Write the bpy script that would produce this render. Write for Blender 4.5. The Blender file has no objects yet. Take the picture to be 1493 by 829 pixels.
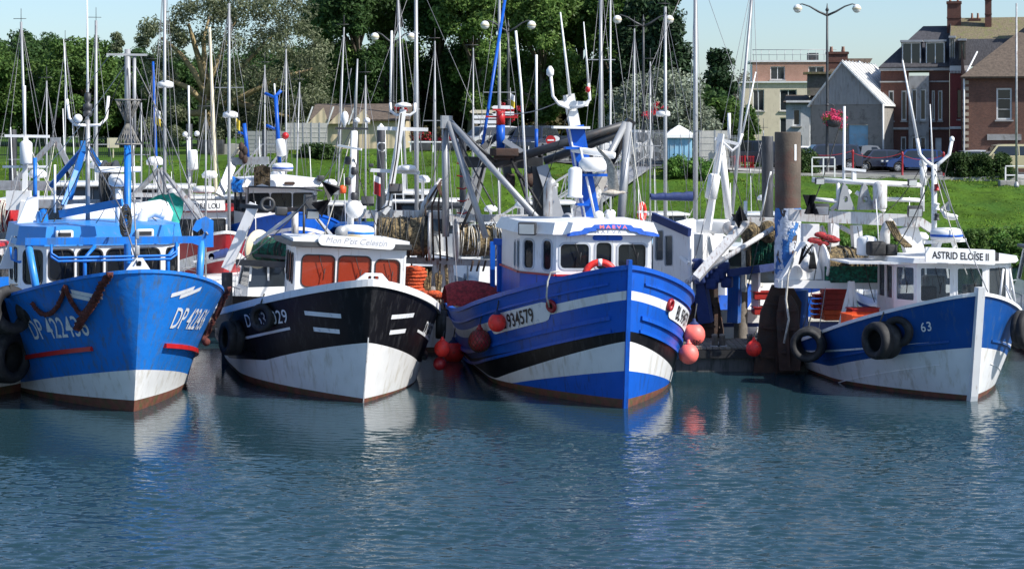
import bpy, bmesh, math, random
import numpy as np
from mathutils import Vector, Matrix, noise
from mathutils.geometry import tessellate_polygon
R = math.radians
random.seed(7)
scene = bpy.context.scene
COL = scene.collection
# ------------------------------------------------------------------ camera
F = 2800.0
CAMZ = 6.0
cam_d = bpy.data.cameras.new("camera")
cam = bpy.data.objects.new("camera", cam_d)
COL.objects.link(cam)
cam.location = (0, 0, CAMZ)
cam.rotation_euler = (R(90), 0, 0)
cam_d.sensor_width = 36
cam_d.lens = F / 1493 * 36
cam_d.shift_y = -214.5 / 1493
cam_d.clip_start = 0.5
cam_d.clip_end = 9000
scene.camera = cam
# ------------------------------------------------------------------ light
SUN = Vector((0.88, -0.42, 0.88)).normalized()      # towards the sun
w = bpy.data.worlds.new("World")
scene.world = w
w.use_nodes = True
nt = w.node_tree
sky = nt.nodes.new('ShaderNodeTexSky')
sky.sky_type = 'NISHITA'
sky.sun_disc = False
sky.sun_elevation = math.asin(SUN.z)
sky.sun_rotation = math.atan2(SUN.x, SUN.y)
sky.altitude = 0
sky.air_density = 1.0
sky.dust_density = 0.9
sky.ozone_density = 5.5
bg = nt.nodes['Background']
bg.inputs[1].default_value = 0.13
nt.links.new(sky.outputs[0], bg.inputs[0])
sd = bpy.data.lights.new("sun", 'SUN')
sd.energy = 5.0
sd.angle = R(0.5)
sd.color = (1.0, 0.955, 0.89)
so = bpy.data.objects.new("sun", sd)
COL.objects.link(so)
so.rotation_euler = (-SUN).to_track_quat('-Z', 'Y').to_euler()
so.location = (30, -20, 40)
scene.view_settings.view_transform = 'Standard'
scene.view_settings.look = 'None'
scene.view_settings.gamma = 1
scene.view_settings.exposure = 0.45
scene.render.engine = 'CYCLES'
def P(px, py, Y):
 """photo pixel (1493x829) at distance Y -> world point"""
 return Vector(((px - 746.5) * Y / F, Y, CAMZ - (py - 200) * Y / F))
# ------------------------------------------------------------------ materials
def pm(name, col, rough=0.5, metal=0.0, var=0.12, scale=2.0, bump=0.0, bscale=20.0, dirt=None, dirt_amt=0.0,
       dscale=1.5, streak=False, spec=0.5, coat=0.0, trans=0.0, emit=None, dirtz=None):
 m = bpy.data.materials.new(name)
 m.use_nodes = True
 n = m.node_tree.nodes
 l = m.node_tree.links
 b = n['Principled BSDF']
 b.inputs['Roughness'].default_value = rough
 b.inputs['Metallic'].default_value = metal
 b.inputs['Specular IOR Level'].default_value = spec
 b.inputs['Coat Weight'].default_value = coat
 tc = n.new('ShaderNodeTexCoord')
 ns = n.new('ShaderNodeTexNoise')
 ns.inputs['Scale'].default_value = scale
 ns.inputs['Detail'].default_value = 5
 l.new(tc.outputs['Object'], ns.inputs['Vector'])
 mx = n.new('ShaderNodeMix')
 mx.data_type = 'RGBA'
 c = Vector(col[:3])
 mx.inputs[6].default_value = (*[min(1, x * (1 - var)) for x in c], 1)
 mx.inputs[7].default_value = (*[min(1, x * (1 + var)) for x in c], 1)
 rp = n.new('ShaderNodeMapRange')
 rp.inputs[1].default_value = 0.3
 rp.inputs[2].default_value = 0.7
 l.new(ns.outputs[0], rp.inputs[0])
 l.new(rp.outputs[0], mx.inputs[0])
 out = mx.outputs[2]
 if dirt is not None:
  mp = n.new('ShaderNodeMapping')
  mp.inputs['Scale'].default_value = (6, 6, 0.8) if streak else (1, 1, 1)
  l.new(tc.outputs['Object'], mp.inputs[0])
  n2 = n.new('ShaderNodeTexNoise')
  n2.inputs['Scale'].default_value = dscale
  n2.inputs['Detail'].default_value = 8
  n2.inputs['Roughness'].default_value = 0.65
  l.new(mp.outputs[0], n2.inputs['Vector'])
  r2 = n.new('ShaderNodeMapRange')
  r2.inputs[1].default_value = 0.62 - 0.25 * dirt_amt
  r2.inputs[2].default_value = 0.78 - 0.2 * dirt_amt
  r2.clamp = True
  l.new(n2.outputs[0], r2.inputs[0])
  f = r2.outputs[0]
  if dirtz is not None:      # more grime close to the waterline (a real tide mark)
   sx = n.new('ShaderNodeSeparateXYZ')
   l.new(tc.outputs['Object'], sx.inputs[0])
   r3 = n.new('ShaderNodeMapRange')
   r3.inputs[1].default_value = dirtz
   r3.inputs[2].default_value = 0.0
   r3.inputs[3].default_value = 0.25
   r3.inputs[4].default_value = 1.0
   l.new(sx.outputs[2], r3.inputs[0])
   mm = n.new('ShaderNodeMath')
   mm.operation = 'MULTIPLY'
   l.new(f, mm.inputs[0])
   l.new(r3.outputs[0], mm.inputs[1])
   f = mm.outputs[0]
  m2 = n.new('ShaderNodeMix')
  m2.data_type = 'RGBA'
  m2.inputs[7].default_value = (*dirt, 1)
  l.new(f, m2.inputs[0])
  l.new(out, m2.inputs[6])
  out = m2.outputs[2]
 l.new(out, b.inputs['Base Color'])
 if bump > 0:
  n3 = n.new('ShaderNodeTexNoise')
  n3.inputs['Scale'].default_value = bscale
  n3.inputs['Detail'].default_value = 4
  l.new(tc.outputs['Object'], n3.inputs['Vector'])
  bp = n.new('ShaderNodeBump')
  bp.inputs['Strength'].default_value = 1.0
  bp.inputs['Distance'].default_value = bump
  l.new(n3.outputs[0], bp.inputs['Height'])
  l.new(bp.outputs[0], b.inputs['Normal'])
 return m
def glass(name, col=(0.02, 0.025, 0.03), clear=0.0, tint=(0.8, 0.85, 0.85)):
 """window pane: dark, or partly see-through"""
 m = bpy.data.materials.new(name)
 m.use_nodes = True
 n = m.node_tree.nodes
 l = m.node_tree.links
 b = n['Principled BSDF']
 b.inputs['Base Color'].default_value = (*col, 1)
 b.inputs['Roughness'].default_value = 0.06
 b.inputs['Specular IOR Level'].default_value = 0.6
 if clear > 0:
  t = n.new('ShaderNodeBsdfTransparent')
  t.inputs[0].default_value = (*tint, 1)
  fr = n.new('ShaderNodeFresnel')
  fr.inputs[0].default_value = 1.5
  mr = n.new('ShaderNodeMapRange')
  mr.inputs[3].default_value = 1 - clear
  mr.inputs[4].default_value = 1
  l.new(fr.outputs[0], mr.inputs[0])
  mx = n.new('ShaderNodeMixShader')
  l.new(mr.outputs[0], mx.inputs[0])
  l.new(t.outputs[0], mx.inputs[1])
  l.new(b.outputs[0], mx.inputs[2])
  l.new(mx.outputs[0], n['Material Output'].inputs[0])
 return m
RUST = (0.16, 0.06, 0.025)
GRIME = (0.10, 0.085, 0.06)
ALGAE = (0.06, 0.08, 0.025)
T = {}
T['blueA'] = pm('blue_paint', (0.012, 0.165, 0.58), 0.38, spec=.3, var=0.1, scale=1.2, bump=0.02, bscale=2.2, dirt=(0.06, 0.13, 0.26), dirt_amt=0.5, streak=True, dscale=1.4)
T['blueA_light'] = pm('light_blue_paint', (0.03, 0.23, 0.62), 0.38, var=0.1, dirt=(0.25, 0.25, 0.25), dirt_amt=0.2, dscale=4)
T['blueC'] = pm('royal_blue_paint', (0.007, 0.09, 0.46), 0.38, spec=.3, var=0.12, scale=1.2, bump=0.012, bscale=3, dirt=(0.02, 0.05, 0.14), dirt_amt=0.3, streak=True)
T['blueD'] = pm('marine_blue_paint', (0.006, 0.065, 0.26), 0.4, spec=.3, var=0.12, scale=1.4, bump=0.01, bscale=3, dirt=(0.05, 0.1, 0.2), dirt_amt=0.3, streak=True)
T['navy'] = pm('navy_canvas', (0.01, 0.028, 0.12), 0.7, var=0.2, scale=4, bump=0.01, bscale=9)
T['black'] = pm('black_paint', (0.006, 0.006, 0.008), 0.4, spec=.25, var=0.2, dirt=(.03,.03,.032), dirt_amt=.4, streak=True, bump=0.008, bscale=3)
T['white'] = pm('white_paint', (0.74, 0.74, 0.73), 0.35, var=0.05, dirt=(0.35, 0.28, 0.2), dirt_amt=0.12, dscale=3, streak=True)
T['hullwhite'] = pm('white_hull_paint', (0.72, 0.72, 0.71), 0.35, var=0.06, bump=0.01, bscale=2.5, dirt=(0.50, 0.47, 0.40), dirt_amt=0.4, dscale=.9, streak=True)
T['gelcoat'] = pm('gelcoat', (0.76, 0.76, 0.74), 0.22, var=0.04, dirt=(0.45, 0.42, 0.35), dirt_amt=0.2, dscale=2)
T['antifoul'] = pm('red_antifouling', (0.16, 0.055, 0.035), 0.7, var=0.3, scale=5, dirt=ALGAE, dirt_amt=0.6, dscale=3, bump=0.01, bscale=15)
T['red'] = pm('red_paint', (0.42, 0.012, 0.014), 0.4, var=0.15, dirt=(0.1, 0.02, 0.02), dirt_amt=0.4)
T['darkred'] = pm('dark_red_paint', (0.28, 0.012, 0.018), 0.4, var=0.12)
T['letter'] = pm('white_lettering', (0.72, 0.73, 0.74), 0.5, var=0.06, dirt=(0.25, 0.3, 0.4), dirt_amt=0.25, dscale=6)
T['ink'] = pm('black_lettering', (0.012, 0.012, 0.014), 0.5)
T['greyink'] = pm('grey_lettering', (0.42, 0.42, 0.45), 0.5)
T['alu'] = pm('aluminium', (0.33, 0.34, 0.35), 0.45, metal=0.3, var=0.08, scale=3)
T['galv'] = pm('galvanised_steel', (0.36, 0.37, 0.38), 0.5, metal=0.4, var=0.2, scale=6, dirt=RUST, dirt_amt=0.35, dscale=3, streak=True)
T['steel_dark'] = pm('dark_steel', (0.05, 0.052, 0.055), 0.5, metal=0.2, var=0.3, scale=4, dirt=RUST, dirt_amt=0.0)
T['grime_white'] = pm('worn_white_paint', (0.60, 0.60, 0.59), 0.45, var=0.08, scale=4, dirt=RUST, dirt_amt=0.42, dscale=3.2, streak=True)
T['rust'] = pm('rusty_steel', (0.06, 0.03, 0.02), 0.85, var=0.45, scale=3, dirt=(0.04, 0.03, 0.025), dirt_amt=0.8, dscale=2, bump=0.01, bscale=25)
T['rustpile'] = pm('weathered_steel_pile', (0.10, 0.078, 0.058), 0.8, var=0.35, scale=1.6, dirt=(0.13, 0.05, 0.035), dirt_amt=0.5, dscale=1.1, bump=0.01, bscale=20)
T['darkpile'] = pm('dark_pile', (0.035, 0.037, 0.042), 0.6, var=0.25, scale=2, dirt=(0.10, 0.10, 0.11), dirt_amt=0.4, streak=True)
T['rubber'] = pm('rubber', (0.013, 0.013, 0.014), 0.72, var=0.3, scale=8, dirt=(0.05, 0.05, 0.048), dirt_amt=0.4, dscale=4, bump=0.004, bscale=60)
T['orange'] = pm('orange_buoy', (0.85, 0.035, 0.025), 0.5, var=0.15, dirt=(0.3, 0.03, 0.02), dirt_amt=0.45, dscale=6, bump=.01, bscale=6)
T['pink'] = pm('faded_buoy', (0.85, 0.16, 0.13), 0.5, var=0.12, scale=3, dirt=(0.4, 0.08, 0.07), dirt_amt=0.2, dscale=5)
T['orangebox'] = pm('orange_plastic', (0.68, 0.085, 0.015), 0.5, var=0.2, scale=6)
T['redbox'] = pm('red_plastic', (0.35, 0.02, 0.015), 0.5, var=0.25, scale=6)
T['rope_red'] = pm('rusty_red_rope', (0.10, 0.024, 0.018), 0.9, var=0.5, scale=14, bump=0.02, bscale=30)
T['rope_white'] = pm('pale_rope', (0.5, 0.48, 0.42), 0.9, var=0.3, scale=20)
T['rope_dark'] = pm('dark_rope', (0.05, 0.05, 0.045), 0.9, var=0.4, scale=20)
T['wire'] = pm('steel_wire', (0.22, 0.22, 0.23), 0.5, metal=0.5, var=0.2, scale=30)
T['net_green'] = pm('green_net', (0.015, 0.16, 0.10), 0.95, var=0.7, scale=9, dirt=(0.02, 0.05, 0.035), dirt_amt=0.9, dscale=12, bump=0.05, bscale=22)
T['net_tan'] = pm('tan_net', (0.27, 0.20, 0.10), 0.95, var=0.5, scale=12, dirt=(0.05, 0.04, 0.025), dirt_amt=0.9, dscale=14, bump=0.05, bscale=24)
T['net_dark'] = pm('dark_net', (0.05, 0.04, 0.03), 0.95, var=0.6, scale=10, dirt=(0.14, 0.10, 0.05), dirt_amt=0.7, dscale=12, bump=0.05, bscale=20)
T['net_orange'] = pm('orange_net', (0.55, 0.08, 0.02), 0.9, var=0.5, scale=10, dirt=(0.2, 0.04, 0.02), dirt_amt=0.6, dscale=12, bump=0.04, bscale=22)
T['net_red'] = pm('red_net', (0.33, 0.03, 0.035), 0.9, var=0.4, scale=10, dirt=(0.12, 0.02, 0.02), dirt_amt=0.6, dscale=14, bump=0.04, bscale=26)
T['plastic_white'] = pm('white_plastic', (0.78, 0.78, 0.77), 0.35, var=0.03)
T['cushion'] = pm('cream_float', (0.62, 0.55, 0.40), 0.6, var=0.1)
T['yellow'] = pm('yellow_paint', (0.65, 0.42, 0.03), 0.5)
T['wood_old'] = pm('weathered_wood', (0.16, 0.14, 0.115), 0.85, var=0.3, scale=6, bump=0.006, bscale=30, dirt=ALGAE, dirt_amt=0.3)
T['concrete'] = pm('concrete', (0.30, 0.29, 0.27), 0.85, var=0.15, scale=2, bump=0.004, bscale=40, dirt=(0.1, 0.095, 0.08), dirt_amt=0.5, streak=True)
T['pontoon'] = pm('pontoon_float', (0.10, 0.10, 0.097), 0.8, var=0.25, scale=1.5, dirt=(0.02, 0.025, 0.02), dirt_amt=0.6, streak=True)
T['deck'] = pm('grey_deck', (0.22, 0.23, 0.23), 0.8, var=0.2, scale=4)
T['insidewall'] = pm('cabin_lining', (0.32, 0.27, 0.22), 0.8)
T['insideorange'] = pm('orange_cabin_lining', (0.8, 0.22, 0.09), 0.7, var=0.5, scale=2)
T['glass'] = glass('dark_glass')
T['glass_b'] = glass('orange_glow_glass', (0.5, 0.07, 0.03), 0.5, (0.95, 0.5, 0.4))  # orange base colour stands in for light on the cabin lining behind
T['glass_c'] = glass('smoked_glass', (0.03, 0.035, 0.04), 0.6, (0.55, 0.58, 0.6))
T['glass_clear'] = glass('clear_glass', (0.2, 0.22, 0.23), 0.85, (0.82, 0.86, 0.87))
T['frame'] = pm('window_rubber', (0.02, 0.02, 0.022), 0.6)
T['greyframe'] = pm('grey_window_frame', (0.42, 0.45, 0.48), 0.4)
T['lamp_lens'] = pm('lamp_glass', (0.55, 0.57, 0.55), 0.1)
T['flag_y'] = pm('yellow_cloth', (0.75, 0.55, 0.05), 0.8)
# ------------------------------------------------------------------ mesh buffer
class MB:
 def __init__(self):
  self.v = []
  self.f = []
  self.m = []
  self.s = []
 def add(self, vs, fs, mat=0, smooth=False):
  b = len(self.v)
  self.v += [tuple(x) for x in vs]
  for f in fs:
   self.f.append([b + i for i in f])
   self.m.append(mat)
   self.s.append(smooth)
  return self
 def box(self, c, size, rot=None, mat=0):
  sx, sy, sz = size[0] / 2, size[1] / 2, size[2] / 2
  vs = [Vector((x * sx, y * sy, z * sz)) for x in (-1, 1) for y in (-1, 1) for z in (-1, 1)]
  if rot is not None:
   vs = [rot @ v for v in vs]
  c = Vector(c)
  vs = [v + c for v in vs]
  return self.add(vs, [(0, 1, 3, 2), (4, 6, 7, 5), (0, 4, 5, 1), (2, 3, 7, 6), (0, 2, 6, 4), (1, 5, 7, 3)], mat)
 def bbox(self, c, size, bev=0.03, rot=None, mat=0):
  """bevelled box (three nested chamfers in plan and height)"""
  bm = bmesh.new()
  bmesh.ops.create_cube(bm, size=1)
  for v in bm.verts:
   v.co = Vector((v.co.x * size[0], v.co.y * size[1], v.co.z * size[2]))
  bmesh.ops.bevel(bm, geom=bm.edges[:], offset=bev, segments=2, profile=0.6, affect='EDGES')
  c = Vector(c)
  bm.verts.index_update()
  vs = [(rot @ v.co if rot is not None else v.co) + c for v in bm.verts]
  fs = [[v.index for v in f.verts] for f in bm.faces]
  bm.free()
  return self.add(vs, fs, mat, True)
 def beam(self, p0, p1, w, h=None, up=(0, 0, 1), mat=0):
  """square bar from p0 to p1"""
  h = w if h is None else h
  p0, p1 = Vector(p0), Vector(p1)
  d = (p1 - p0).normalized()
  up = Vector(up)
  if abs(d.dot(up)) > 0.98:
   up = Vector((0, 1, 0))
  x = d.cross(up).normalized()
  z = x.cross(d).normalized()
  vs = []
  for p in (p0, p1):
   for a, b in ((-1, -1), (1, -1), (1, 1), (-1, 1)):
    vs.append(p + x * (a * w / 2) + z * (b * h / 2))
  return self.add(vs, [(0, 1, 2, 3), (7, 6, 5, 4), (0, 4, 5, 1), (1, 5, 6, 2), (2, 6, 7, 3), (3, 7, 4, 0)], mat)
 def tube(self, pts, r, seg=8, mat=0, smooth=True):
  pts = [Vector(p) for p in pts]
  n = len(pts)
  rs = r if isinstance(r, (list, tuple)) else [r] * n
  vs = []
  fs = []
  prevx = None
  for i, p in enumerate(pts):
   d = (pts[min(i + 1, n - 1)] - pts[max(i - 1, 0)])
   if d.length < 1e-9:
    d = Vector((0, 0, 1))
   d.normalize()
   if prevx is None:
    up = Vector((0, 0, 1)) if abs(d.z) < 0.95 else Vector((0, 1, 0))
    x = d.cross(up).normalized()
   else:
    x = (prevx - d * prevx.dot(d))
    x = x.normalized() if x.length > 1e-6 else d.orthogonal().normalized()
   prevx = x
   y = d.cross(x)
   for k in range(seg):
    a = 2 * math.pi * k / seg
    vs.append(p + (x * math.cos(a) + y * math.sin(a)) * rs[i])
  for i in range(n - 1):
   for k in range(seg):
    k2 = (k + 1) % seg
    fs.append((i * seg + k, i * seg + k2, (i + 1) * seg + k2, (i + 1) * seg + k))
  self.add(vs, fs, mat, smooth)
  b = len(self.v) - len(vs)
  self.f.append([b + k for k in range(seg)][::-1])
  self.f.append([b + (n - 1) * seg + k for k in range(seg)])
  self.m += [mat, mat]
  self.s += [False, False]
  return self
 def lathe(self, base, axis, prof, seg=16, mat=0, smooth=True, closed=False):
  """prof: [(r, t)] along axis from base"""
  base, axis = Vector(base), Vector(axis).normalized()
  x = axis.orthogonal().normalized()
  y = axis.cross(x)
  vs = []
  fs = []
  for r, t in prof:
   for k in range(seg):
    a = 2 * math.pi * k / seg
    vs.append(base + axis * t + (x * math.cos(a) + y * math.sin(a)) * r)
  n = len(prof)
  for i in range(n - 1 + (1 if closed else 0)):
   j = (i + 1) % n
   for k in range(seg):
    k2 = (k + 1) % seg
    fs.append((i * seg + k, i * seg + k2, j * seg + k2, j * seg + k))
  if not closed:
   fs.append([k for k in range(seg)][::-1])
   fs.append([(n - 1) * seg + k for k in range(seg)])
  return self.add(vs, fs, mat, smooth)
 def ball(self, c, r, seg=16, rings=10, mat=0, sq=(1, 1, 1)):
  c = Vector(c)
  vs = []
  fs = []
  for i in range(rings + 1):
   th = math.pi * i / rings
   for k in range(seg):
    a = 2 * math.pi * k / seg
    vs.append(c + Vector((math.sin(th) * math.cos(a) * r * sq[0], math.sin(th) * math.sin(a) * r * sq[1], math.cos(th) * r * sq[2])))
  for i in range(rings):
   for k in range(seg):
    k2 = (k + 1) % seg
    fs.append((i * seg + k, (i + 1) * seg + k, (i + 1) * seg + k2, i * seg + k2))
  return self.add(vs, fs, mat, True)
 def panel(self, O, U, V, outer, holes=(), th=0.04, mat=0):
  """flat plate with real holes; front face looks along U x V, thickness goes back"""
  O, U, V = Vector(O), Vector(U).normalized(), Vector(V).normalized()
  N = U.cross(V).normalized()
  loops = [list(outer)] + [list(h) for h in holes]
  l3 = [[Vector((a, b, 0)) for a, b in lp] for lp in loops]
  tris = tessellate_polygon(l3)
  flat = [p for lp in loops for p in lp]
  n = len(flat)
  fr = [O + U * a + V * b for a, b in flat]
  bk = [p - N * th for p in fr]
  fs = []
  for t in tris:
   a, b, c = t
   pa, pb, pc = flat[a], flat[b], flat[c]
   area = (pb[0] - pa[0]) * (pc[1] - pa[1]) - (pc[0] - pa[0]) * (pb[1] - pa[1])
   if area < 0:
    b, c = c, b
   fs.append((a, b, c))
   fs.append((n + c, n + b, n + a))
  s = 0
  for lp in loops:
   k = len(lp)
   for i in range(k):
    j = (i + 1) % k
    fs.append((s + i, n + s + i, n + s + j, s + j))
   s += k
  return self.add(fr + bk, fs, mat)
 def sheet(self, grid, mat=0, smooth=True):
  """grid of points -> quads"""
  nr, nc = len(grid), len(grid[0])
  fs = [(i * nc + j, i * nc + j + 1, (i + 1) * nc + j + 1, (i + 1) * nc + j) for i in range(nr - 1) for j in range(nc - 1)]
  return self.add([p for r in grid for p in r], fs, mat, smooth)
 def build(self, name, mats, parent=None, label=None, origin=None, fix=False):
  me = bpy.data.meshes.new(name)
  vs = self.v
  if origin is not None:
   o = Vector(origin)
   vs = [tuple(Vector(x) - o) for x in vs]
  me.from_pydata(vs, [], self.f)
  if not isinstance(mats, (list, tuple)):
   mats = [mats]
  for m in mats:
   me.materials.append(T[m] if isinstance(m, str) else m)
  me.polygons.foreach_set('material_index', self.m)
  me.polygons.foreach_set('use_smooth', self.s)
  if fix:
   bm = bmesh.new()
   bm.from_mesh(me)
   bmesh.ops.remove_doubles(bm, verts=bm.verts, dist=1e-4)
   bmesh.ops.recalc_face_normals(bm, faces=bm.faces)
   bm.to_mesh(me)
   bm.free()
  me.update()
  ob = bpy.data.objects.new(name, me)
  COL.objects.link(ob)
  if origin is not None:
   ob.location = origin
  if parent is not None:
   ob.parent = parent
  if label:
   ob['label'] = label
  return ob
def tag(o, label, cat, group=None, kind=None):
 o['label'] = label
 if cat:
  o['category'] = cat
 if group:
  o['group'] = group
 if kind:
  o['kind'] = kind
 return o
def thing(name, label, cat, loc=(0, 0, 0), rz=0.0, group=None):
 o = bpy.data.objects.new(name, None)
 o.empty_display_size = 0.2
 COL.objects.link(o)
 o.location = loc
 o.rotation_euler = (0, 0, rz)
 return tag(o, label, cat, group)
def struct(mb, name, mats, label=None):
 o = mb.build(name, mats)
 o['kind'] = 'structure'
 if label:
  o['label'] = label
 return o
def rootM(o):
 return Matrix.Translation(o.location) @ Matrix.Rotation(o.rotation_euler[2], 4, 'Z')
def copy_tree(o, parent=None):
 c = o.copy()
 COL.objects.link(c)
 c.parent = parent
 for ch in list(o.children):
  copy_tree(ch, c)
 return c
def rr(x0, y0, x1, y1, r=0.06, n=4):
 """rounded rectangle loop"""
 r = min(r, (x1 - x0) / 2.01, (y1 - y0) / 2.01)
 out = []
 for cx, cy, a0 in ((x1 - r, y0 + r, -90), (x1 - r, y1 - r, 0), (x0 + r, y1 - r, 90), (x0 + r, y0 + r, 180)):
  for k in range(n + 1):
   a = R(a0 + 90 * k / n)
   out.append((cx + r * math.cos(a), cy + r * math.sin(a)))
 return out
def rect(x0, y0, x1, y1):
 return [(x0, y0), (x1, y0), (x1, y1), (x0, y1)]
def sag(p0, p1, s, n=10):
 p0, p1 = Vector(p0), Vector(p1)
 return [p0.lerp(p1, k / n) - Vector((0, 0, s * 4 * (k / n) * (1 - k / n))) for k in range(n + 1)]
_tc = {}
def text_mesh(txt, size=1.0, cx=1.0, shear=0.0, bold=0.0, spacing=1.0):
 """flat text as verts and faces in 2-D, x centred, base line at 0"""
 cu = bpy.data.curves.new("t", 'FONT')
 cu.body = txt
 cu.size = size
 cu.shear = shear
 cu.space_character = spacing
 cu.offset = bold
 cu.resolution_u = 3
 ob = bpy.data.objects.new("t", cu)
 me = bpy.data.meshes.new_from_object(ob)
 vs = [(v.co.x * cx, v.co.y) for v in me.vertices]
 fs = [list(p.vertices) for p in me.polygons]
 bpy.data.objects.remove(ob)
 bpy.data.curves.remove(cu)
 bpy.data.meshes.remove(me)
 if vs:
  mid = (min(v[0] for v in vs) + max(v[0] for v in vs)) / 2
  vs = [(a - mid, b) for a, b in vs]
 return vs, fs
def flat_text(txt, O, U, V, size, cx=1.0, shear=0.0, bold=0.0, off=0.006, spacing=1.0):
 O, U, V = Vector(O), Vector(U).normalized(), Vector(V).normalized()
 N = U.cross(V).normalized()
 vs, fs = text_mesh(txt, size, cx, shear, bold, spacing)
 mb = MB()
 mb.add([O + U * a + V * b + N * off for a, b in vs], fs)
 return mb
# ------------------------------------------------------------------ hull
class Hull:
 def __init__(s, root, L, B, Bw, Hb, Hm, rake=0.4, sd=0.45, pd=2.0, qd=0.8, sw=0.5, pw=1.8, fl=1.0, sm=0.7, tp=0.12, rise=0.15, zk=-0.35, rp=1.0):
  s.__dict__.update(locals())
 def H(s, t):
  return s.Hm + (s.Hb - s.Hm) * max(0, 1 - t / s.sm) ** 2 + s.rise * max(0, (t - .6) / .4) ** 2
 def pt(s, side, t, z, off=0.0):
  H = s.H(t)
  k = max(0.0, min(z / H, 1.05))
  u = min(t / s.sd, 1)
  bd = s.B * (1 - (1 - u) ** s.pd) ** s.qd
  u = min(t / s.sw, 1)
  bw = s.Bw * (1 - (1 - u) ** s.pw)
  b = bw + (bd - bw) * k ** s.fl
  if z < 0:
   b = bw * (1 + 0.5 * z)
  b *= 1 - s.tp * max(0, (t - .6) / .4) ** 2
  y = t * s.L - s.rake * (max(0, z) / s.Hb) ** s.rp * max(0, 1 - t) ** 4
  if z < 0:
   y += -z * 0.5 * max(0, 1 - t) ** 4
  p = Vector((side * b, y, z))
  if off:
   p += s.nrm(side, t, z) * off
  return p
 def nrm(s, side, t, z):
  e = 0.004
  t = max(t, 0.004)
  a = s.pt(side, t + e, z) - s.pt(side, t - e if t > e else t, z)
  b = s.pt(side, t, z + 0.02) - s.pt(side, t, z - 0.02)
  n = a.cross(b) * (-side)
  n.normalize()
  if n.x * side < 0:
   n = -n
  return n
 def build(s, bands, mats, deckdrop=0.7, ns=44, name='hull', label=None, inner='white', deckmat='deck'):
  """bands: [(ztop function or None for the sheer, material index, rows)] from the keel up"""
  mb = MB()
  sts = [(k / ns) ** 1.6 for k in range(ns + 1)]
  for side in (-1, 1):
   rows = []
   matrow = []
   lo = lambda t: s.zk
   for fn, mi, nr in bands:
    hi = fn if fn else (lambda t: s.H(t))
    for r in range(nr):
     k = r / nr
     rows.append([s.pt(side, t, lo(t) + (max(hi(t), lo(t) + .001) - lo(t)) * k) for t in sts])
     matrow.append(mi)
    lo = (lambda h, l: (lambda t: max(min(h(t), s.H(t)), l(t) + .001)))(hi, lo)
   rows.append([s.pt(side, t, s.H(t)) for t in sts])
   for i in range(len(rows) - 1):
    g = [rows[i], rows[i + 1]]
    if side > 0:
     mb.sheet(g, matrow[i])
    else:
     mb.sheet([rows[i + 1], rows[i]], matrow[i])
   # transom half
   n = len(rows)
   c = [Vector((0, r[-1].y, r[-1].z)) for r in rows]
   e = [r[-1] for r in rows]
   for i in range(n - 1):
    q = [c[i], e[i], e[i + 1], c[i + 1]]
    mb.add(q if side > 0 else q[::-1], [(0, 1, 2, 3)], matrow[i])
  ob = mb.build(name, mats, s.root, label, fix=False)
  # weld rows of each side for smooth shading while the stem stays sharp
  bm = bmesh.new()
  bm.from_mesh(ob.data)
  for sg in (-1, 1):
   vv = [v for v in bm.verts if v.co.x * sg > 1e-5]
   bmesh.ops.remove_doubles(bm, verts=vv, dist=1e-4)
  bm.to_mesh(ob.data)
  bm.free()
  # inner bulwark and deck
  ib = MB()
  for side in (-1, 1):
   def inn(t, dz):
    z = s.H(t) - dz
    p = s.pt(side, t, z)
    ox = max(abs(p.x) - 0.09, 0)
    return Vector((side * ox, p.y + 0.12 * max(0, 1 - t / .05), z))
   g = [[inn(t, 0.02 + (deckdrop - .02) * q / 4) for t in sts] for q in range(5)]
   ib.sheet(g if side > 0 else g[::-1], 0)
  ib.build('bulwark_lining', inner, s.root)
  db = MB()
  dl = [Vector((-max(abs(s.pt(-1, t, s.H(t) - deckdrop).x) - .08, 0), s.pt(1, t, s.H(t) - deckdrop).y + .1 * max(0, 1 - t / .05), s.H(t) - deckdrop)) for t in sts]
  dr = [Vector((-p.x, p.y, p.z)) for p in dl]
  db.sheet([dl, dr], 0)
  db.build('deck', deckmat, s.root)
  return ob
 def strip(s, side, t0, t1, z0, z1, off=0.012, n=30, th=None):
  """surface strip between heights z0(t) and z1(t)"""
  mb = MB()
  ts = [t0 + (t1 - t0) * k / n for k in range(n + 1)]
  a = [s.pt(side, t, z0(t), off) for t in ts]
  b = [s.pt(side, t, z1(t), off) for t in ts]
  g = [a, b] if (side > 0) == (t1 > t0) else [b, a]
  mb.sheet(g)
  return mb
 def rail(s, side, t0, t1, z, h=0.1, d=0.07, n=36, inn=0.02):
  """square bar swept along the hull side at height z(t)"""
  mb = MB()
  ts = [t0 + (t1 - t0) * (k / n) ** 1.3 for k in range(n + 1)]
  ring = []
  for t in ts:
   nn = s.nrm(side, max(t, .01), z(t))
   nn.z = 0
   nn.normalize()
   p = s.pt(side, t, z(t))
   ring.append([p - nn * inn - Vector((0, 0, h / 2)), p + nn * d - Vector((0, 0, h / 2)), p + nn * d + Vector((0, 0, h / 2)), p - nn * inn + Vector((0, 0, h / 2))])
  for i in range(len(ts) - 1):
   for k in range(4):
    k2 = (k + 1) % 4
    q = [ring[i][k], ring[i][k2], ring[i + 1][k2], ring[i + 1][k]]
    mb.add(q if side < 0 else q[::-1], [(0, 1, 2, 3)])
  mb.add(ring[0], [(0, 1, 2, 3)])
  mb.add(ring[-1], [(3, 2, 1, 0)])
  return mb
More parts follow.
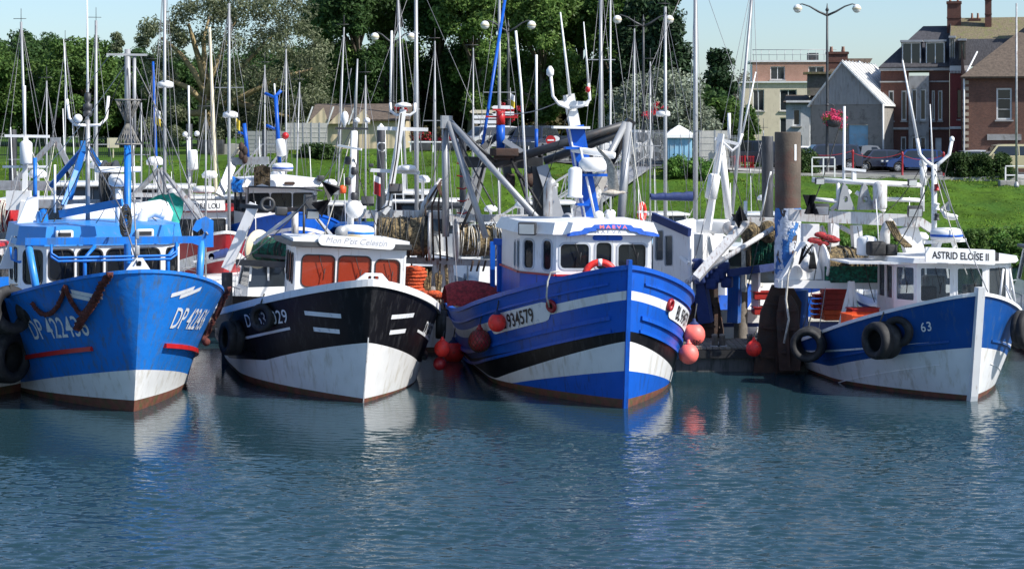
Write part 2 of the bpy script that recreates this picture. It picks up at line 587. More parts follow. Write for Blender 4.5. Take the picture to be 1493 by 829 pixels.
 def cap(s, w=0.14, h=0.09, out=0.03, t1=1.0, n=50):
  """bulwark capping running round the bow"""
  mb = MB()
  for side in (-1, 1):
   ts = [t1 * (k / n) ** 1.6 for k in range(n + 1)]
   ring = []
   for t in ts:
    p = s.pt(side, t, s.H(t))
    if t < 1e-6:
     o = Vector((0, -1, 0))
    else:
     o = s.nrm(side, t, s.H(t))
     o.z = 0
     o.normalize()
    a = p + o * out
    b = p - o * (w - out)
    if b.x * side < 0:
     b.x = 0
    z = s.H(t)
    ring.append([Vector((b.x, b.y, z - h * .3)), Vector((a.x, a.y, z - h * .3)), Vector((a.x, a.y, z + h * .7)), Vector((b.x, b.y, z + h * .7))])
   for i in range(n):
    for k in range(4):
     k2 = (k + 1) % 4
     q = [ring[i][k], ring[i][k2], ring[i + 1][k2], ring[i + 1][k]]
     mb.add(q if side < 0 else q[::-1], [(0, 1, 2, 3)], 0, k != 1)
  return mb
 def text(s, side, txt, t_mid, z_mid, size, cx=1.0, shear=0.0, follow=1.0, off=0.014, bold=0.0, spacing=1.0):
  vs, fs = text_mesh(txt, size, cx, shear, bold, spacing)
  # arc length table
  tab = [0.0]
  N = 400
  pp = s.pt(side, 0, z_mid)
  for k in range(1, N + 1):
   q = s.pt(side, k / N, z_mid)
   tab.append(tab[-1] + (q - pp).length)
   pp = q
  a0 = tab[int(t_mid * N)]
  def s_at(a):
   a = max(0, min(a, tab[-1] - 1e-6))
   lo = int(np.searchsorted(tab, a, side='right')) - 1
   return (lo + (a - tab[lo]) / max(tab[lo + 1] - tab[lo], 1e-9)) / N
  out = []
  for u, v in vs:
   t = s_at(a0 + u * (1 if side > 0 else -1))
   z = z_mid + v + (s.H(t) - s.H(t_mid)) * follow
   out.append(s.pt(side, t, z, off))
  mb = MB()
  mb.add(out, fs)
  return mb
 def stem(s, w=0.16, d=0.12, z0=-0.3, z1=None, n=14):
  """stem post standing proud of the bow"""
  z1 = s.Hb + 0.05 if z1 is None else z1
  mb = MB()
  ring = []
  for k in range(n + 1):
   z = z0 + (z1 - z0) * k / n
   zz = min(z, s.Hb)
   y = s.pt(1, 0, zz).y - (s.rake * (z - s.Hb) / s.Hb if z > s.Hb else 0)
   ring.append([Vector((-w / 2, y + .1, z)), Vector((-w * .42, y - d, z)), Vector((w * .42, y - d, z)), Vector((w / 2, y + .1, z))])
  for i in range(n):
   for k in range(4):
    k2 = (k + 1) % 4
    mb.add([ring[i][k], ring[i][k2], ring[i + 1][k2], ring[i + 1][k]], [(0, 1, 2, 3)])
  mb.add(ring[-1], [(0, 1, 2, 3)])
  return mb
def onhull(h, M_, side, px, py, off=0.0):
 """hull surface point (boat coordinates) that the photo shows at px, py"""
 best = None
 for rnd in range(4):
  if best is None:
   ts, zs = np.linspace(.005, .98, 50), np.linspace(0, 1, 26)
  else:
   ts = np.clip(np.linspace(best[1] - .02 / 4 ** rnd * 4, best[1] + .02 / 4 ** rnd * 4, 9), .003, 1)
   zs = np.linspace(best[2] - .04 / 4 ** rnd * 4, best[2] + .04 / 4 ** rnd * 4, 9)
  for t in ts:
   for q in zs:
    p = M_ @ h.pt(side, float(t), float(q) * h.H(float(t)))
    e = (p.x * F / p.y + 746.5 - px) ** 2 + (200 - (p.z - CAMZ) * F / p.y - py) ** 2
    if best is None or e < best[0]:
     best = (e, float(t), float(q))
 t, z = best[1], best[2] * h.H(best[1])
 return h.pt(side, t, z, off), h.nrm(side, t, z)
def braid(mb, pts, r, turns=9.0):
 """three-strand rope"""
 pts = [Vector(p) for p in pts]
 fine = []
 for i in range(len(pts) - 1):
  for k in range(6):
   u = k / 6
   p0, p1, p2, p3 = pts[max(i - 1, 0)], pts[i], pts[i + 1], pts[min(i + 2, len(pts) - 1)]
   fine.append(0.5 * ((2 * p1) + (p2 - p0) * u + (2 * p0 - 5 * p1 + 4 * p2 - p3) * u * u + (3 * p1 - p0 - 3 * p2 + p3) * u ** 3))
 fine.append(pts[-1])
 ln = 0
 for s in range(3):
  out = []
  ln = 0
  for i, p in enumerate(fine):
   if i:
    ln += (p - fine[i - 1]).length
   a = 2 * math.pi * (s / 3 + ln * turns)
   out.append(p + Vector((math.cos(a), .3 * math.sin(a), math.sin(a))) * r * .5)
  mb.tube(out, r * .6, 6)
# ------------------------------------------------------------------ shared boat parts
def wall_windows(root, name, O, U, V, outer, wins, th, wallmat, framemat, glassmat, r=0.08, fw=0.035, wall=None):
 """wall panel with window openings; each window is a part with its pane as a sub-part"""
 O, U, V = Vector(O), Vector(U).normalized(), Vector(V).normalized()
 N = U.cross(V).normalized()
 holes = [rr(a, b, c, d, r) for a, b, c, d in wins]
 mb = MB()
 mb.panel(O, U, V, outer, holes, th)
 wl = mb.build(name, wallmat, root)
 for a, b, c, d in wins:
  fr = MB()
  fr.panel(O + N * 0.012, U, V, rr(a - fw, b - fw, c + fw, d + fw, r + fw), [rr(a + .004, b + .004, c - .004, d - .004, r)], 0.03)
  wo = fr.build('window', framemat, root)
  g = MB()
  g.panel(O - N * (th * .5), U, V, rr(a - .01, b - .01, c + .01, d + .01, r), (), 0.006)
  g.build('pane', glassmat, wo)
  if d - b > .45 and c - a > .4:
   wp = MB()
   o_ = O + N * .05 + U * ((a + c) / 2) + V * (d + .02)
   e_ = o_ + U * (.18 * (c - a)) - V * ((d - b) * .62)
   wp.tube([o_, e_], .009, 5)
   wp.tube([e_ - V * .14 - U * .02, e_ + V * .14 + U * .02], .012, 5)
   wp.build('wiper', 'frame', wo)
 return wl
def radome(root, c, r=0.35, h=0.25, mat='plastic_white', band=None):
 mb = MB()
 mb.lathe(Vector(c), (0, 0, 1), [(r * .6, 0), (r * .96, h * .08), (r, h * .3), (r, h * .6), (r * .93, h * .85), (r * .6, h), (0.01, h * 1.03)], 24)
 o = mb.build('radar_dome', mat, root)
 if band:
  b = MB()
  b.lathe(Vector(c) + Vector((0, 0, h * .3)), (0, 0, 1), [(r + .004, 0), (r + .004, h * .2)], 24)
  b.build('band', band, o)
 return o
def pole(root, name, pts, r, mat, seg=8):
 mb = MB()
 mb.tube(pts, r, seg)
 return mb.build(name, mat, root)
def bars(root, name, segs, w, mat, label=None):
 """welded bar frame"""
 mb = MB()
 for a, b in segs:
  mb.beam(a, b, w)
 return mb.build(name, mat, root, label)
def pipes(root, name, lines, r, mat, seg=6):
 mb = MB()
 for ln in lines:
  mb.tube(ln, r, seg)
 return mb.build(name, mat, root)
def worklight(root, c, d=(0, -1, -0.4), s=0.28):
 d = Vector(d).normalized()
 q = d.to_track_quat('-Y', 'Z').to_matrix()
 mb = MB()
 mb.bbox(c, (s, s * .4, s * .7), 0.02, q)
 o = mb.build('work_light', 'steel_dark', root)
 g = MB()
 g.box(Vector(c) + d * (s * .2 + .01), (s * .85, 0.012, s * .55), q)
 g.build('lens', 'lamp_lens', o)
 return o
# ================================================================== SETTING
def crest(x):
 """height of the top of the bank along the basin (Y about 104)"""
 return float(np.interp(x, [-60, -30, -16, -12, -6, -2, 2, 6, 10, 16, 22, 40], [4.5, 4.5, 4.7, 5.15, 5.25, 5.2, 4.7, 4.35, 4.25, 3.95, 3.7, 3.6]))
def slope_back(x):
 return float(np.interp(x, [-60, -12, 5, 14], [0.022, 0.012, 0.0, 0.0]))
def ground(x, y):
 c = crest(x)
 if 88 < y < 106:
  c += .26 * noise.noise(Vector((x * .45, y * .6, 0))) + .13 * noise.noise(Vector((x * 1.3, y * 1.5, 3)))
 y0 = 86.5
 if y < 104:
  t = max(0, (y - y0) / (104 - y0))
  t2 = t ** 0.85
  z = -1.2 + (c + 1.2) * (t2 * 1.0 + 0.0)
  z -= 0.5 * math.exp(-((t - 1) / 0.12) ** 2) * 0.3
  return z
 return c - 0.15 * math.exp(-((y - 104) / 2.5) ** 2) + min(y - 104, 60) * slope_back(x)
# water
mw = bpy.data.materials.new('harbour_water')
mw.use_nodes = True
n = mw.node_tree.nodes
l = mw.node_tree.links
b = n['Principled BSDF']
b.inputs['Base Color'].default_value = (0.016, 0.042, 0.053, 1)
b.inputs['Roughness'].default_value = 0.06
b.inputs['IOR'].default_value = 1.34
tc = n.new('ShaderNodeTexCoord')
ns = n.new('ShaderNodeTexNoise')
ns.inputs['Scale'].default_value = 1.0
ns.inputs['Detail'].default_value = 2
mp = n.new('ShaderNodeMapping')
mp.inputs['Scale'].default_value = (7, 13, 1)
l.new(tc.outputs['Object'], mp.inputs[0])
l.new(mp.outputs[0], ns.inputs['Vector'])
bp = n.new('ShaderNodeBump')
bp.inputs['Distance'].default_value = 0.004
l.new(ns.outputs[0], bp.inputs['Height'])
l.new(bp.outputs[0], b.inputs['Normal'])
T['water'] = mw
# real wavelets: wind ripples on the open basin, calmer in the lee of the moored boats
wx = np.arange(-17, 17.01, .05)
wy = np.concatenate([np.arange(19, 45, .045), np.arange(45, 60, .09)])
X2, Y2 = np.meshgrid(wx, wy)
wr = np.random.default_rng(5)
def lfn(fx, fy, k):
 return sum(np.sin(X2 * fx * wr.uniform(.5, 1.6) + Y2 * fy * wr.uniform(.5, 1.6) + wr.uniform(0, 6)) for _ in range(k)) / k
edge = Y2 - .33 * X2 + 2.6 * lfn(.35, .5, 5)
op = np.clip((39.4 - edge) / 2.2, 0, 1)
op = op * op * (3 - 2 * op)
amp = .17 + .8 * op * (1 + .35 * lfn(.5, .9, 6))
Z2 = np.zeros_like(X2)
for i in range(90):
 lam = .115 * (3.6 ** (wr.random() ** 1.2))
 th = wr.normal(0, .42) + .1
 k_ = 2 * math.pi / lam
 Z2 += .0048 * lam ** .95 * np.sin(k_ * (X2 * math.sin(th) + Y2 * math.cos(th)) + wr.uniform(0, 6.28) + .6 * np.sin(X2 * wr.uniform(.2, .9) + Y2 * wr.uniform(.2, .9)))
for i in range(12):
 lam = wr.uniform(1.2, 3.0)
 th = wr.normal(0, 1.2)
 Z2 += .0035 * lam * np.sin(2 * math.pi / lam * (X2 * math.sin(th) + Y2 * math.cos(th)) + wr.uniform(0, 6.28)) * .35
fade = np.clip((60 - Y2) / 3, 0, 1) * np.clip((17 - np.abs(X2)) / 1.5, 0, 1)
Z2 = Z2 * amp * fade
nr, nc = X2.shape
me = bpy.data.meshes.new('water')
co = np.stack([X2, Y2, Z2], -1).reshape(-1, 3)
idx = (np.arange(nr - 1)[:, None] * nc + np.arange(nc - 1)[None, :])
q4 = np.stack([idx, idx + 1, idx + nc + 1, idx + nc], -1).reshape(-1, 4)
# flat sheet all round the rippled patch
o_ = len(co)
ox = [(-300, -20), (300, -20), (300, 19), (-300, 19), (-17, 19), (17, 19), (-17, 60), (17, 60), (-300, 60), (300, 60), (-300, 95), (300, 95)]
co = np.concatenate([co, np.array([(a, b_, 0) for a, b_ in ox])])
ring = np.array([(0, 1, 2, 3), (3, 4, 6, 8), (5, 2, 9, 7), (8, 9, 11, 10)]) + o_
q4 = np.concatenate([q4, ring])
me.vertices.add(len(co))
me.vertices.foreach_set('co', co.reshape(-1).astype(np.float32))
me.loops.add(q4.size)
me.loops.foreach_set('vertex_index', q4.reshape(-1).astype(np.int32))
me.polygons.add(len(q4))
me.polygons.foreach_set('loop_start', np.arange(0, q4.size, 4, dtype=np.int32))
me.polygons.foreach_set('use_smooth', np.ones(len(q4), dtype=bool))
me.update()
me.validate()
me.materials.append(mw)
wo = bpy.data.objects.new('water', me)
COL.objects.link(wo)
wo['kind'] = 'structure'
# bank and land
mg = pm('grass_ground', (0.055, 0.105, 0.012), 0.9, spec=.08, var=0.5, scale=0.6, bump=0.10, bscale=3.5, dirt=(0.045, 0.10, 0.015), dirt_amt=0.7, dscale=0.5)
T['grass'] = mg
T['blade'] = pm('grass_blades', (0.088, 0.165, 0.014), 0.8, spec=.1, var=0.75, scale=0.4, dirt=(0.17, 0.18, 0.04), dirt_amt=0.6, dscale=.5)  # large darker patches in the colour imitate mottled shade on the bank
xs = [-400, -200, -100] + [-60 + .5 * k for k in range(241)] + [100, 200, 400]
ys = [-0 + 86 + 0.6 * k for k in range(31)] + [105, 106, 108, 110, 114, 120, 130, 145, 165, 200, 400, 1500, 5000]
grid = []
for y in ys:
 row = []
 for x in xs:
  z = ground(x, y)
  row.append((x if y < 400 else x * 12, y, z))
 grid.append(row)
mb = MB()
mb.sheet(grid)
struct(mb, 'ground', 'grass')
# grass tufts on the bank (one mass)
rng = np.random.default_rng(3)
N = 150000
gx = rng.uniform(-34, 36, N)
gy = 87.5 + 19.5 * rng.random(N)
gz = np.array([ground(float(a), float(c)) for a, c in zip(gx, gy)]) - 0.03
ang = rng.uniform(0, math.pi, N)
hh = rng.uniform(0.05, 0.13, N) * (0.7 + 0.6 * np.sin(gx * .7) * np.cos(gy * .5))
hh = np.maximum(hh, 0.03)
ww = rng.uniform(0.012, 0.04, N)
lean = rng.normal(0, 0.06, (N, 2))
v = np.zeros((N, 3, 3))
v[:, 0] = np.stack([gx - np.cos(ang) * ww, gy - np.sin(ang) * ww, gz], 1)
v[:, 1] = np.stack([gx + np.cos(ang) * ww, gy + np.sin(ang) * ww, gz], 1)
v[:, 2] = np.stack([gx + lean[:, 0], gy + lean[:, 1], gz + hh], 1)
def np_mesh(name, verts, k, mat, parent=None, origin=None):
 """verts (n,k,3): n faces of k corners"""
 n_ = verts.shape[0]
 if origin is not None:
  verts = verts - np.array(origin)
 me = bpy.data.meshes.new(name)
 me.vertices.add(n_ * k)
 me.vertices.foreach_set('co', verts.reshape(-1).astype(np.float32))
 me.loops.add(n_ * k)
 me.loops.foreach_set('vertex_index', np.arange(n_ * k, dtype=np.int32))
 me.polygons.add(n_)
 me.polygons.foreach_set('loop_start', np.arange(0, n_ * k, k, dtype=np.int32))
 me.update()
 me.validate()
 me.materials.append(T[mat] if isinstance(mat, str) else mat)
 ob = bpy.data.objects.new(name, me)
 COL.objects.link(ob)
 if origin is not None:
  ob.location = origin
 if parent:
  ob.parent = parent
 return ob
o = np_mesh('grass', v, 3, 'blade')
tag(o, 'rough green grass growing over the sunlit bank above the basin', 'grass', kind='stuff')
# road, pavement and kerb on the far right
T['asphalt'] = pm('asphalt', (0.075, 0.075, 0.077), 0.9, var=0.12, scale=3, bump=0.004, bscale=60)
T['paving'] = pm('paving', (0.34, 0.33, 0.30), 0.85, var=0.12, scale=3)
T['kerb'] = pm('kerb_stone', (0.33, 0.32, 0.30), 0.8)
T['paint_w'] = pm('road_marking', (0.7, 0.7, 0.68), 0.7)
def strip_ground(name, x0, x1, y0, y1, dz, mat, n_=30):
 m = MB()
 g = []
 for y in np.linspace(y0, y1, 8):
  g.append([(x, y, ground(x, y) + dz) for x in np.linspace(x0, x1, n_)])
 m.sheet(g)
 return struct(m, name, mat)
strip_ground('pavement', 12, 60, 106.0, 109.0, 0.13, 'paving')
strip_ground('road', 12, 60, 109.2, 131.0, 0.05, 'asphalt')
strip_ground('far_pavement', 12, 60, 131.1, 134.5, 0.15, 'paving')
strip_ground('car_park', -3.5, 11.9, 105.5, 125, 0.05, 'asphalt')
mb = MB()
for y in (105.95, 109.1):
 mb.sheet([[(x, y - .07, ground(x, y) - .1) for x in np.linspace(12, 60, 20)], [(x, y - .07, ground(x, y) + .16) for x in np.linspace(12, 60, 20)], [(x, y + .07, ground(x, y) + .16) for x in np.linspace(12, 60, 20)], [(x, y + .07, ground(x, y) - .1) for x in np.linspace(12, 60, 20)]], 0, False)
struct(mb, 'kerb', 'kerb')
mb = MB()
for k in range(9):
 x = 14 + k * 4.6
 z = ground(x, 119) + 0.056
 mb.add([(x, 118.9, z), (x + 2.4, 118.9, z), (x + 2.4, 119.05, z), (x, 119.05, z)], [(0, 1, 2, 3)])
struct(mb, 'road_marking', 'paint_w')
# ------------------------------------------------------------------ vegetation
def leaf_mat(name, col, col2, rough=0.6, trans=0.35):
 m = bpy.data.materials.new(name)
 m.use_nodes = True
 n = m.node_tree.nodes
 l = m.node_tree.links
 b = n['Principled BSDF']
 b.inputs['Roughness'].default_value = rough
 b.inputs['Specular IOR Level'].default_value = 0.2
 gi = n.new('ShaderNodeNewGeometry')
 rp = n.new('ShaderNodeValToRGB')
 rp.color_ramp.elements[0].color = (*col, 1)
 rp.color_ramp.elements[1].color = (*col2, 1)
 l.new(gi.outputs['Random Per Island'], rp.inputs[0])
 tc = n.new('ShaderNodeTexCoord')
 ns = n.new('ShaderNodeTexNoise')
 ns.inputs['Scale'].default_value = 0.45
 ns.inputs['Detail'].default_value = 3
 l.new(tc.outputs['Object'], ns.inputs['Vector'])
 mr = n.new('ShaderNodeMapRange')
 mr.inputs[1].default_value = 0.35
 mr.inputs[2].default_value = 0.68
 mr.inputs[3].default_value = 0.7
 mr.inputs[4].default_value = 1.35
 l.new(ns.outputs[0], mr.inputs[0])
 vm = n.new('ShaderNodeVectorMath')
 vm.operation = 'SCALE'
 l.new(rp.outputs[0], vm.inputs[0])
 l.new(mr.outputs[0], vm.inputs['Scale'])
 l.new(vm.outputs[0], b.inputs['Base Color'])
 t = n.new('ShaderNodeBsdfTranslucent')
 l.new(vm.outputs[0], t.inputs[0])
 mx = n.new('ShaderNodeMixShader')
 mx.inputs[0].default_value = trans
 l.new(b.outputs[0], mx.inputs[1])
 l.new(t.outputs[0], mx.inputs[2])
 l.new(mx.outputs[0], n['Material Output'].inputs[0])
 T[name] = m
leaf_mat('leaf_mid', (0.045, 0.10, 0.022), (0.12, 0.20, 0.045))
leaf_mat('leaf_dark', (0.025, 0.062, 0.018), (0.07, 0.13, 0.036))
leaf_mat('leaf_poplar', (0.06, 0.13, 0.03), (0.24, 0.36, 0.10), rough=0.4, trans=.45)
leaf_mat('leaf_silver', (0.12, 0.15, 0.10), (0.30, 0.34, 0.25), rough=0.55, trans=0.25)
leaf_mat('leaf_willow', (0.06, 0.085, 0.035), (0.23, 0.25, 0.15), rough=0.5)
leaf_mat('leaf_conifer', (0.012, 0.032, 0.014), (0.03, 0.06, 0.022), trans=0.15)
leaf_mat('leaf_pale', (0.16, 0.16, 0.11), (0.28, 0.27, 0.20))
leaf_mat('leaf_bright', (0.06, 0.15, 0.025), (0.14, 0.26, 0.05))
leaf_mat('leaf_hedge', (0.025, 0.055, 0.015), (0.065, 0.11, 0.03))
leaf_mat('leaf_rusty', (0.07, 0.06, 0.03), (0.13, 0.11, 0.05))
T['bark'] = pm('bark', (0.10, 0.085, 0.065), 0.9, var=0.35, scale=5, bump=0.02, bscale=12)
T['bark_pale'] = pm('pale_bark', (0.26, 0.20, 0.10), 0.85, var=0.3, scale=4, bump=0.02, bscale=10)
RG = np.random.default_rng(11)
def leaves(cl, per, size, flat=0.5):
 """cl: array (n,4) of clump centres and radii -> leaf quads"""
 n_ = len(cl)
 tot = n_ * per
 c = np.repeat(cl[:, :3], per, 0)
 r = np.repeat(cl[:, 3], per)
 d = RG.normal(size=(tot, 3))
 d /= np.linalg.norm(d, axis=1)[:, None]
 rad = RG.random(tot) ** 0.45
 p = c + d * (rad * r)[:, None] * np.array([1, 1, 0.85])
 nrm = d * 0.7 + RG.normal(size=(tot, 3)) * 0.7 + np.array([0, 0, 0.4])
 nrm /= np.linalg.norm(nrm, axis=1)[:, None]
 a = np.cross(nrm, RG.normal(size=(tot, 3)))
 a /= np.linalg.norm(a, axis=1)[:, None]
 bb = np.cross(nrm, a)
 s = size * RG.uniform(0.6, 1.3, tot)
 sa = a * s[:, None]
 sb = bb * (s * flat)[:, None]
 v = np.stack([p - sa, p - sb * 0.9, p + sa, p + sb], 1)
 return v
def crown_clumps(base, H, Rx, Ry, n_, cr, shape='round', gap=0.0, z0=0.25):
 out = []
 bx, by, bz = base
 k = 0
 while len(out) < n_ and k < n_ * 20:
  k += 1
  u = RG.uniform(-1, 1, 3)
  if (u ** 2).sum() > 1:
   continue
  if shape != 'fill' and (u ** 2).sum() < 0.2 and RG.random() < 0.6:
   continue
  zc = (u[2] + 1) / 2
  if shape == 'cone':
   f = (1 - zc) ** 0.8 + 0.08
   f /= max(0.3, math.sqrt(max(1e-3, 1 - u[2] ** 2)))
  elif shape == 'column':
   f = 0.9
  elif shape == 'dome':
   f = 1.0 + 0.15 * (1 - zc)
  else:
   f = 1
  x = bx + u[0] * Rx * f
  y = by + u[1] * Ry * f
  z = bz + H * (z0 + (1 - z0) * zc)
  if gap and noise.noise(Vector((x * .33, y * .2, z * .33 + bx))) > 0.32 - gap:
   continue
  out.append((x, y, z, cr * RG.uniform(0.6, 1.25)))
 return np.array(out)
def make_tree(name, px, pyb, Y, H, Rx, label, cat='tree', leaf='leaf_mid', n_=60, per=170, size=0.19, cr=1.1, shape='round', trunk=0.3, bark='bark', z0=0.25, gap=0.0, group=None, Ry=None, forks=14, flat=0.5, base=None):
 bse = base if base is not None else P(px, pyb, Y)
 gz = ground(bse.x, Y)
 bse.z = gz - 0.05
 t = thing(name, label, cat, bse, 0, group)
 Ry = Rx if Ry is None else Ry
 cl = crown_clumps((0, 0, 0), H, Rx, Ry, n_, cr, shape, gap, z0)
 v = leaves(cl, per, size, flat)
 np_mesh('crown', v, 4, leaf, t)
 mb = MB()
 top = H * 0.82
 lean_ = RG.uniform(-.03, .03, 2) * H
 pts = []
 for k in range(7):
  q = k / 6
  pts.append(Vector((lean_[0] * q * q + 0.12 * math.sin(q * 7 + px), lean_[1] * q * q, top * q)))
 mb.tube(pts, [trunk * (1.15 - q / 6) + .03 for q in range(7)], 9)
 idx = RG.choice(len(cl), min(forks, len(cl)), replace=False)
 for i in idx:
  c = Vector(cl[i][:3])
  q = max(0.15, min(0.9, (c.z / top) * 0.62))
  f = q * 6
  a = pts[int(f)].lerp(pts[min(int(f) + 1, 6)], f - int(f))
  mid = a.lerp(c, 0.5) + Vector((0, 0, 0.12 * (c - a).length))
  mb.tube([a, mid, c], [trunk * (1 - q) * 0.5 + .04, trunk * (1 - q) * .3 + .03, 0.02], 6)
 mb.build('trunk', bark, t)
 return t
# left: a belt of dark rounded trees
for i, (px, top, rx, lf, lb) in enumerate([
 (-20, 92, 4.2, 'leaf_mid', 'broad green tree at the left edge of the belt behind the fence'),
 (38, 66, 3.6, 'leaf_dark', 'dark rounded tree behind the fence, second from the left edge'),
 (84, 72, 3.4, 'leaf_mid', 'dense green tree behind the fence, right of the leaning mast with wind vane'),
 (122, 68, 3.3, 'leaf_mid', 'highest rounded green tree of the belt, left of the tall pale mast'),
 (168, 88, 3.0, 'leaf_dark', 'dark tree half behind the white mast with the basket cones'),
 (205, 95, 2.6, 'leaf_dark', 'narrow dark tree squeezed against the left side of the big willow'),
 (252, 100, 3.0, 'leaf_dark', 'dark tree filling the gap left of the yellow willow trunk'),
 (325, 92, 3.3, 'leaf_dark', 'dark tree behind the right limbs of the willow'),
 (392, 96, 3.3, 'leaf_dark', 'dark tree behind the right half of the willow crown'),
 (440, 92, 3.0, 'leaf_dark', 'dark tree between the willow and the first poplar'),
]):
 Y = 150 + (i % 3) * 5
 H = (230 - top) * Y / F
 make_tree('tree', px, 225, Y, H, rx * 1.08, lb, leaf=lf, n_=90, per=330, size=0.17, cr=1.1, z0=0.08, group='rounded trees behind the fence')
# large willow with yellow trunk: hand-placed asymmetric crown
bse = P(298, 215, 126)
bse.z = ground(bse.x, 126) - .1
wt = thing('willow_tree', 'large airy grey green willow with a yellowish forked trunk left of the black poplars', 'tree', bse)
cl = []
limbs = []
def wl(px, py, r, y=126):
 p = P(px, py, y)
 return (p.x - bse.x, p.y - bse.y, p.z - bse.z, r)
spots = [(225, 45, 1.0), (250, 30, 1.0), (282, 20, 1.2), (315, 22, 1.3), (348, 22, 1.3), (380, 18, 1.4), (415, 25, 1.4), (445, 45, 1.3), (470, 75, 1.1), (240, 70, 1.0), (270, 62, .9), (305, 60, 1.2), (338, 58, 1.2), (372, 60, 1.4), (405, 68, 1.4), (436, 88, 1.4), (462, 108, 1.2), (212, 50, .6), (180, 62, .45), (222, 92, .7), (250, 108, .8), (228, 125, .8), (262, 135, .8), (330, 100, 1.0), (358, 98, 1.2), (388, 105, 1.3), (418, 118, 1.4), (450, 135, 1.4), (476, 140, 1.0), (240, 160, .9), (265, 172, .8), (340, 140, 1.1), (370, 140, 1.2), (400, 150, 1.3), (432, 160, 1.3), (462, 165, 1.2), (325, 165, .8), (350, 172, .9), (382, 180, 1.1), (412, 188, 1.0), (225, 190, .9), (250, 200, .7), (440, 192, 1.0), (395, 40, 1.2), (360, 2, 1.2), (400, -2, 1.2), (430, 8, 1.2), (330, 5, 1.0), (300, -5, .9), (320, 190, .7), (345, 200, .7), (375, 205, .8)]
for (a, b_, r_) in spots:
 for k in range(3):
  cl.append(wl(a + random.uniform(-14, 14), b_ + random.uniform(-12, 12), r_ * random.uniform(.6, .95), 126 + random.uniform(-3.2, 3.2)))
cl = np.array(cl)
np_mesh('crown', leaves(cl, 270, 0.125, 0.4), 4, 'leaf_willow', wt)
mb = MB()
def W(px, py, y=126):
 return P(px, py, y) - bse
fork = [W(298, 216), W(299, 180), W(298, 150), W(300, 125), W(298, 95), W(297, 55), W(305, 25)]
mb.tube(fork, [.52, .44, .38, .3, .2, .12, .06], 9)
for ln in ([(299, 150), (275, 128), (250, 118), (228, 100)], [(300, 135), (280, 100), (260, 75), (235, 55)], [(299, 160), (325, 135), (345, 105), (370, 80), (400, 50)], [(300, 140), (312, 100), (330, 60), (345, 25)], [(302, 150), (335, 150), (375, 130), (420, 110), (455, 100)], [(300, 118), (285, 70), (275, 35)], [(340, 148), (380, 160), (420, 170)], [(299, 165), (260, 165), (240, 170)]):
 pts = [W(a, b_, 126 + 0.6 * math.sin(a)) for a, b_ in ln]
 k = len(pts)
 mb.tube(pts, [.22 * (1 - i / k) + .03 for i in range(k)], 7)
mb.build('trunk', 'bark_pale', wt)
# tall poplars, rising out of the picture
for (px, top, rx, Y, lf, lb) in [
 (478, 5, 3.0, 140, 'leaf_poplar', 'tall dark poplar just right of the willow'),
 (520, -60, 3.3, 138, 'leaf_dark', 'tall black poplar behind the left end of the shed roof'),
 (562, -80, 3.2, 144, 'leaf_poplar', 'tall poplar rising above the middle of the shed roof'),
 (640, -90, 3.4, 140, 'leaf_dark', 'tall dense poplar between the two thick masts'),
 (690, -80, 3.3, 137, 'leaf_poplar', 'tall lighter green poplar left of the blue slanting mast'),
 (735, -70, 3.2, 146, 'leaf_poplar', 'tall poplar behind the road direction signs'),
 (790, -60, 3.5, 138, 'leaf_poplar', 'tall bright leaved poplar above the parked grey car'),
 (845, -80, 3.4, 142, 'leaf_poplar', 'tall poplar with light top left of the black lamp post'),
 (895, -50, 3.2, 139, 'leaf_mid', 'green poplar behind the globe of the black lamp post'),
]:
 H = (222 - top) * Y / F
 make_tree('poplar_tree', px, 222, Y, H, rx * 0.92, lb, leaf=lf, n_=115, per=300, size=0.16, cr=1.0, shape='column', z0=0.16, gap=0.27, group='tall poplars along the road', trunk=0.34, forks=26, bark='bark')
# undergrowth between the trunks
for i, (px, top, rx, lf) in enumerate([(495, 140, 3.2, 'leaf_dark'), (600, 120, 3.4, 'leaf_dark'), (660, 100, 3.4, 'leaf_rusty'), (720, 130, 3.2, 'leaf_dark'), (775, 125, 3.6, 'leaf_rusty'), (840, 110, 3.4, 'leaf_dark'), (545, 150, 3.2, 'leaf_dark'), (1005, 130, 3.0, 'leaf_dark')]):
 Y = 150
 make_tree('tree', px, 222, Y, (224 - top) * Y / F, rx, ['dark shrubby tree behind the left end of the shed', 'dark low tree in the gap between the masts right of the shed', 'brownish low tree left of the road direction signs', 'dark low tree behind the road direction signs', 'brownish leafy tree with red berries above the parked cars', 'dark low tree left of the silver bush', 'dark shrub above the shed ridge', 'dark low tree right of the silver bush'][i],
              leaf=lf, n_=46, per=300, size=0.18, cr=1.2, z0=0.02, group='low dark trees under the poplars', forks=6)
make_tree('conifer_tree', 972, 222, 128, (222 + 40) * 128 / F, 2.6, 'tall dark conifer right of the black lamp post', leaf='leaf_conifer', n_=95, per=170, size=0.2, cr=.85, shape='cone', z0=0.05, forks=8)
make_tree('conifer_tree', 935, 222, 133, (222 + 75) * 133 / F, 2.5, 'dark conifer behind the twin globe lamp post', leaf='leaf_conifer', n_=85, per=160, size=0.2, cr=.85, shape='cone', z0=0.1, forks=8)
make_tree('silver_bush', 966, 225, 119, (222 - 84) * 119 / F, 3.15, 'big rounded silver leaved bush behind the hoardings', leaf='leaf_silver', n_=110, per=230, size=0.13, cr=.75, shape='dome', z0=0.05, forks=8)
make_tree('tree', 1050, 215, 170, (215 - 50) * 170 / F, 1.25, 'small narrow dark tree standing alone right of the tall masts', leaf='leaf_conifer', n_=42, per=150, size=0.22, cr=.8, shape='column', z0=0.2, forks=6)
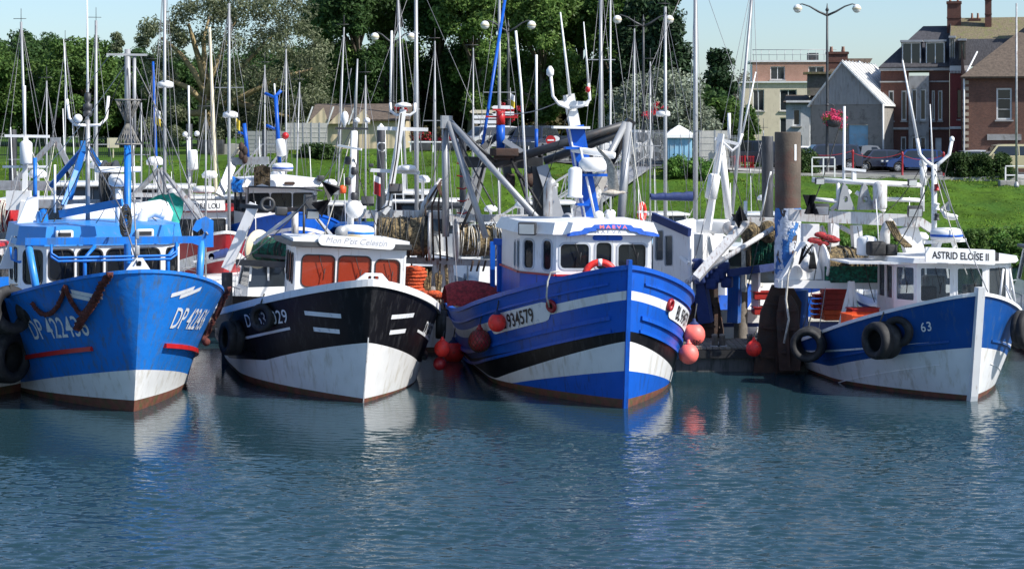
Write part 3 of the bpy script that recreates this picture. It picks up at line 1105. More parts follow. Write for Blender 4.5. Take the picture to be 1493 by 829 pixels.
make_tree('tree', 1085, 215, 185, (215 - 84) * 185 / F, 1.5, 'bare looking pale tree left of the beige flats', leaf='leaf_pale', n_=36, per=60, size=0.16, cr=.8, z0=0.35, forks=22, trunk=.18)
make_tree('conifer_tree', 1094, 232, 126, (232 - 148) * 126 / F, 0.95, 'small bright green cone shaped conifer left of the beige flats', leaf='leaf_mid', n_=42, per=150, size=0.14, cr=.42, shape='cone', z0=0.02, forks=3, trunk=.1)
make_tree('tree', 1062, 225, 140, (225 - 112) * 140 / F, 1.6, 'green tree behind the slanting white mast', leaf='leaf_mid', n_=40, per=150, size=0.2, cr=.8, z0=0.05, forks=5)
make_tree('tree', 1024, 222, 150, (222 - 105) * 150 / F, 1.9, 'dark tree filling the space beside the thick grey mast', leaf='leaf_dark', n_=40, per=150, size=0.2, cr=.9, z0=0.05, forks=5)
# hedges
def hedge(name, label, x0, x1, y, d, h, leaf, cat='hedge', n_=60, per=220, z=None, dip=0):
 cx = (x0 + x1) / 2
 zb = ground(cx, y) if z is None else z
 t = thing(name, label, cat, (cx, y, zb))
 cl = []
 for k in range(n_):
  u = RG.uniform(-1, 1)
  cl.append((u * (x1 - x0) / 2, RG.uniform(-d, d) * .8, RG.uniform(0.15, 1) * h * (1 - 0.25 * u * u * RG.random()), 0.33 * RG.uniform(.8, 1.3)))
 np_mesh('crown', leaves(np.array(cl), per, 0.075, 0.6), 4, leaf, t)
 mb = MB()
 for k in range(6):
  x = (-1 + 2 * (k + .5) / 6) * (x1 - x0) / 2 * .85
  mb.tube([(x, 0, -.1), (x + .1, .05, h * .4), (x - .1, 0, h * .8)], [.05, .03, .01], 5)
 mb.build('trunk', 'bark', t)
 return t
hedge('hedge', 'clipped dark hedge on the bank top below the beige van', P(1380, 0, 106.6).x, P(1470, 0, 106.6).x, 106.6, .9, 1.35, 'leaf_hedge', n_=90)
hedge('hedge', 'small clipped hedge left of the white railing', P(1148, 0, 107).x, P(1190, 0, 107).x, 107, .7, 1.3, 'leaf_hedge', n_=40)
hedge('hedge', 'low bramble hedge on the bank below the blue shelter', P(972, 0, 103).x, P(1040, 0, 103).x, 103, .9, 1.0, 'leaf_bright', n_=60)
hedge('bush', 'small weedy bush on the bank top below the hoardings', P(440, 0, 104).x, P(490, 0, 104).x, 104, .7, .6, 'leaf_hedge', 'bush', n_=36)
# bushes along the water's edge on the right
for i, (px, py, w_, h_, lf, lb) in enumerate([(1255, 385, 1.2, 1.0, 'leaf_bright', 'leafy shrub at the water edge behind the tan net drum'), (1315, 388, 1.2, 1.1, 'leaf_bright', 'shrub at the water edge left of the small radar'), (1385, 392, 1.3, 1.2, 'leaf_bright', 'shrub at the water edge behind the name board'), (1440, 390, 1.3, 1.3, 'leaf_mid', 'dark shrub at the water edge above the end of the name board'), (1490, 388, 1.3, 1.4, 'leaf_bright', 'shrub at the water edge at the right side of the photo'), (1205, 380, 1.1, .8, 'leaf_mid', 'dark shrub at the water edge under the white gantry')]):
 x = P(px, py, 88.5).x
 hedge('bush', lb, x - w_, x + w_, 88.6, .7, h_ + .45, lf, 'bush', n_=44, z=-0.1)
# ================================================================== BUILDINGS
def brick(name, c1, c2, mortar, sc=1.0):
 m = bpy.data.materials.new(name)
 m.use_nodes = True
 n = m.node_tree.nodes
 l = m.node_tree.links
 b = n['Principled BSDF']
 b.inputs['Roughness'].default_value = 0.9
 tc = n.new('ShaderNodeTexCoord')
 sx = n.new('ShaderNodeSeparateXYZ')
 l.new(tc.outputs['Object'], sx.inputs[0])
 ad = n.new('ShaderNodeMath')
 ad.operation = 'ADD'
 l.new(sx.outputs[0], ad.inputs[0])
 l.new(sx.outputs[1], ad.inputs[1])
 cb = n.new('ShaderNodeCombineXYZ')
 l.new(ad.outputs[0], cb.inputs[0])
 l.new(sx.outputs[2], cb.inputs[1])
 br = n.new('ShaderNodeTexBrick')
 br.inputs['Scale'].default_value = 4.0 * sc
 br.inputs['Color1'].default_value = (*c1, 1)
 br.inputs['Color2'].default_value = (*c2, 1)
 br.inputs['Mortar'].default_value = (*mortar, 1)
 br.inputs['Mortar Size'].default_value = 0.015
 l.new(cb.outputs[0], br.inputs['Vector'])
 ns = n.new('ShaderNodeTexNoise')
 ns.inputs['Scale'].default_value = 0.9
 ns.inputs['Detail'].default_value = 6
 l.new(tc.outputs['Object'], ns.inputs['Vector'])
 mr = n.new('ShaderNodeMapRange')
 mr.inputs[3].default_value = 0.6
 mr.inputs[4].default_value = 1.35
 l.new(ns.outputs[0], mr.inputs[0])
 vm = n.new('ShaderNodeVectorMath')
 vm.operation = 'SCALE'
 l.new(br.outputs[0], vm.inputs[0])
 l.new(mr.outputs[0], vm.inputs['Scale'])
 l.new(vm.outputs[0], b.inputs['Base Color'])
 T[name] = m
brick('brick_red', (0.13, 0.045, 0.03), (0.09, 0.033, 0.024), (0.15, 0.12, 0.10))  # red and brown brick darkened so the colour carries the street front's shade
brick('brick_brown', (0.15, 0.065, 0.042), (0.10, 0.042, 0.03), (0.18, 0.15, 0.12))
brick('brick_orange', (0.36, 0.19, 0.14), (0.31, 0.16, 0.11), (0.40, 0.33, 0.26))
brick('brick_pale', (0.40, 0.33, 0.24), (0.34, 0.27, 0.2), (0.4, 0.36, 0.3))
T['render_beige'] = pm('beige_render', (0.60, 0.53, 0.40), 0.9, var=0.06, dirt=(0.35, 0.3, 0.22), dirt_amt=0.25, streak=True)
T['render_white'] = pm('pale_render', (0.58, 0.60, 0.60), 0.9, var=0.06, dirt=(0.3, 0.3, 0.28), dirt_amt=0.3, streak=True)
T['stone_grey'] = pm('grey_stone', (0.34, 0.335, 0.32), 0.9, var=0.12, dirt=(0.15, 0.14, 0.12), dirt_amt=0.4)
T['slate'] = pm('slate', (0.055, 0.053, 0.058), 0.7, var=0.35, scale=5, bump=0.02, bscale=8)
T['tiles_moss'] = pm('mossy_tiles', (0.16, 0.13, 0.075), 0.9, var=0.3, scale=4, bump=0.03, bscale=7, dirt=(0.14, 0.14, 0.05), dirt_amt=0.6)
T['tiles_brown'] = pm('brown_tiles', (0.10, 0.075, 0.055), 0.9, var=0.3, scale=5, bump=0.03, bscale=7)
T['door_red'] = pm('oxblood_paint', (0.17, 0.012, 0.014), 0.5)
T['door_blue'] = pm('pale_blue_door', (0.22, 0.42, 0.56), 0.6, dirt=(0.3, 0.35, 0.38), dirt_amt=0.4)
T['win_white'] = pm('white_window_frame', (0.66, 0.67, 0.66), 0.5)
T['curtain'] = pm('net_curtain', (0.55, 0.55, 0.52), 0.9, var=0.2, scale=6)
T['gravel_wall'] = pm('roughcast_wall', (0.27, 0.255, 0.23), 0.95, var=0.15, scale=1.5, dirt=(0.12, 0.11, 0.1), dirt_amt=0.5)
T['zinc'] = pm('zinc_sheet', (0.33, 0.34, 0.35), 0.5, metal=0.2)
def corrugated(name, col, axis=0, freq=14.0, depth=0.03, dirt=None):
 m = pm(name, col, 0.6, var=0.06, dirt=dirt, dirt_amt=0.35 if dirt else 0, streak=True)
 n = m.node_tree.nodes
 l = m.node_tree.links
 tc = n.new('ShaderNodeTexCoord')
 wv = n.new('ShaderNodeTexWave')
 wv.bands_direction = 'X' if axis == 0 else 'Y'
 wv.inputs['Scale'].default_value = freq / 6.28
 l.new(tc.outputs['Object'], wv.inputs['Vector'])
 bp = n.new('ShaderNodeBump')
 bp.inputs['Distance'].default_value = depth
 l.new(wv.outputs[0], bp.inputs['Height'])
 l.new(bp.outputs[0], n['Principled BSDF'].inputs['Normal'])
 T[name] = m
 return m
corrugated('sheet_grey', (0.36, 0.36, 0.355), 0, 20, 0.03, (0.2, 0.19, 0.17))
corrugated('sheet_white', (0.78, 0.77, 0.72), 1, 12, 0.03, (0.4, 0.37, 0.3))
corrugated('boards_beige', (0.52, 0.43, 0.28), 0, 5, 0.02, (0.4, 0.33, 0.22))
def facade(t, name, O, U, W_, H_, wins, wallmat, framemat='win_white', th=0.25, cross=True, sills=True, outer=None, pane='glass', curtain=False):
 """wall at O along U with openings (x0,z0,x1,z1[,kind]); windows are parts: frame > pane, sill"""
 O, U = Vector(O), Vector(U).normalized()
 V = Vector((0, 0, 1))
 N = U.cross(V)
 mb = MB()
 mb.panel(O, U, V, outer or rect(0, 0, W_, H_), [rect(*w_[:4]) for w_ in wins], th)
 mb.build(name, wallmat, t)
 for w_ in wins:
  a, b, c, d = w_[:4]
  kind = w_[4] if len(w_) > 4 else 'window'
  if kind.startswith('door'):
   g = MB()
   g.panel(O - N * .12, U, V, rect(a, b, c, d), (), 0.05)
   dd = g.build('door', {'door': 'door_red', 'door_white': 'win_white', 'door_blue': 'door_blue', 'door_dark': 'steel_dark'}[kind], t)
   h = MB()
   h.ball(O - N * .09 + U * (c - .12) + V * (b + 1.0), .05, 8, 6)
   h.build('handle', 'alu', dd)
   continue
  f = .07 if cross else .11
  fr = MB()
  holes = [rect(a + f, b + f, (a + c) / 2 - f * .4, d - f), rect((a + c) / 2 + f * .4, b + f, c - f, d - f)] if cross else [rect(a + f, b + f, c - f, d - f)]
  fr.panel(O - N * .10, U, V, rect(a + .003, b + .003, c - .003, d - .003), holes, 0.06)
  if kind == 'grid':
   for q in (0.33, 0.66):
    fr.beam(O - N * .105 + U * (a + .05) + V * (b + (d - b) * q), O - N * .105 + U * (c - .05) + V * (b + (d - b) * q), .03)
  wo = fr.build('window', framemat, t)
  g = MB()
  g.panel(O - N * .14, U, V, rect(a, b, c, d), (), 0.01)
  g.build('pane', pane, wo)
  if sills:
   s_ = MB()
   s_.box(O + U * ((a + c) / 2) + V * (b - .06) + N * .03, (0.001, .001, .001))
   s_ = MB()
   s_.beam(O + U * (a - .1) + V * (b - .06) + N * .02, O + U * (c + .1) + V * (b - .06) + N * .02, .2, .1)
   s_.build('sill', 'stone_grey', wo)
def poly3(mb, pts, mat=0, th=None):
 if th is None:
  mb.add(pts, [list(range(len(pts)))], mat)
 else:
  pts = [Vector(p) for p in pts]
  nn = (pts[1] - pts[0]).cross(pts[2] - pts[1]).normalized()
  k = len(pts)
  vs = pts + [p - nn * th for p in pts]
  fs = [list(range(k)), list(range(k, 2 * k))[::-1]] + [(i, k + i, k + (i + 1) % k, (i + 1) % k) for i in range(k)]
  mb.add(vs, fs, mat)
 return mb
GR = 3.75
ROWA = R(-14)          # the street front turns towards the left
def local_house(name, label, px, Y, rot, cat='house', group=None, zb=GR):
 o = P(px, 0, Y)
 t = thing(name, label, cat, (o.x, Y, zb - .1), rot, group)
 return t
# --- brick row house ------------------------------------------------------
S = 20.7     # photo px per metre at Y=135
def dormer(t, x, z, w_, h_, y, label=None, mat='slate', frame='win_white'):
 d = MB()
 for sx_ in (-1, 1):
  d.box((x + sx_ * (w_ / 2), y + .8, z + h_ / 2), (.1, 1.6, h_))
 d.box((x, y + .02, z - .03), (w_, .08, .12))
 dd = d.build('dormer', mat, t)
 r = MB()
 r.box((x, y + .75, z + h_ + .07), (w_ + .35, 2.0, .14))
 r.build('roof', 'zinc', dd)
 f = MB()
 f.panel((x - w_ / 2 + .05, y, z), (1, 0, 0), (0, 0, 1), rect(0, 0, w_ - .1, h_), [rect(.1, .1, w_ / 2 - .1, h_ - .1), rect(w_ / 2, .1, w_ - .2, h_ - .1)], .06)
 f.build('window', frame, dd)
 g = MB()
 g.panel((x - w_ / 2 + .05, y + .05, z), (1, 0, 0), (0, 0, 1), rect(0, 0, w_ - .1, h_), (), .02)
 g.build('pane', 'glass', dd)
t = local_house('brick_house', 'shaded brick terraced house with grey stone bay and slate dormers right of the corrugated barn', 1284, 134, ROWA)
# local x to the right along the street front, y back; widths in metres
WA = 6.1
facade(t, 'wall', (0, 0, 0), (1, 0, 0), 3.2, 7.1, [(.9, 3.5, 1.5, 5.6), (2.35, 3.5, 2.95, 5.6), (.7, .3, 1.4, 2.3, 'door_dark'), (2.3, .7, 2.9, 2.4)], 'brick_red', cross=False)
facade(t, 'bay', (3.2, -.25, 0), (1, 0, 0), 2.3, 6.6, [(.35, 3.5, .95, 5.7), (1.3, 3.5, 1.95, 5.7), (.35, .6, .95, 2.4), (1.3, .6, 1.95, 2.4)], 'stone_grey', cross=False)
facade(t, 'wall', (5.5, 0, 0), (1, 0, 0), 2.3, 7.1, [(.3, 3.5, .65, 5.6), (1.0, 3.5, 1.5, 5.6), (.7, .3, 1.4, 2.3, 'door_white')], 'brick_red', cross=False)
mb = MB()
poly3(mb, [(0, 0, 0), (0, 9, 0), (0, 9, 7.1), (0, 0, 7.1)][::-1])
mb.box((0, 0, 0), (.01, .01, .01))
mb.build('side_wall', 'brick_red', t)
mb = MB()
for z, h_, d_ in ((7.1, .28, .34), (2.95, .16, .2), (6.2, .1, .12)):
 mb.beam((-.1, -.08, z), (7.8, -.08, z), d_, h_)
mb.build('cornice', 'stone_grey', t)
mb = MB()
poly3(mb, [(-.2, -.3, 7.22), (7.8, -.3, 7.22), (7.8, 4.5, 10.3), (4.6, 4.5, 10.3)], 0, .12)
poly3(mb, [(-.2, 9.3, 7.22), (-.2, -.3, 7.22), (4.6, 4.5, 10.3)], 0, .12)
poly3(mb, [(7.8, 9.3, 7.22), (-.2, 9.3, 7.22), (4.6, 4.5, 10.3), (7.8, 4.5, 10.3)], 0, .12)
rf = mb.build('roof', 'slate', t)
dormer(t, 3.5, 7.35, 2.2, 1.6, .1)
dormer(t, 6.2, 7.35, 2.2, 1.6, .1)
def chimney(t, x, y, z, w_, d_, h_, pots=2, mat='brick_red'):
 c = MB()
 c.box((x, y, z + h_ / 2), (w_, d_, h_))
 c.box((x, y, z + h_ - .1), (w_ + .16, d_ + .16, .16))
 c.box((x, y, z + h_ * .55), (w_ + .08, d_ + .08, .08))
 o = c.build('chimney', mat, t)
 for k in range(pots):
  p = MB()
  p.lathe((x - w_ * .28 + w_ * .56 * k / max(1, pots - 1), y, z + h_), (0, 0, 1), [(.13, 0), (.15, .05), (.11, .35), (.14, .4)], 10)
  p.build('chimney_pot', 'brick_orange', o)
chimney(t, 8.2, 4.0, 9.4, 1.6, .8, 2.6)
chimney(t, 10.6, 5.0, 9.4, 1.2, .8, 1.4, 2)
t.scale = (.6, 1, 1)
# --- narrow red-fronted house
t = local_house('terraced_house', 'narrow terraced house with oxblood red lower front and mossy tiled roof', 1284, 134, ROWA)
t.location = rootM(t) @ Vector((4.7, 0, 0))
t.scale = (.38, 1, 1)
facade(t, 'wall', (0, 0, 0), (1, 0, 0), 3.5, 7.0, [(1.2, .3, 2.2, 2.6, 'door'), (1.3, 3.6, 2.1, 5.7)], 'door_red', framemat='door_red', cross=False)
mb = MB()
mb.beam((-.02, -.1, 3.0), (3.52, -.1, 3.0), .25, .18)
mb.beam((-.02, -.1, 7.1), (3.52, -.1, 7.1), .4, .34)
for k in range(14):
 mb.box((.15 + k * .25, -.2, 6.85), (.12, .18, .2))
mb.build('cornice', 'win_white', t)
mb = MB()
poly3(mb, [(-.05, .6, 9.1), (16, .6, 9.1), (16, 5.3, 10.9), (-.05, 5.3, 10.9)], 0, .12)
mb.build('roof', 'tiles_moss', t)
mb = MB()
poly3(mb, [(-.06, -.35, 7.2), (-.06, .5, 9.1), (-.06, 5.3, 11.1), (-.06, 8.8, 7.2)], 0, .1)
mb.build('side_wall', 'slate', t)
dormer(t, .45, 7.3, .9, 1.9, -.05, mat='stone_grey', frame='stone_grey')
dormer(t, 2.2, 7.3, 1.2, 1.7, -.1, mat='slate', frame='wood_old')
mb = MB()
poly3(mb, [(-.05, -.3, 7.25), (16, -.3, 7.25), (16, .6, 9.15), (-.05, .6, 9.15)], 0, .1)
mb.build('mansard', 'slate', t)
chimney(t, 6.8, 3.6, 9.6, 1.2, .8, 2.6)
# --- right-hand brick house, nearer
t = local_house('brick_house', 'brown brick house with big white grid window and large tiled roof, right edge', 1405, 128, R(-10))
t.location.y = 127.5
facade(t, 'wall', (0, 0, 0), (1, 0, 0), 14.5, 6.4, [(2.0, 3.5, 3.0, 5.6, 'grid'), (2.0, .9, 2.9, 1.8, 'grid'), (5.1, .1, 5.9, 2.2, 'door_dark'), (4.4, 3.3, 4.85, 5.5), (9.5, 3.2, 10.8, 5.4, 'grid'), (11.5, .2, 12.5, 2.3, 'door_white')], 'brick_brown', cross=False)
facade(t, 'bay', (6.1, -.35, 0), (1, 0, 0), 2.6, 6.3, [(.25, 2.6, 2.3, 6.0, 'grid')], 'render_white', pane='curtain', sills=False)
mb = MB()
poly3(mb, [(0, 0, 0), (0, 11, 0), (0, 11, 6.4), (0, 6, 9.4), (0, 0, 6.4)][::-1])
mb.build('side_wall', 'brick_brown', t)
mb = MB()
poly3(mb, [(-.35, -.5, 6.35), (15, -.5, 6.35), (15, 6, 10.0), (4.4, 6, 10.0)], 0, .14)
mb.build('roof', 'tiles_brown', t)
mb = MB()
for z in [0.1 + k * .42 for k in range(15)]:
 mb.box((.02, -.02, z), (.38, .1, .24))
mb.build('quoins', 'brick_pale', t)
mb = MB()
mb.beam((1.4, -.05, 2.35), (3.6, -.05, 2.35), .12, .4)
mb.build('lintel', 'stone_grey', t)
mb = MB()
mb.tube([(-.1, -.2, 0), (-.1, -.2, 6.3), (.9, 2.2, 8.1)], .06, 6)
mb.build('drainpipe', 'win_white', t)
chimney(t, 6.6, 5.0, 9.6, 1.0, .8, 3.0)
# --- corrugated barn
t = local_house('barn', 'grey roughcast barn with corrugated gable and bright white ribbed roof', 1184, 134, R(-27), 'barn')
gw, gh, ga = 5.0, 4.6, 7.5
mb = MB()
mb.panel((0, 0, 0), (1, 0, 0), (0, 0, 1), rect(0, 0, gw, gh), [rect(2.6, 0, 4.0, 3.2)], .3)
mb.build('wall', 'gravel_wall', t)
mb = MB()
poly3(mb, [(-.1, -.05, gh), (gw + .1, -.05, gh), (gw / 2 - .3, -.05, ga)], 0, .1)
mb.build('gable', 'sheet_grey', t)
mb = MB()
mb.panel((2.6, .1, 0), (1, 0, 0), (0, 0, 1), rect(.02, 0, 1.38, 3.18), (), .06)
mb.build('door', 'door_blue', t)
mb = MB()
mb.box((gw, 4, gh / 2), (.25, 7.9, gh))
mb.box((0, 4, gh / 2), (.25, 7.9, gh))
mb.build('side_wall', 'gravel_wall', t)
mb = MB()
poly3(mb, [(gw + .3, -.25, gh - .1), (gw + .3, 8, gh - .1), (gw / 2 - .3, 8, ga + .12), (gw / 2 - .3, -.25, ga + .12)], 0, .1)
poly3(mb, [(-.3, 8, gh - .1), (-.3, -.25, gh - .1), (gw / 2 - .3, -.25, ga + .12), (gw / 2 - .3, 8, ga + .12)], 0, .1)
rf = mb.build('roof', 'sheet_white', t)
mb = MB()
for k in range(11):
 y = -.1 + k * .78
 mb.beam((gw + .28, y, gh - .03), (gw / 2 - .3, y, ga + .19), .07, .06)
mb.build('seam', 'win_white', rf)
mb = MB()
mb.tube([(gw + .15, -.3, 0), (gw + .15, -.3, gh)], .07, 8)
mb.build('drainpipe', 'win_white', t)
# --- beige block of flats
t = local_house('apartment_block', 'beige block of flats with orange brick top floor and roof railing', 1083, 172, R(-4), 'apartment block')
facade(t, 'wall', (0, 0, 0), (1, 0, 0), 8.2, 7.2, [(3.3, 4.7, 4.8, 6.6), (3.3, 2.4, 4.8, 4.1), (6.6, 2.4, 7.6, 4.1), (.9, 4.7, 1.9, 6.6)], 'render_beige', cross=True)
facade(t, 'upper_wall', (.9, .8, 7.2), (1, 0, 0), 7.4, 1.9, [(1.6, .3, 2.9, 1.5), (5.0, .3, 6.4, 1.5)], 'brick_orange')
mb = MB()
mb.box((4.1, 4, 3.5), (8.1, 7.4, 7.0))
mb.build('rear_wall', 'render_beige', t)
mb = MB()
mb.box((4.1, 2.0, 7.27), (8.6, 4.4, .14))
mb.box((4.6, 3.5, 9.17), (7.9, 5.6, .16))
mb.box((4.6, 3.5, 8.1), (7.3, 5.0, 1.8))
mb.build('roof', 'win_white', t)
mb = MB()
for k in range(11):
 mb.tube([(1 + k * .7, .9, 9.2), (1 + k * .7, .9, 10.2)], .025, 5)
mb.tube([(.9, .9, 10.2), (8.4, .9, 10.2)], .03, 5)
mb.tube([(.9, .9, 9.75), (8.4, .9, 9.75)], .02, 5)
mb.build('railing', 'alu', t)
mb = MB()
mb.bbox((6.4, 2.2, 9.6), (1.0, .7, .7), .05)
mb.build('roof_vent', 'steel_dark', t)
# --- small white house with a dark roof and dormer
t = local_house('house', 'small white house with steep dark roof and dormer between the flats and the barn', 1146, 146, R(-8), 'house')
facade(t, 'wall', (0, 0, 0), (1, 0, 0), 3.3, 5.0, [(.6, .6, 1.2, 2.5), (1.75, 1.6, 2.4, 3.9), (.5, 3.2, 1.1, 4.5)], 'render_white', cross=False)
mb = MB()
poly3(mb, [(-.2, -.3, 5.0), (1.9, -.3, 5.0), (1.7, 2.2, 5.6), (0, 2.2, 5.6)], 0, .1)
poly3(mb, [(1.5, -.2, 5.0), (3.6, -.2, 3.6), (6.6, 2.5, 8.4), (4.0, 2.5, 8.4)], 0, .12)
mb.build('roof', 'tiles_brown', t)
mb = MB()
mb.box((2.6, .5, 6.3), (2.0, 1.4, 1.6))
dd = mb.build('dormer', 'wood_old', t)
mb = MB()
mb.box((2.6, .4, 7.2), (2.6, 1.9, .16))
mb.build('roof', 'tiles_moss', dd)
mb = MB()
mb.beam((3.4, -.3, 4.1), (5.6, 1.2, 8.1), .12, .25)
mb.beam((.0, -.34, 5.05), (1.9, -.34, 5.05), .16, .16)
mb.build('fascia', 'win_white', t)
mb = MB()
mb.box((4.4, 1.6, 3.0), (3.2, 2.2, 6.0))
mb.build('side_wall', 'gravel_wall', t)
chimney(t, 3.9, 2.2, 7.2, 1.6, .7, 1.7, 2)
# --- shed behind the bank
t = thing('shed', 'long low beige shed with dark brown roof and three gabled bays behind the bank', 'shed', (P(462, 0, 115).x, 115, ground(-10, 115) - .1))
mb = MB()
mb.panel((0, 0, 0), (1, 0, 0), (0, 0, 1), rect(0, 0, 5.3, 1.9), (), .15)
mb.build('wall', 'boards_beige', t)
mb = MB()
poly3(mb, [(-.4, -.4, 1.85), (5.6, -.4, 1.85), (5.6, 3.0, 2.85), (-.4, 3.0, 2.85)], 0, .1)
poly3(mb, [(5.6, 3.0, 2.85), (5.6, 6, 1.9), (-.4, 6, 1.9), (-.4, 3.0, 2.85)], 0, .1)
mb.build('roof', 'tiles_brown', t)
for k in range(3):
 x = .2 + k * 1.25
 mb = MB()
 poly3(mb, [(x - .7, -.62, 1.6), (x + .55, -.62, 1.6), (x + .25, -.62, 2.55)], 0, .08)
 g = mb.build('gable', 'boards_beige', t)
 mb = MB()
 mb.beam((x - .75, -.68, 1.55), (x - .38, -.68, 2.62), .08, .08)
 mb.build('bargeboard', 'win_white', g)
mb = MB()
mb.box((5.25, 3, .95), (.1, 5.6, 1.9))
mb.build('side_wall', 'boards_beige', t)
# --- pale panel fence in front of the shed and on the left
T['fence_pale'] = pm('pale_fence_panel', (0.42, 0.41, 0.37), 0.7, var=0.1, scale=5)
T['fence_clear'] = glass('clear_fence_panel', (0.45, 0.46, 0.44), 0.4)
T['fence_green'] = pm('dark_green_fence', (0.015, 0.03, 0.022), 0.5)
def fence(label, x0, x1, y, h, mat, npan, z0=None, postmat='alu', name='fence', slats=0, g=None):
 z = ground((x0 + x1) / 2, y) if z0 is None else z0
 t = thing(name, label, 'fence', (x0, y, z), 0, g)
 wd = (x1 - x0) / npan
 for k in range(npan):
  mb = MB()
  if slats:
   for j in range(slats):
    x = wd * k + wd * (j + .5) / slats
    mb.box((x, 0, h / 2), (.025, .025, h))
   for q in (.12, .92):
    mb.box((wd * (k + .5), 0.03, h * q), (wd, .03, .05))
  else:
   mb.box((wd * (k + .5), 0, h / 2 + .05), (wd - .06, .03, h - .1))
   for q in range(1, 6):
    mb.box((wd * (k + .5), -.022, h * q / 6), (wd - .06, .02, .02))
  mb.build('panel', mat, t)
  mb = MB()
  mb.box((wd * k, 0, h / 2), (.07, .07, h + .06))
  mb.build('post', postmat, t)
 return t
fence('pale panel fence on the bank top in front of the shed gables', P(418, 0, 108).x, P(478, 0, 108).x, 108, 1.6, 'fence_pale', 5)
fence('pale see-through panel fence left of the shed', P(360, 0, 109).x, P(418, 0, 109).x, 109, 1.35, 'fence_clear', 4)
fence('long dark green bar fence under the left trees', P(-10, 0, 118).x, P(260, 0, 118).x, 118, 1.25, 'fence_green', 8, postmat='fence_green', slats=13)
fence('white hoarding panel with mesh right of the blue shelter', P(1020, 0, 109).x, P(1065, 0, 109).x, 109, 2.2, 'fence_pale', 2)
fence('wire mesh site fence left of the blue shelter', P(920, 0, 109).x, P(970, 0, 109).x, 109, 2.1, 'alu', 2, slats=14)
fence('wire mesh site fence right of the white hoarding', P(1063, 0, 108.5).x, P(1080, 0, 108.5).x, 108.5, 2.0, 'alu', 1, slats=8)
fence('low pale wall beside the no entry sign', P(798, 0, 106).x, P(830, 0, 106).x, 106, .9, 'concrete', 1, postmat='concrete')
fence('red railing at the edge of the car park near the flats', P(1058, 0, 120).x, P(1100, 0, 120).x, 120, .8, 'red', 3, slats=6, postmat='red')
# blue and white shelter
c = P(990, 0, 107.5)
t = thing('shelter', 'blue site shelter with pointed white canopy among the hoardings', 'shelter', (c.x, 107.5, ground(c.x, 107.5)))
mb = MB()
mb.bbox((0, 0, .85), (1.35, 1.2, 1.7), .03)
mb.build('cabin', 'door_blue', t)
mb = MB()
for k in range(5):
 mb.box((-.54 + .27 * k, -.615, .85), (.03, .03, 1.6))
mb.build('rib', 'door_blue', t)
mb = MB()
mb.lathe((0, 0, 1.72), (0, 0, 1), [(1.15, 0), (1.12, .18), (.7, .42), (.3, .6), (.02, .72)], 4, smooth=False)
mb.build('canopy', 'plastic_white', t)
# ------------------------------------------------------------------ lamp posts
def lamp_post(px, pyb, Y, top_py, arm, label, basket=True, baspx=12, gl=0.25, bpy_=None):
 s_ = F / Y
 b_ = P(px, pyb, Y)
 gz = ground(b_.x, Y)
 t = thing('street_lamp', label, 'street lamp', (b_.x, Y, gz), 0, 'twin globe street lamps')
 H = P(px, top_py, Y).z - gz
 mb = MB()
 mb.lathe((0, 0, 0), (0, 0, 1), [(.2, 0), (.2, .12), (.13, .2), (.13, .9), (.10, 1.0), (.085, 2.5), (.075, H * .7), (.06, H)], 12)
 mb.ball((0, 0, H * .42), .11, 10, 6)
 mb.lathe((0, 0, H - .1), (0, 0, 1), [(.07, 0), (.12, .06), (.05, .2), (.02, .45)], 10)
 mb.build('pole', 'steel_dark', t)
 for sg in (-1, 1):
  a = MB()
  a.tube([(0, 0, H - .35), (sg * arm * .3, 0, H - .12), (sg * arm * .6, 0, H + .18), (sg * arm * .85, 0, H + .32), (sg * arm, 0, H + .26)], [.07, .06, .045, .035, .03], 8)
  ao = a.build('arm', 'steel_dark', t)
  g = MB()
  g.ball((sg * arm, 0, H + .05), gl, 18, 12)
  g.build('globe', 'plastic_white', ao)
  g = MB()
  g.lathe((sg * arm, 0, H + .05), (0, 0, 1), [(gl * .9, gl * .38), (gl + .015, gl * .1), (gl + .015, -gl * .1), (gl * .9, -gl * .38)][::-1], 18)
  g.build('collar', 'cushion', ao)
 return t
lamp_post(1206, 250, 112, 14, 1.72, 'tall black street lamp with two white globes in front of the barn')
lamp_post(938, 240, 112, 30, 1.52, 'black street lamp with two white globes before the conifers')
lamp_post(741, 235, 112, 38, 1.36, 'black street lamp with two white globes half lost in the poplars')
lamp_post(573, 225, 116, 55, 1.1, 'black twin globe street lamp before the dark poplars left of the thick mast')
leaf_mat('petal_red', (0.45, 0.02, 0.03), (0.65, 0.05, 0.09), trans=.2)
leaf_mat('petal_pink', (0.55, 0.03, 0.10), (0.75, 0.10, 0.22), trans=.2)
def basket(px, py, Y, r, label, red='petal_red'):
 c = P(px, py, Y)
 t = thing('flower_basket', label, 'hanging basket', c, 0, 'flower baskets on the lamp posts')
 mb = MB()
 mb.lathe((0, 0, -r * .75), (0, 0, 1), [(.05, 0), (r * .45, .08), (r * .6, r * .6)], 14)
 mb.build('bowl', 'steel_dark', t)
 cl = np.array([(RG.normal() * r * .45, RG.normal() * r * .35, RG.normal() * r * .3, r * .35) for k in range(16)])
 np_mesh('flowers', leaves(cl, 60, .045, .9), 4, red, t)
 np_mesh('foliage', leaves(cl[:8] - np.array([0, 0, r * .15, 0]), 60, .05, .6), 4, 'leaf_bright', t)
 mb = MB()
 mb.tube([(0, 0, 0), (0, 0, r * 1.0), (-r * .5, 0, r * 1.15)], .02, 6)
 mb.build('hook', 'steel_dark', t)
basket(1216, 172, 111.6, .75, 'round basket of deep pink flowers on the lamp post before the barn', 'petal_pink')
basket(952, 165, 111.6, .62, 'basket of red flowers with bright leaves on the lamp post before the conifers')
basket(742, 163, 111.6, .6, 'dark basket of red flowers left of the parked grey car')
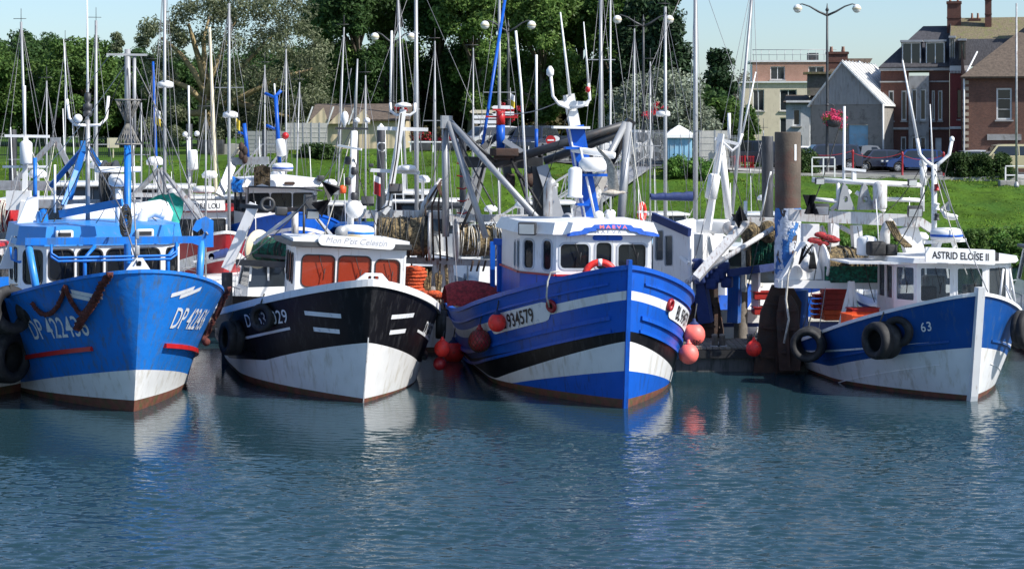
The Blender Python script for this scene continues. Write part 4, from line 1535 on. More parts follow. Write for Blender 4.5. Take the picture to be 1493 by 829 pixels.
basket(585, 157, 115.6, .35, 'small basket of orange red flowers behind the white dome')
# ------------------------------------------------------------------ vehicles
def wheel(t, x, y, r, side):
 mb = MB()
 mb.lathe((x, y, r), (0, side, 0), [(r * .62, -.09), (r * .95, -.1), (r, -.06), (r, .06), (r * .95, .1), (r * .62, .09)], 20, closed=True)
 w_ = mb.build('wheel', 'rubber', t)
 mb = MB()
 mb.lathe((x, y, r), (0, side, 0), [(r * .64, -.05), (r * .64, .07), (r * .5, .05), (r * .2, .075), (.01, .08)], 20)
 mb.build('rim', 'alu', w_)
 mb = MB()
 for k in range(5):
  a = 2 * math.pi * k / 5
  c_, s_ = math.cos(a + .3), math.sin(a + .3)
  mb.box((x + c_ * r * .4, y + side * .075, r + s_ * r * .4), (r * .16, .02, r * .16))
 mb.build('rim_hole', 'rubber', w_)
def car(label, px, py, Y, rz, L_=4.2, H_=1.48, W_=1.76, kind='hatch', mat='car_blue', group='cars parked along the street', cat='car'):
 c = P(px, py, Y)
 z = ground(c.x, Y) + .06
 t = thing({'van': 'parked_van', 'pickup': 'parked_pickup'}.get(kind, 'parked_car'), label, cat, (c.x, Y, z), rz, group)
 h = L_ / 2
 z0, zb = .22, H_ * .60
 if kind == 'hatch':
  roof = [(-h * .36, H_ * .955), (-h * .05, H_), (h * .35, H_ * .985), (h * .72, H_ * .93)]
  belt = (-h * .62, h * .9)
  hood = [(-h, z0 + .15), (-h * .985, H_ * .42), (-h * .9, H_ * .5), (-h * .62, zb)]
  tail = [(h * .93, zb * 1.05), (h, H_ * .5), (h * .985, z0 + .1)]
 elif kind == 'suv':
  roof = [(-h * .32, H_ * .96), (0, H_), (h * .6, H_ * .985), (h * .86, H_ * .95)]
  belt = (-h * .58, h * .96)
  hood = [(-h, z0 + .15), (-h * .99, H_ * .48), (-h * .9, H_ * .56), (-h * .58, zb)]
  tail = [(h * .97, zb * 1.02), (h, H_ * .5), (h * .99, z0 + .1)]
 elif kind == 'van':
  roof = [(-h * .52, H_ * .96), (-h * .3, H_), (h * .6, H_), (h * .93, H_ * .97)]
  belt = (-h * .78, h * .98)
  hood = [(-h, z0 + .15), (-h * .99, H_ * .44), (-h * .9, H_ * .52), (-h * .78, zb)]
  tail = [(h * .99, zb * 1.02), (h, H_ * .5), (h * .99, z0 + .1)]
 else:
  roof = [(-h * .28, H_ * .97), (-h * .1, H_), (h * .05, H_), (h * .16, H_ * .96)]
  belt = (-h * .5, h * .22)
  hood = [(-h, z0 + .15), (-h * .99, H_ * .46), (-h * .9, H_ * .54), (-h * .5, zb)]
  tail = [(h * .97, zb * .98), (h, H_ * .5), (h * .99, z0 + .1)]
 # lower body: loft of side profile across the width with tumblehome
 wx = (-h * .62, h * .62)
 wr = .33 if kind != 'suv' else .37
 low = []
 for cx in wx[::-1]:
  for k in range(9):
   a = math.pi * k / 8
   low.append((cx + math.cos(a) * (wr + .06), max(z0, wr + math.sin(a) * (wr + .07))))
 prof = hood + tail + low
 ys = [(-W_ / 2 + .0, .985), (-W_ / 2, 1), (W_ / 2, 1), (W_ / 2, .985)]
 mb = MB()
 n_ = len(prof)
 l3 = [Vector((x, z_, 0)) for x, z_ in prof]
 tr = tessellate_polygon([l3])
 sec = [(-W_ / 2, .97), (-W_ / 2 + .06, 1.0), (0, 1.012), (W_ / 2 - .06, 1.0), (W_ / 2, .97)]
 vs = []
 for y, f in sec:
  for x, z_ in prof:
   zz = z0 + (z_ - z0) * (f if z_ > z0 + .3 else 1)
   vs.append((x * (f + .0), y, zz))
 fs = []
 for i in range(len(sec) - 1):
  for k in range(n_):
   k2 = (k + 1) % n_
   fs.append((i * n_ + k, (i + 1) * n_ + k, (i + 1) * n_ + k2, i * n_ + k2))
 m = (len(sec) - 1) * n_
 for a, b_, c_ in tr:
  fs.append((a, b_, c_))
  fs.append((m + c_, m + b_, m + a))
 mb.add(vs, fs, 0, False)
 bo = mb.build('body', mat, t, fix=True)
 # greenhouse
 gh = [(belt[0], zb - .02)] + roof + [(belt[1], zb - .02)]
 mb = MB()
 vs = []
 for sg in (-1, 1):
  for x, z_ in gh:
   q = (z_ - zb) / (H_ - zb)
   vs.append((x, sg * (W_ / 2 - .05 - .17 * max(0, q)), z_))
 k = len(gh)
 fs = [list(range(k)), list(range(k, 2 * k))[::-1]] + [(i, k + i, k + i + 1, i + 1) for i in range(k - 1)]
 mb.add(vs, fs)
 mb.build('cabin', mat, t, fix=True)
 # glazing: side windows, windscreen, rear window as slabs slightly proud
 wmb = []
 def onside(sg, pts, name='side_window'):
  g = MB()
  q = []
  for x, z_ in pts:
   u = (z_ - zb) / (H_ - zb)
   q.append(Vector((x, sg * (W_ / 2 - .05 - .17 * max(0, u) + .006), z_)))
  g.add(q, [list(range(len(q)))[::sg]])
  g.build(name, 'glass', t)
 rx0, rx1 = roof[0][0], roof[-1][0]
 zt = H_ * .93
 mid = (belt[0] + belt[1]) / 2 * .75 + .05
 for sg in (-1, 1):
  onside(sg, [(belt[0] + .22, zb + .03), (mid - .04, zb + .03), (mid - .04, zt), (rx0 + .1, zt)])
  if kind != 'pickup':
   e = belt[1] - .18
   m2 = (mid + e) / 2
   onside(sg, [(mid + .04, zb + .03), (m2 + .2, zb + .03), (m2 + .2, zt), (mid + .04, zt)])
   onside(sg, [(m2 + .28, zb + .06), (e - .04, zb + .08), (min(rx1, e - .1) - .03, zt * .985), (m2 + .28, zt)])
 def cross_pane(xa, za, xb, zb_, name):
  u1 = max(0, (za - zb) / (H_ - zb))
  u2 = max(0, (zb_ - zb) / (H_ - zb))
  w1, w2 = W_ / 2 - .13 - .17 * u1, W_ / 2 - .13 - .17 * u2
  d = .012 * (1 if xa > 0 else -1)
  g = MB()
  g.add([(xa + d, -w1, za + .012), (xa + d, w1, za + .012), (xb + d, w2, zb_ + .012), (xb + d, -w2, zb_ + .012)], [(0, 1, 2, 3)])
  g.build(name, 'glass', t)
 a, b_ = Vector((belt[0], zb)), Vector(roof[0])
 p, q = a.lerp(b_, .1), a.lerp(b_, .93)
 cross_pane(p.x, p.y, q.x, q.y, 'windscreen')
 a, b_ = Vector((belt[1], zb)), Vector(roof[-1])
 p, q = a.lerp(b_, .15), a.lerp(b_, .9)
 cross_pane(p.x, p.y, q.x, q.y, 'rear_window')
 for sg in (-1, 1):
  g = MB()
  g.bbox((-h * .955, sg * W_ * .36, H_ * .46), (.16, .3, .14), .03)
  g.build('headlight', 'lamp_lens', t)
  g = MB()
  g.bbox((h * .965, sg * W_ * .40, H_ * .55), (.1, .18, .28), .03)
  g.build('tail_light', 'red', t)
  g = MB()
  g.bbox((belt[0] + .3, sg * (W_ / 2 + .07), zb + .08), (.14, .16, .12), .03)
  g.build('mirror', mat, t)
  for x in wx:
   wheel(t, x, sg * (W_ / 2 - .11), wr, sg)
 g = MB()
 g.bbox((-h - .005, 0, H_ * .34), (.05, W_ * .5, .14), .02)
 g.build('grille', 'steel_dark', t)
 return t
def paint(name, c, **k):
 T[name] = pm(name, c, 0.25, var=0.03, coat=0.6, **k)
paint('car_blue', (0.008, 0.04, 0.16))
paint('car_dark', (0.025, 0.032, 0.055))
paint('car_grey', (0.16, 0.17, 0.18))
paint('car_silver', (0.35, 0.37, 0.39))
paint('car_white', (0.72, 0.72, 0.71))
paint('car_beige', (0.42, 0.38, 0.22))
car('dark green four wheel drive car parked at the left end of the street', 1094, 248, 122, R(-22), 4.0, 1.75, 1.8, 'suv', 'car_dark')
car('white car with its roof showing above the railing behind the dark van', 1168, 240, 131, R(8), 4.4, 1.55, 1.8, 'hatch', 'car_white')
car('dark people carrier parked right of the tall lamp post', 1203, 246, 125, R(4), 4.6, 1.75, 1.85, 'suv', 'car_dark')
car('grey pickup parked behind the dark hatchback', 1262, 244, 131, R(182), 4.9, 1.7, 1.85, 'pickup', 'car_grey')
car('small black hatchback behind the blue car', 1284, 247, 127, R(3), 3.9, 1.45, 1.7, 'hatch', 'car_dark')
car('dark blue hatchback with silver wheels parked on the street', 1334, 248, 125, R(3), 4.25, 1.5, 1.8, 'hatch', 'car_blue')
car('silver blue car roof behind the clipped hedge', 1420, 244, 127, R(4), 4.4, 1.45, 1.75, 'hatch', 'car_silver')
car('beige van behind the hedge at the right edge', 1476, 246, 122, R(0), 4.5, 1.85, 1.85, 'van', 'car_beige', cat='van')
car('big dark grey off-road car facing the water beside the no entry sign', 778, 238, 108, R(72), 4.6, 1.8, 1.9, 'suv', 'car_dark', 'cars on the quay car park')
car('silver car with pale blue windscreen parked behind the steel derrick', 717, 236, 108, R(30), 4.2, 1.5, 1.75, 'hatch', 'car_silver', 'cars on the quay car park')
car('dark car behind the low pale wall', 832, 238, 112, R(80), 4.3, 1.45, 1.75, 'hatch', 'car_dark', 'cars on the quay car park')
car('white delivery van parked behind the footbridge rail', 888, 236, 113, R(8), 4.9, 2.0, 1.95, 'van', 'car_white', 'cars on the quay car park', 'van')
car('white car right of the delivery van behind the mesh fence', 922, 236, 119, R(6), 4.3, 1.6, 1.8, 'hatch', 'car_white', 'cars on the quay car park')
car('white car at the far right behind the beige van', 1510, 246, 128, R(4), 4.4, 1.5, 1.8, 'hatch', 'car_white')
# ------------------------------------------------------------------ street furniture
for i, (px, lb) in enumerate([(1161, 'red bollard nearest the rusty pile'), (1242, 'red bollard in front of the black hatchback'), (1314, 'red bollard before the blue car'), (1374, 'red bollard left of the clipped hedge')]):
 c = P(px, 0, 109)
 t = thing('bollard', lb + ' on the kerb', 'bollard', (c.x, 108.7, ground(c.x, 108.7) + .1), 0, 'red bollards along the kerb')
 mb = MB()
 mb.lathe((0, 0, 0), (0, 0, 1), [(.09, 0), (.09, .05), (.06, .1), (.055, 1.15), (.075, 1.2), (.075, 1.3), (.03, 1.4)], 10)
 mb.build('post', 'darkred', t)
for i, (a, b_) in enumerate([(1161, 1242), (1242, 1314), (1314, 1374)]):
 p, q = P(a, 0, 109), P(b_, 0, 109)
 mb = MB()
 z = ground(p.x, 108.7) + 1.3
 mb.tube(sag((p.x, 108.7, z), (q.x, 108.7, z), .28, 14), .018, 5)
 o = mb.build('chain', 'darkred', origin=(p.x, 108.7, z))
 tag(o, ['slack red chain hanging from the first to the second bollard', 'slack red chain before the black hatchback', 'slack red chain before the dark blue car'][i], 'chain', 'chains between the bollards')
def railing(label, px0, px1, Y, h, nb, z=None, r=.03):
 p, q = P(px0, 0, Y), P(px1, 0, Y)
 zz = ground(p.x, Y) if z is None else z
 t = thing('railing', label, 'railing', (p.x, Y, zz))
 w_ = q.x - p.x
 for q_ in (1.0, .55):
  mb = MB()
  mb.box((w_ / 2, 0, h * q_), (w_, .06, .06))
  mb.build('rail', 'plastic_white', t)
 for k in range(nb + 1):
  mb = MB()
  mb.box((w_ * k / nb, .001, h / 2 - .1), (.07, .07, h + .1))
  mb.build('post', 'plastic_white', t)
 return t
railing('white railing on the bank top left of the parked cars', 1184, 1217, 104.2, 1.05, 2)
railing('white railing at the right edge of the bank top', 1466, 1500, 104.2, 1.1, 2)
mb = MB()
c = P(1478, 0, 103.9)
mb.bbox((0, 0, .1), (1.6, .5, .7), .04)
o = mb.build('concrete_block', 'concrete')
o.location = (c.x, 103.9, ground(c.x, 103.9) - .2)
tag(o, 'grey concrete block under the right edge railing', 'concrete block')
# no entry sign and round white sign
c = P(804, 0, 106.4)
for i, (px, lb, red) in enumerate([(803, 'round red no entry sign beside the dark grey off-road car', True), (810, 'plain white round sign backing the no entry sign', False)]):
 c = P(px, 0, 106.4)
 gz = ground(c.x, 106.4)
 t = thing('road_sign', lb, 'road sign', (c.x, 106.4 + i * .3, gz))
 mb = MB()
 mb.tube([(0, 0, 0), (0, 0, 1.35)], .03, 8)
 mb.build('post', 'alu', t)
 mb = MB()
 mb.lathe((0, -.04, 1.2), (0, 1, 0), [(.27, 0), (.27, .03)], 24, smooth=False)
 f = mb.build('plate', 'red' if red else 'plastic_white', t)
 if red:
  mb = MB()
  mb.box((0, -.05, 1.2), (.36, .012, .08))
  mb.build('bar', 'plastic_white', f)
# direction signs
c = P(710, 0, 110)
gz = ground(c.x, 110)
t = thing('direction_sign', 'white post with stacked direction arrows in front of the dark trees', 'road sign', (c.x, 110, gz))
mb = MB()
mb.tube([(0, 0, 0), (0, 0, 2.1)], .06, 8)
mb.tube([(.75, 0, 0), (.75, 0, 2.9)], .06, 8)
mb.build('post', 'alu', t)
for k, (x, z, w_, m_) in enumerate([(-.25, 2.3, 1.5, 'cushion'), (-.15, 2.0, 1.4, 'plastic_white'), (-.15, 1.72, 1.4, 'plastic_white'), (0, 1.44, 1.0, 'plastic_white'), (.9, 2.55, 1.3, 'plastic_white'), (.9, 2.2, 1.3, 'plastic_white')]):
 mb = MB()
 mb.panel((x, -.07, z), (1, 0, 0), (0, 0, 1), [(-w_ / 2, 0), (-w_ / 2 + .15, -.1), (w_ / 2, -.1), (w_ / 2, .1), (-w_ / 2 + .15, .1)], (), .03)
 mb.build('arrow_plate', m_, t)
# white barrier bar
c, d = P(595, 0, 106), P(668, 0, 106)
t = thing('barrier', 'low white bar barrier at the top of the bank right of the shed', 'barrier', (c.x, 106, ground(c.x, 106)))
mb = MB()
mb.box(((d.x - c.x) / 2, 0, .55), (d.x - c.x, .06, .07))
mb.build('bar', 'plastic_white', t)
for k in range(3):
 mb = MB()
 mb.box(((d.x - c.x) * (k + .1) / 2.2, .06, .25), (.07, .05, .6))
 mb.build('post', 'plastic_white', t)
# dark planters with red flowers
for i, (px, lb) in enumerate([(614, 'dark planter with red flowers left of the red post behind the barrier'), (650, 'dark box planter with red flowers right of the red post')]):
 c = P(px, 0, 107.5)
 t = thing('planter', lb, 'planter', (c.x, 107.5, ground(c.x, 107.5)))
 mb = MB()
 mb.bbox((0, 0, .28), (1.1, .6, .56), .03)
 mb.build('box', 'steel_dark', t)
 np_mesh('flowers', leaves(np.array([(RG.uniform(-.5, .5), 0, .65 + RG.random() * .3, .2) for k in range(12)]), 40, .05, .8), 4, 'petal_red', t)
 np_mesh('foliage', leaves(np.array([(RG.uniform(-.5, .5), 0, .75 + RG.random() * .5, .25) for k in range(12)]), 60, .06, .5), 4, 'leaf_rusty', t)
# flag pole / thin pole at the right
c = P(1468, 0, 105)
t = thing('flagpole', 'tall thin bare pole rising before the brown brick house at the right edge', 'pole', (c.x, 103, ground(c.x, 103)))
mb = MB()
mb.tube([(0, 0, -.3), (0, 0, P(1468, 5, 103).z - ground(c.x, 103))], [.07, .045], 8)
mb.build('shaft', 'galv', t)
mb = MB()
mb.lathe((0, 0, 0), (0, 0, 1), [(.14, 0), (.14, .1), (.08, .3)], 10)
mb.build('base', 'galv', t)
# light car-park shelter roof behind the yellow trunk, and a low wall
c = P(330, 0, 121)
mb = MB()
mb.panel((0, 0, 0), (1, 0, 0), (0, 0, 1), [(0, 0), (4.2, 0), (4.0, .5), (1.2, .9), (.2, .8)], (), 1.2)
o = mb.build('parking_ramp', 'paving')
o.location = (c.x - 1, 121.5, ground(c.x, 121) - .2)
tag(o, 'low pale ramp wall right of the yellow willow trunk', 'wall')
mb = MB()
mb.bbox((0, 0, .5), (1.5, .6, .9), .05)
o = mb.build('notice_board', 'steel_dark')
c = P(330, 0, 120.5)
o.location = (c.x - .9, 120.5, ground(c.x, 120))
tag(o, 'dark rectangular board beside the yellow willow trunk', 'board')
mb = MB()
mb.box((0, 0, .9), (.7, .05, .6))
mb.box((0, 0.04, .4), (.06, .05, 1.0))
o = mb.build('notice_board', 'cushion')
c = P(165, 0, 116)
o.location = (c.x, 116, ground(c.x, 116))
tag(o, 'small pale yellow notice on the dark green fence', 'board')
# ------------------------------------------------------------------ footbridge down to the pontoons
def truss_bridge(label, A, B, w_=1.4, h=1.5, n_=14, name='footbridge'):
 A, B = Vector(A), Vector(B)
 t = thing(name, label, 'footbridge', A)
 d = (B - A)
 side = Vector((d.y, -d.x, 0)).normalized() * (w_ / 2)
 mb = MB()
 a, b_ = Vector((0, 0, 0)), d
 mb.add([a - side, a + side, b_ + side, b_ - side, a - side - Vector((0, 0, .08)), a + side - Vector((0, 0, .08)), b_ + side - Vector((0, 0, .08)), b_ - side - Vector((0, 0, .08))], [(0, 1, 2, 3), (7, 6, 5, 4), (0, 4, 5, 1), (1, 5, 6, 2), (2, 6, 7, 3), (3, 7, 4, 0)])
 mb.build('walkway', 'galv', t)
 for sg in (-1, 1):
  m = MB()
  up = Vector((0, 0, h))
  o = side * sg
  m.beam(a + o, b_ + o, .09)
  m.beam(a + o + up, b_ + o + up, .08)
  m.beam(a + o + up * .5, b_ + o + up * .5, .04)
  for k in range(n_ + 1):
   p = a.lerp(b_, k / n_) + o
   m.beam(p, p + up, .05)
   if k < n_:
    q = a.lerp(b_, (k + 1) / n_) + o
    m.beam(p + (up if k % 2 else up * 0), q + (up * 0 if k % 2 else up), .04)
  m.build('side_truss', 'galv', t)
 return t
truss_bridge('long galvanised truss footbridge sloping from the hoardings down to the pontoons', (P(930, 0, 104).x, 104, 4.4), (P(735, 0, 80).x, 80, .9))
truss_bridge('grey railed gangway sloping down the bank below the willow', (P(400, 0, 104).x, 104, 4.5), (P(300, 0, 86).x, 86, .9), h=1.1)
# ------------------------------------------------------------------ mooring piles
def pile(label, px, wpx, top, Y, mat, txt=None, tcol='letter', ts=.8, tx=0, tz=-.75, cap=True, r=None, group='mooring piles', capmat='galv'):
 r = wpx / 2 * Y / F if r is None else r
 c = P(px, 0, Y)
 zt = P(px, top, Y).z
 t = thing('mooring_pile', label, 'mooring pile', (c.x, Y, 0), 0, group)
 mb = MB()
 prof = [(r, -2.5)] + [(r * (1 + .004 * math.sin(k)), -2.5 + (zt + 2.5) * k / 14) for k in range(1, 15)] + [(r * .97, zt + .03)]
 mb.lathe((0, 0, 0), (0, 0, 1), prof, 28)
 mb.build('shaft', mat, t)
 if txt:
  vs, fs = text_mesh(txt, ts, 1.0, 0, 0.0)
  m = MB()
  pts = []
  for u, v_ in vs:
   a = -math.pi / 2 + (u + tx) / r
   pts.append(((r + .012) * math.cos(a), (r + .012) * math.sin(a), zt + tz + v_))
  m.add(pts, fs)
  m.build('pile_number', tcol, t)
 return t, zt, r
t, zt, r = pile('thick rusty steel pile with white number 1 and a skin of blue and white paint', 1148.5, 38, 194, 50.5, 'rustpile', '1', ts=.62, tx=.16, tz=-.72)
# paint and ice-like patches low on the pile: raised flaking blotches
T['flake'] = pm('flaking_white_paint', (0.62, 0.66, 0.72), 0.7, var=0.2, scale=7, bump=0.03, bscale=14)
T['flake_blue'] = pm('flaking_blue_paint', (0.03, 0.16, 0.45), 0.6, var=0.25, scale=7, bump=0.02, bscale=14)
for nm, mt, thr, off, sd_ in (('blue_flakes', 'flake_blue', -.08, .006, 0), ('white_flakes', 'flake', .02, .014, 9)):
 m = MB()
 na, nz = 120, 130
 z0_, z1_ = P(0, 425, 50.5).z, P(0, 303, 50.5).z
 for i in range(na):
  for j in range(nz):
   a = -math.pi + math.pi * i / na
   z = z0_ + (z1_ - z0_) * j / nz
   f = noise.fractal(Vector((a * 1.3 + sd_, z * 1.6, 2)), .8, 2.2, 5)
   f += .28 * min(1, max(-1, (z1_ - z) * 2.2 - .6)) - .5 * max(0, .5 - (z - z0_)) - (.25 if z < z0_ + .6 and mt == 'flake' else 0)
   if f > thr:
    da, dz = math.pi / na, (z1_ - z0_) / nz
    m.add([((r + off) * math.cos(q), (r + off) * math.sin(q), zz) for q, zz in ((a, z), (a + da, z), (a + da, z + dz), (a, z + dz))], [(0, 1, 2, 3)], 0, True)
 m.build(nm, mt, t)
pile('dark smooth pile just behind the rusty pile with the number', 1119, 17, 200, 57, 'darkpile')
t, zt, r = pile('black pile with white letter C and pale cap on the bank side', 555.5, 12, 190, 72, 'darkpile', 'C', ts=.55, tz=-.8)
mb = MB()
mb.lathe((0, 0, zt + .02), (0, 0, 1), [(r, 0), (r * .8, .12), (r * .3, .2), (.02, .24)], 16)
mb.build('cap', 'plastic_white', t)
t, zt, r = pile('short grey pile with white number 2 and a gull sitting on it', 803, 20, 273, 60, 'galv', '2', ts=.5, tx=.08, tz=-.72)
pile('dark pile at the left behind the white cylinder', 18.5, 11, 190, 74, 'darkpile')
pile('dark pile left of the tall grey mast', 276, 9, 182, 76, 'darkpile')
pile('dark pile before the pale panel fence', 385.5, 7, 190, 80, 'darkpile')
pile('black pile right of the horn mast', 519, 8, 196, 74, 'darkpile')
pile('dark pile behind the top of the steel derrick', 675, 10, 198, 70, 'darkpile')
pile('black pile between the two left trawlers', 331, 16, 399, 51, 'darkpile')
pile('weathered wooden pile rising from the pontoon', 1080, 20, 420, 52.5, 'wood_old')
# ================================================================== BOATS
def boat_root(name, label, px, py_wl, yaw, roll=0.0, cat='fishing boat', group=None, Y=None):
 Y = CAMZ * F / (py_wl - 200) if Y is None else Y
 c = P(px, py_wl, Y)
 o = thing(name, label, cat, (c.x, Y, 0), R(yaw), group)
 o.rotation_euler = (0, R(roll), R(yaw))
 M_ = Matrix.Translation(o.location) @ o.rotation_euler.to_matrix().to_4x4()
 inv = M_.inverted()
 q = lambda px, py, Y: inv @ P(px, py, Y)
 return o, q, M_
def facets(root, plan, z0, z1, wins, wallmat, framemat, glassmat, th=.05, r=.07, fw=.03, name='cabin_wall', lean=0.0):
 """walls on a plan polyline; wins[i] is a list of window rects measured on facet i"""
 for i in range(len(plan) - 1):
  a, b_ = Vector((*plan[i], z0)), Vector((*plan[i + 1], z0))
  U = (b_ - a)
  W_ = U.length
  V = Vector((0, 0, 1))
  if lean:
   N = U.normalized().cross(V)
   V = (V + N * lean).normalized()
  wall_windows(root, name, a, U, V, rect(0, 0, W_, z1 - z0), wins[i] if i < len(wins) else [], th, wallmat, framemat, glassmat, r, fw)
def prism(root, name, plan, z0, z1, mat, grow=1.0, cx=0, cy=0, camber=0.0, label=None, top=1.0):
 mb = MB()
 c = Vector((sum(p[0] for p in plan) / len(plan), sum(p[1] for p in plan) / len(plan)))
 lo = [Vector((c.x + (p[0] - c.x) * grow, c.y + (p[1] - c.y) * grow, z0)) for p in plan]
 hi = [Vector((c.x + (p[0] - c.x) * grow * top, c.y + (p[1] - c.y) * grow * top, z1)) for p in plan]
 n_ = len(plan)
 vs = lo + hi + [Vector((c.x, c.y, z1 + camber))]
 fs = [list(range(n_))[::-1]] + [(i, (i + 1) % n_, n_ + (i + 1) % n_, n_ + i) for i in range(n_)] + [(n_ + i, n_ + (i + 1) % n_, 2 * n_) for i in range(n_)]
 mb.add(vs, fs)
 return mb.build(name, mat, root, label)
def lining(root, plan, z0, z1, mat, inset=.25):
 """back wall and floor that are seen through the windows"""
 xs_ = [p[0] for p in plan]
 ys_ = [p[1] for p in plan]
 mb = MB()
 y = max(ys_) - inset
 mb.box(((min(xs_) + max(xs_)) / 2, y, (z0 + z1) / 2), (max(xs_) - min(xs_) - .2, .05, z1 - z0 - .05))
 mb.box(((min(xs_) + max(xs_)) / 2, (min(ys_) + .6 + y) / 2, z0 + (z1 - z0) * .28), ((max(xs_) - min(xs_)) * .8, .5, .08))
 mb.build('cabin_lining', mat, root)
# ------------------------------------------------------------------ boat A : blue trawler on the left
A, qa, MA = boat_root('fishing_boat', 'big bright blue steel trawler with numbers DP 422436 at the left edge', 195, 600, 20)
hA = Hull(A, 13, 2.68, 2.1, 3.12, 1.95, rake=.95, sd=.34, pd=2, qd=.52, sw=.42, pw=1.7, fl=1.25, sm=.55)
af = lambda t: .26 - .5 * min(t, .36)
wt_ = lambda t: .95 - 2.25 * min(t, .32) + .0
hA.build([(af, 0, 3), (wt_, 1, 5), (None, 2, 12)], ['antifoul', 'hullwhite', 'blueA'], deckdrop=.75, inner='blueA')
hA.cap(.12, .07, .02).build('rail_cap', 'blueA', A)
for sd_ in (-1, 1):
 zf = lambda t: 1.50 - 2.3 * t
 hA.rail(sd_, .055 if sd_ < 0 else .04, .4, zf, .10, .07).build('rubbing_strake', 'red', A)
 hA.text(sd_, 'DP 422436', (.115 if sd_ < 0 else .10), 1.56 if sd_ < 0 else 1.68, .66, .76, .05, .55, bold=.004).build('registration_number', 'letter', A)
 for k in range(2):
  f0 = lambda t, k=k: hA.H(t) - .52 + (t - .02 - .014 * k) * 7
  hA.strip(sd_, .02 + .014 * k, .055 + .018 * k, f0, lambda t, f0=f0: f0(t) + .09, .012).build('bow_mark', 'letter', A)
# wheelhouse
pl = [(-1.95, 7.6), (-1.95, 5.0), (-1.4, 4.15), (1.35, 4.15), (1.9, 5.0), (1.9, 7.6)]
zz0, zz1 = 1.1, 3.42
wz = (1.52, 2.22)
fw_ = 2.75
facets(A, pl, zz0, zz1, [[(.4, 1.4, 1.1, 2.2), (1.5, 1.4, 2.2, 2.2)], [(.17, 1.42, .85, 2.2)], [(.06 + k * .68, wz[0], .62 + k * .68, wz[1]) for k in range(4)], [(.17, 1.46, .85, 2.2)], [(.4, 1.4, 1.1, 2.2)]], 'white', 'frame', 'glass_c', r=.12)
lining(A, pl, zz0, zz1, 'steel_dark')
prism(A, 'cabin_roof', pl, zz1, zz1 + .46, 'blueA_light', 1.04, top=.96, camber=.12)
for k, x in enumerate((-1.0, .9)):
 mb = MB()
 mb.bbox((x, 4.05, zz1 + .28), (.42, .12, .2), .05)
 lo = mb.build('deck_light', 'plastic_white', A)
 mb = MB()
 mb.box((x, 3.985, zz1 + .28), (.3, .015, .09))
 mb.build('lens', 'frame', lo)
# blue bow frame
mb = MB()
mb.tube([(-1.75, 2.35, 2.1), (-1.98, 2.7, 3.62)], .085, 10)
mb.build('frame_leg', 'blueA_light', A)
mb = MB()
mb.tube([(1.85, 2.3, 2.2), (2.0, 2.6, 3.66)], .085, 10)
mb.build('frame_leg', 'blueA_light', A)
mb = MB()
mb.beam((-2.05, 2.65, 3.62), (2.1, 2.6, 3.6), .14, .16)
mb.build('frame_crossbar', 'blueA', A)
mb = MB()
mb.panel((1.75, 2.5, 3.42), (1, 0, 0), (0, 0, 1), [(0, .1), (.28, 0), (.5, .0), (.5, .62), (.32, .72), (.1, .62), (.0, .42), (.12, .36), (.22, .45), (.3, .33), (.15, .2)], (), .08)
mb.build('fairlead_plate', 'blueA', A)
mb = MB()
for z in (3.26, 3.18):
 mb.tube([(-1.5, 2.35, z + .3), (-1.5, 2.3, z + .1), (-1.35, 2.25, z), (1.2, 2.25, z), (1.35, 2.3, z + .1), (1.35, 2.35, z + .3)], .03, 6)
for x in (-.75, 1.15):
 mb.tube([(x, 2.3, 2.3), (x, 2.3, 3.25), (x + .25, 2.45, 3.5)], .045, 6)
mb.build('guard_rail', 'blueA', A)
mb = MB()
mb.panel((-.32, -.25, 2.95), (1, 0, 0), (0, 0, 1), [(0, 0), (.75, 0), (.48, .42), (.3, .42)], [rr(.33, .24, .45, .36, .03)], .08)
mb.build('stem_plate', 'white', A)
# mast with basket cones
mm0 = qa(186, 330, 45.2)
mx_, my_ = mm0.x, mm0.y
zt = lambda py, Y=45.2: P(0, py, Y).z
mb = MB()
mb.tube([(mx_, my_, 1.2), (mx_, my_, zt(212))], .085, 12)
mb.build('mast_foot', 'blueA', A)
mb = MB()
mb.tube([(mx_, my_, zt(212)), (mx_, my_, zt(72))], .07, 12)
mb.tube([(mx_ + .16, my_, zt(212)), (mx_ + .16, my_, zt(80))], .04, 10)
mb.build('mast', 'alu', A)
mb = MB()
mb.beam((mx_ - .5, my_ - .05, zt(80)), (mx_ + .45, my_ - .05, zt(80)), .05)
mb.build('crosstree', 'alu', A)
T['wicker'] = pm('wire_basket', (0.22, 0.21, 0.19), .7, var=.3, scale=20)
mb = MB()
for (z0_, r0, z1_, r1) in ((zt(146), .29, zt(180), .05), (zt(180), .05, zt(210), .29)):
 for k in range(20):
  a = 2 * math.pi * k / 20
  for tw in (.5, -.5):
   pts = []
   for j in range(5):
    q_ = j / 4
    aa = a + tw * q_
    rr_ = r0 + (r1 - r0) * q_
    pts.append((mx_ + .0 + math.cos(aa) * rr_, my_ - .05 + math.sin(aa) * rr_, z0_ + (z1_ - z0_) * q_))
   mb.tube(pts, .008, 4)
for z, r_ in ((zt(146), .29), (zt(210), .29)):
 mb.tube([(mx_ + math.cos(a) * r_, my_ - .05 + math.sin(a) * r_, z) for a in [2 * math.pi * k / 20 for k in range(21)]], .02, 5)
mb.build('basket_cones', 'wicker', A)
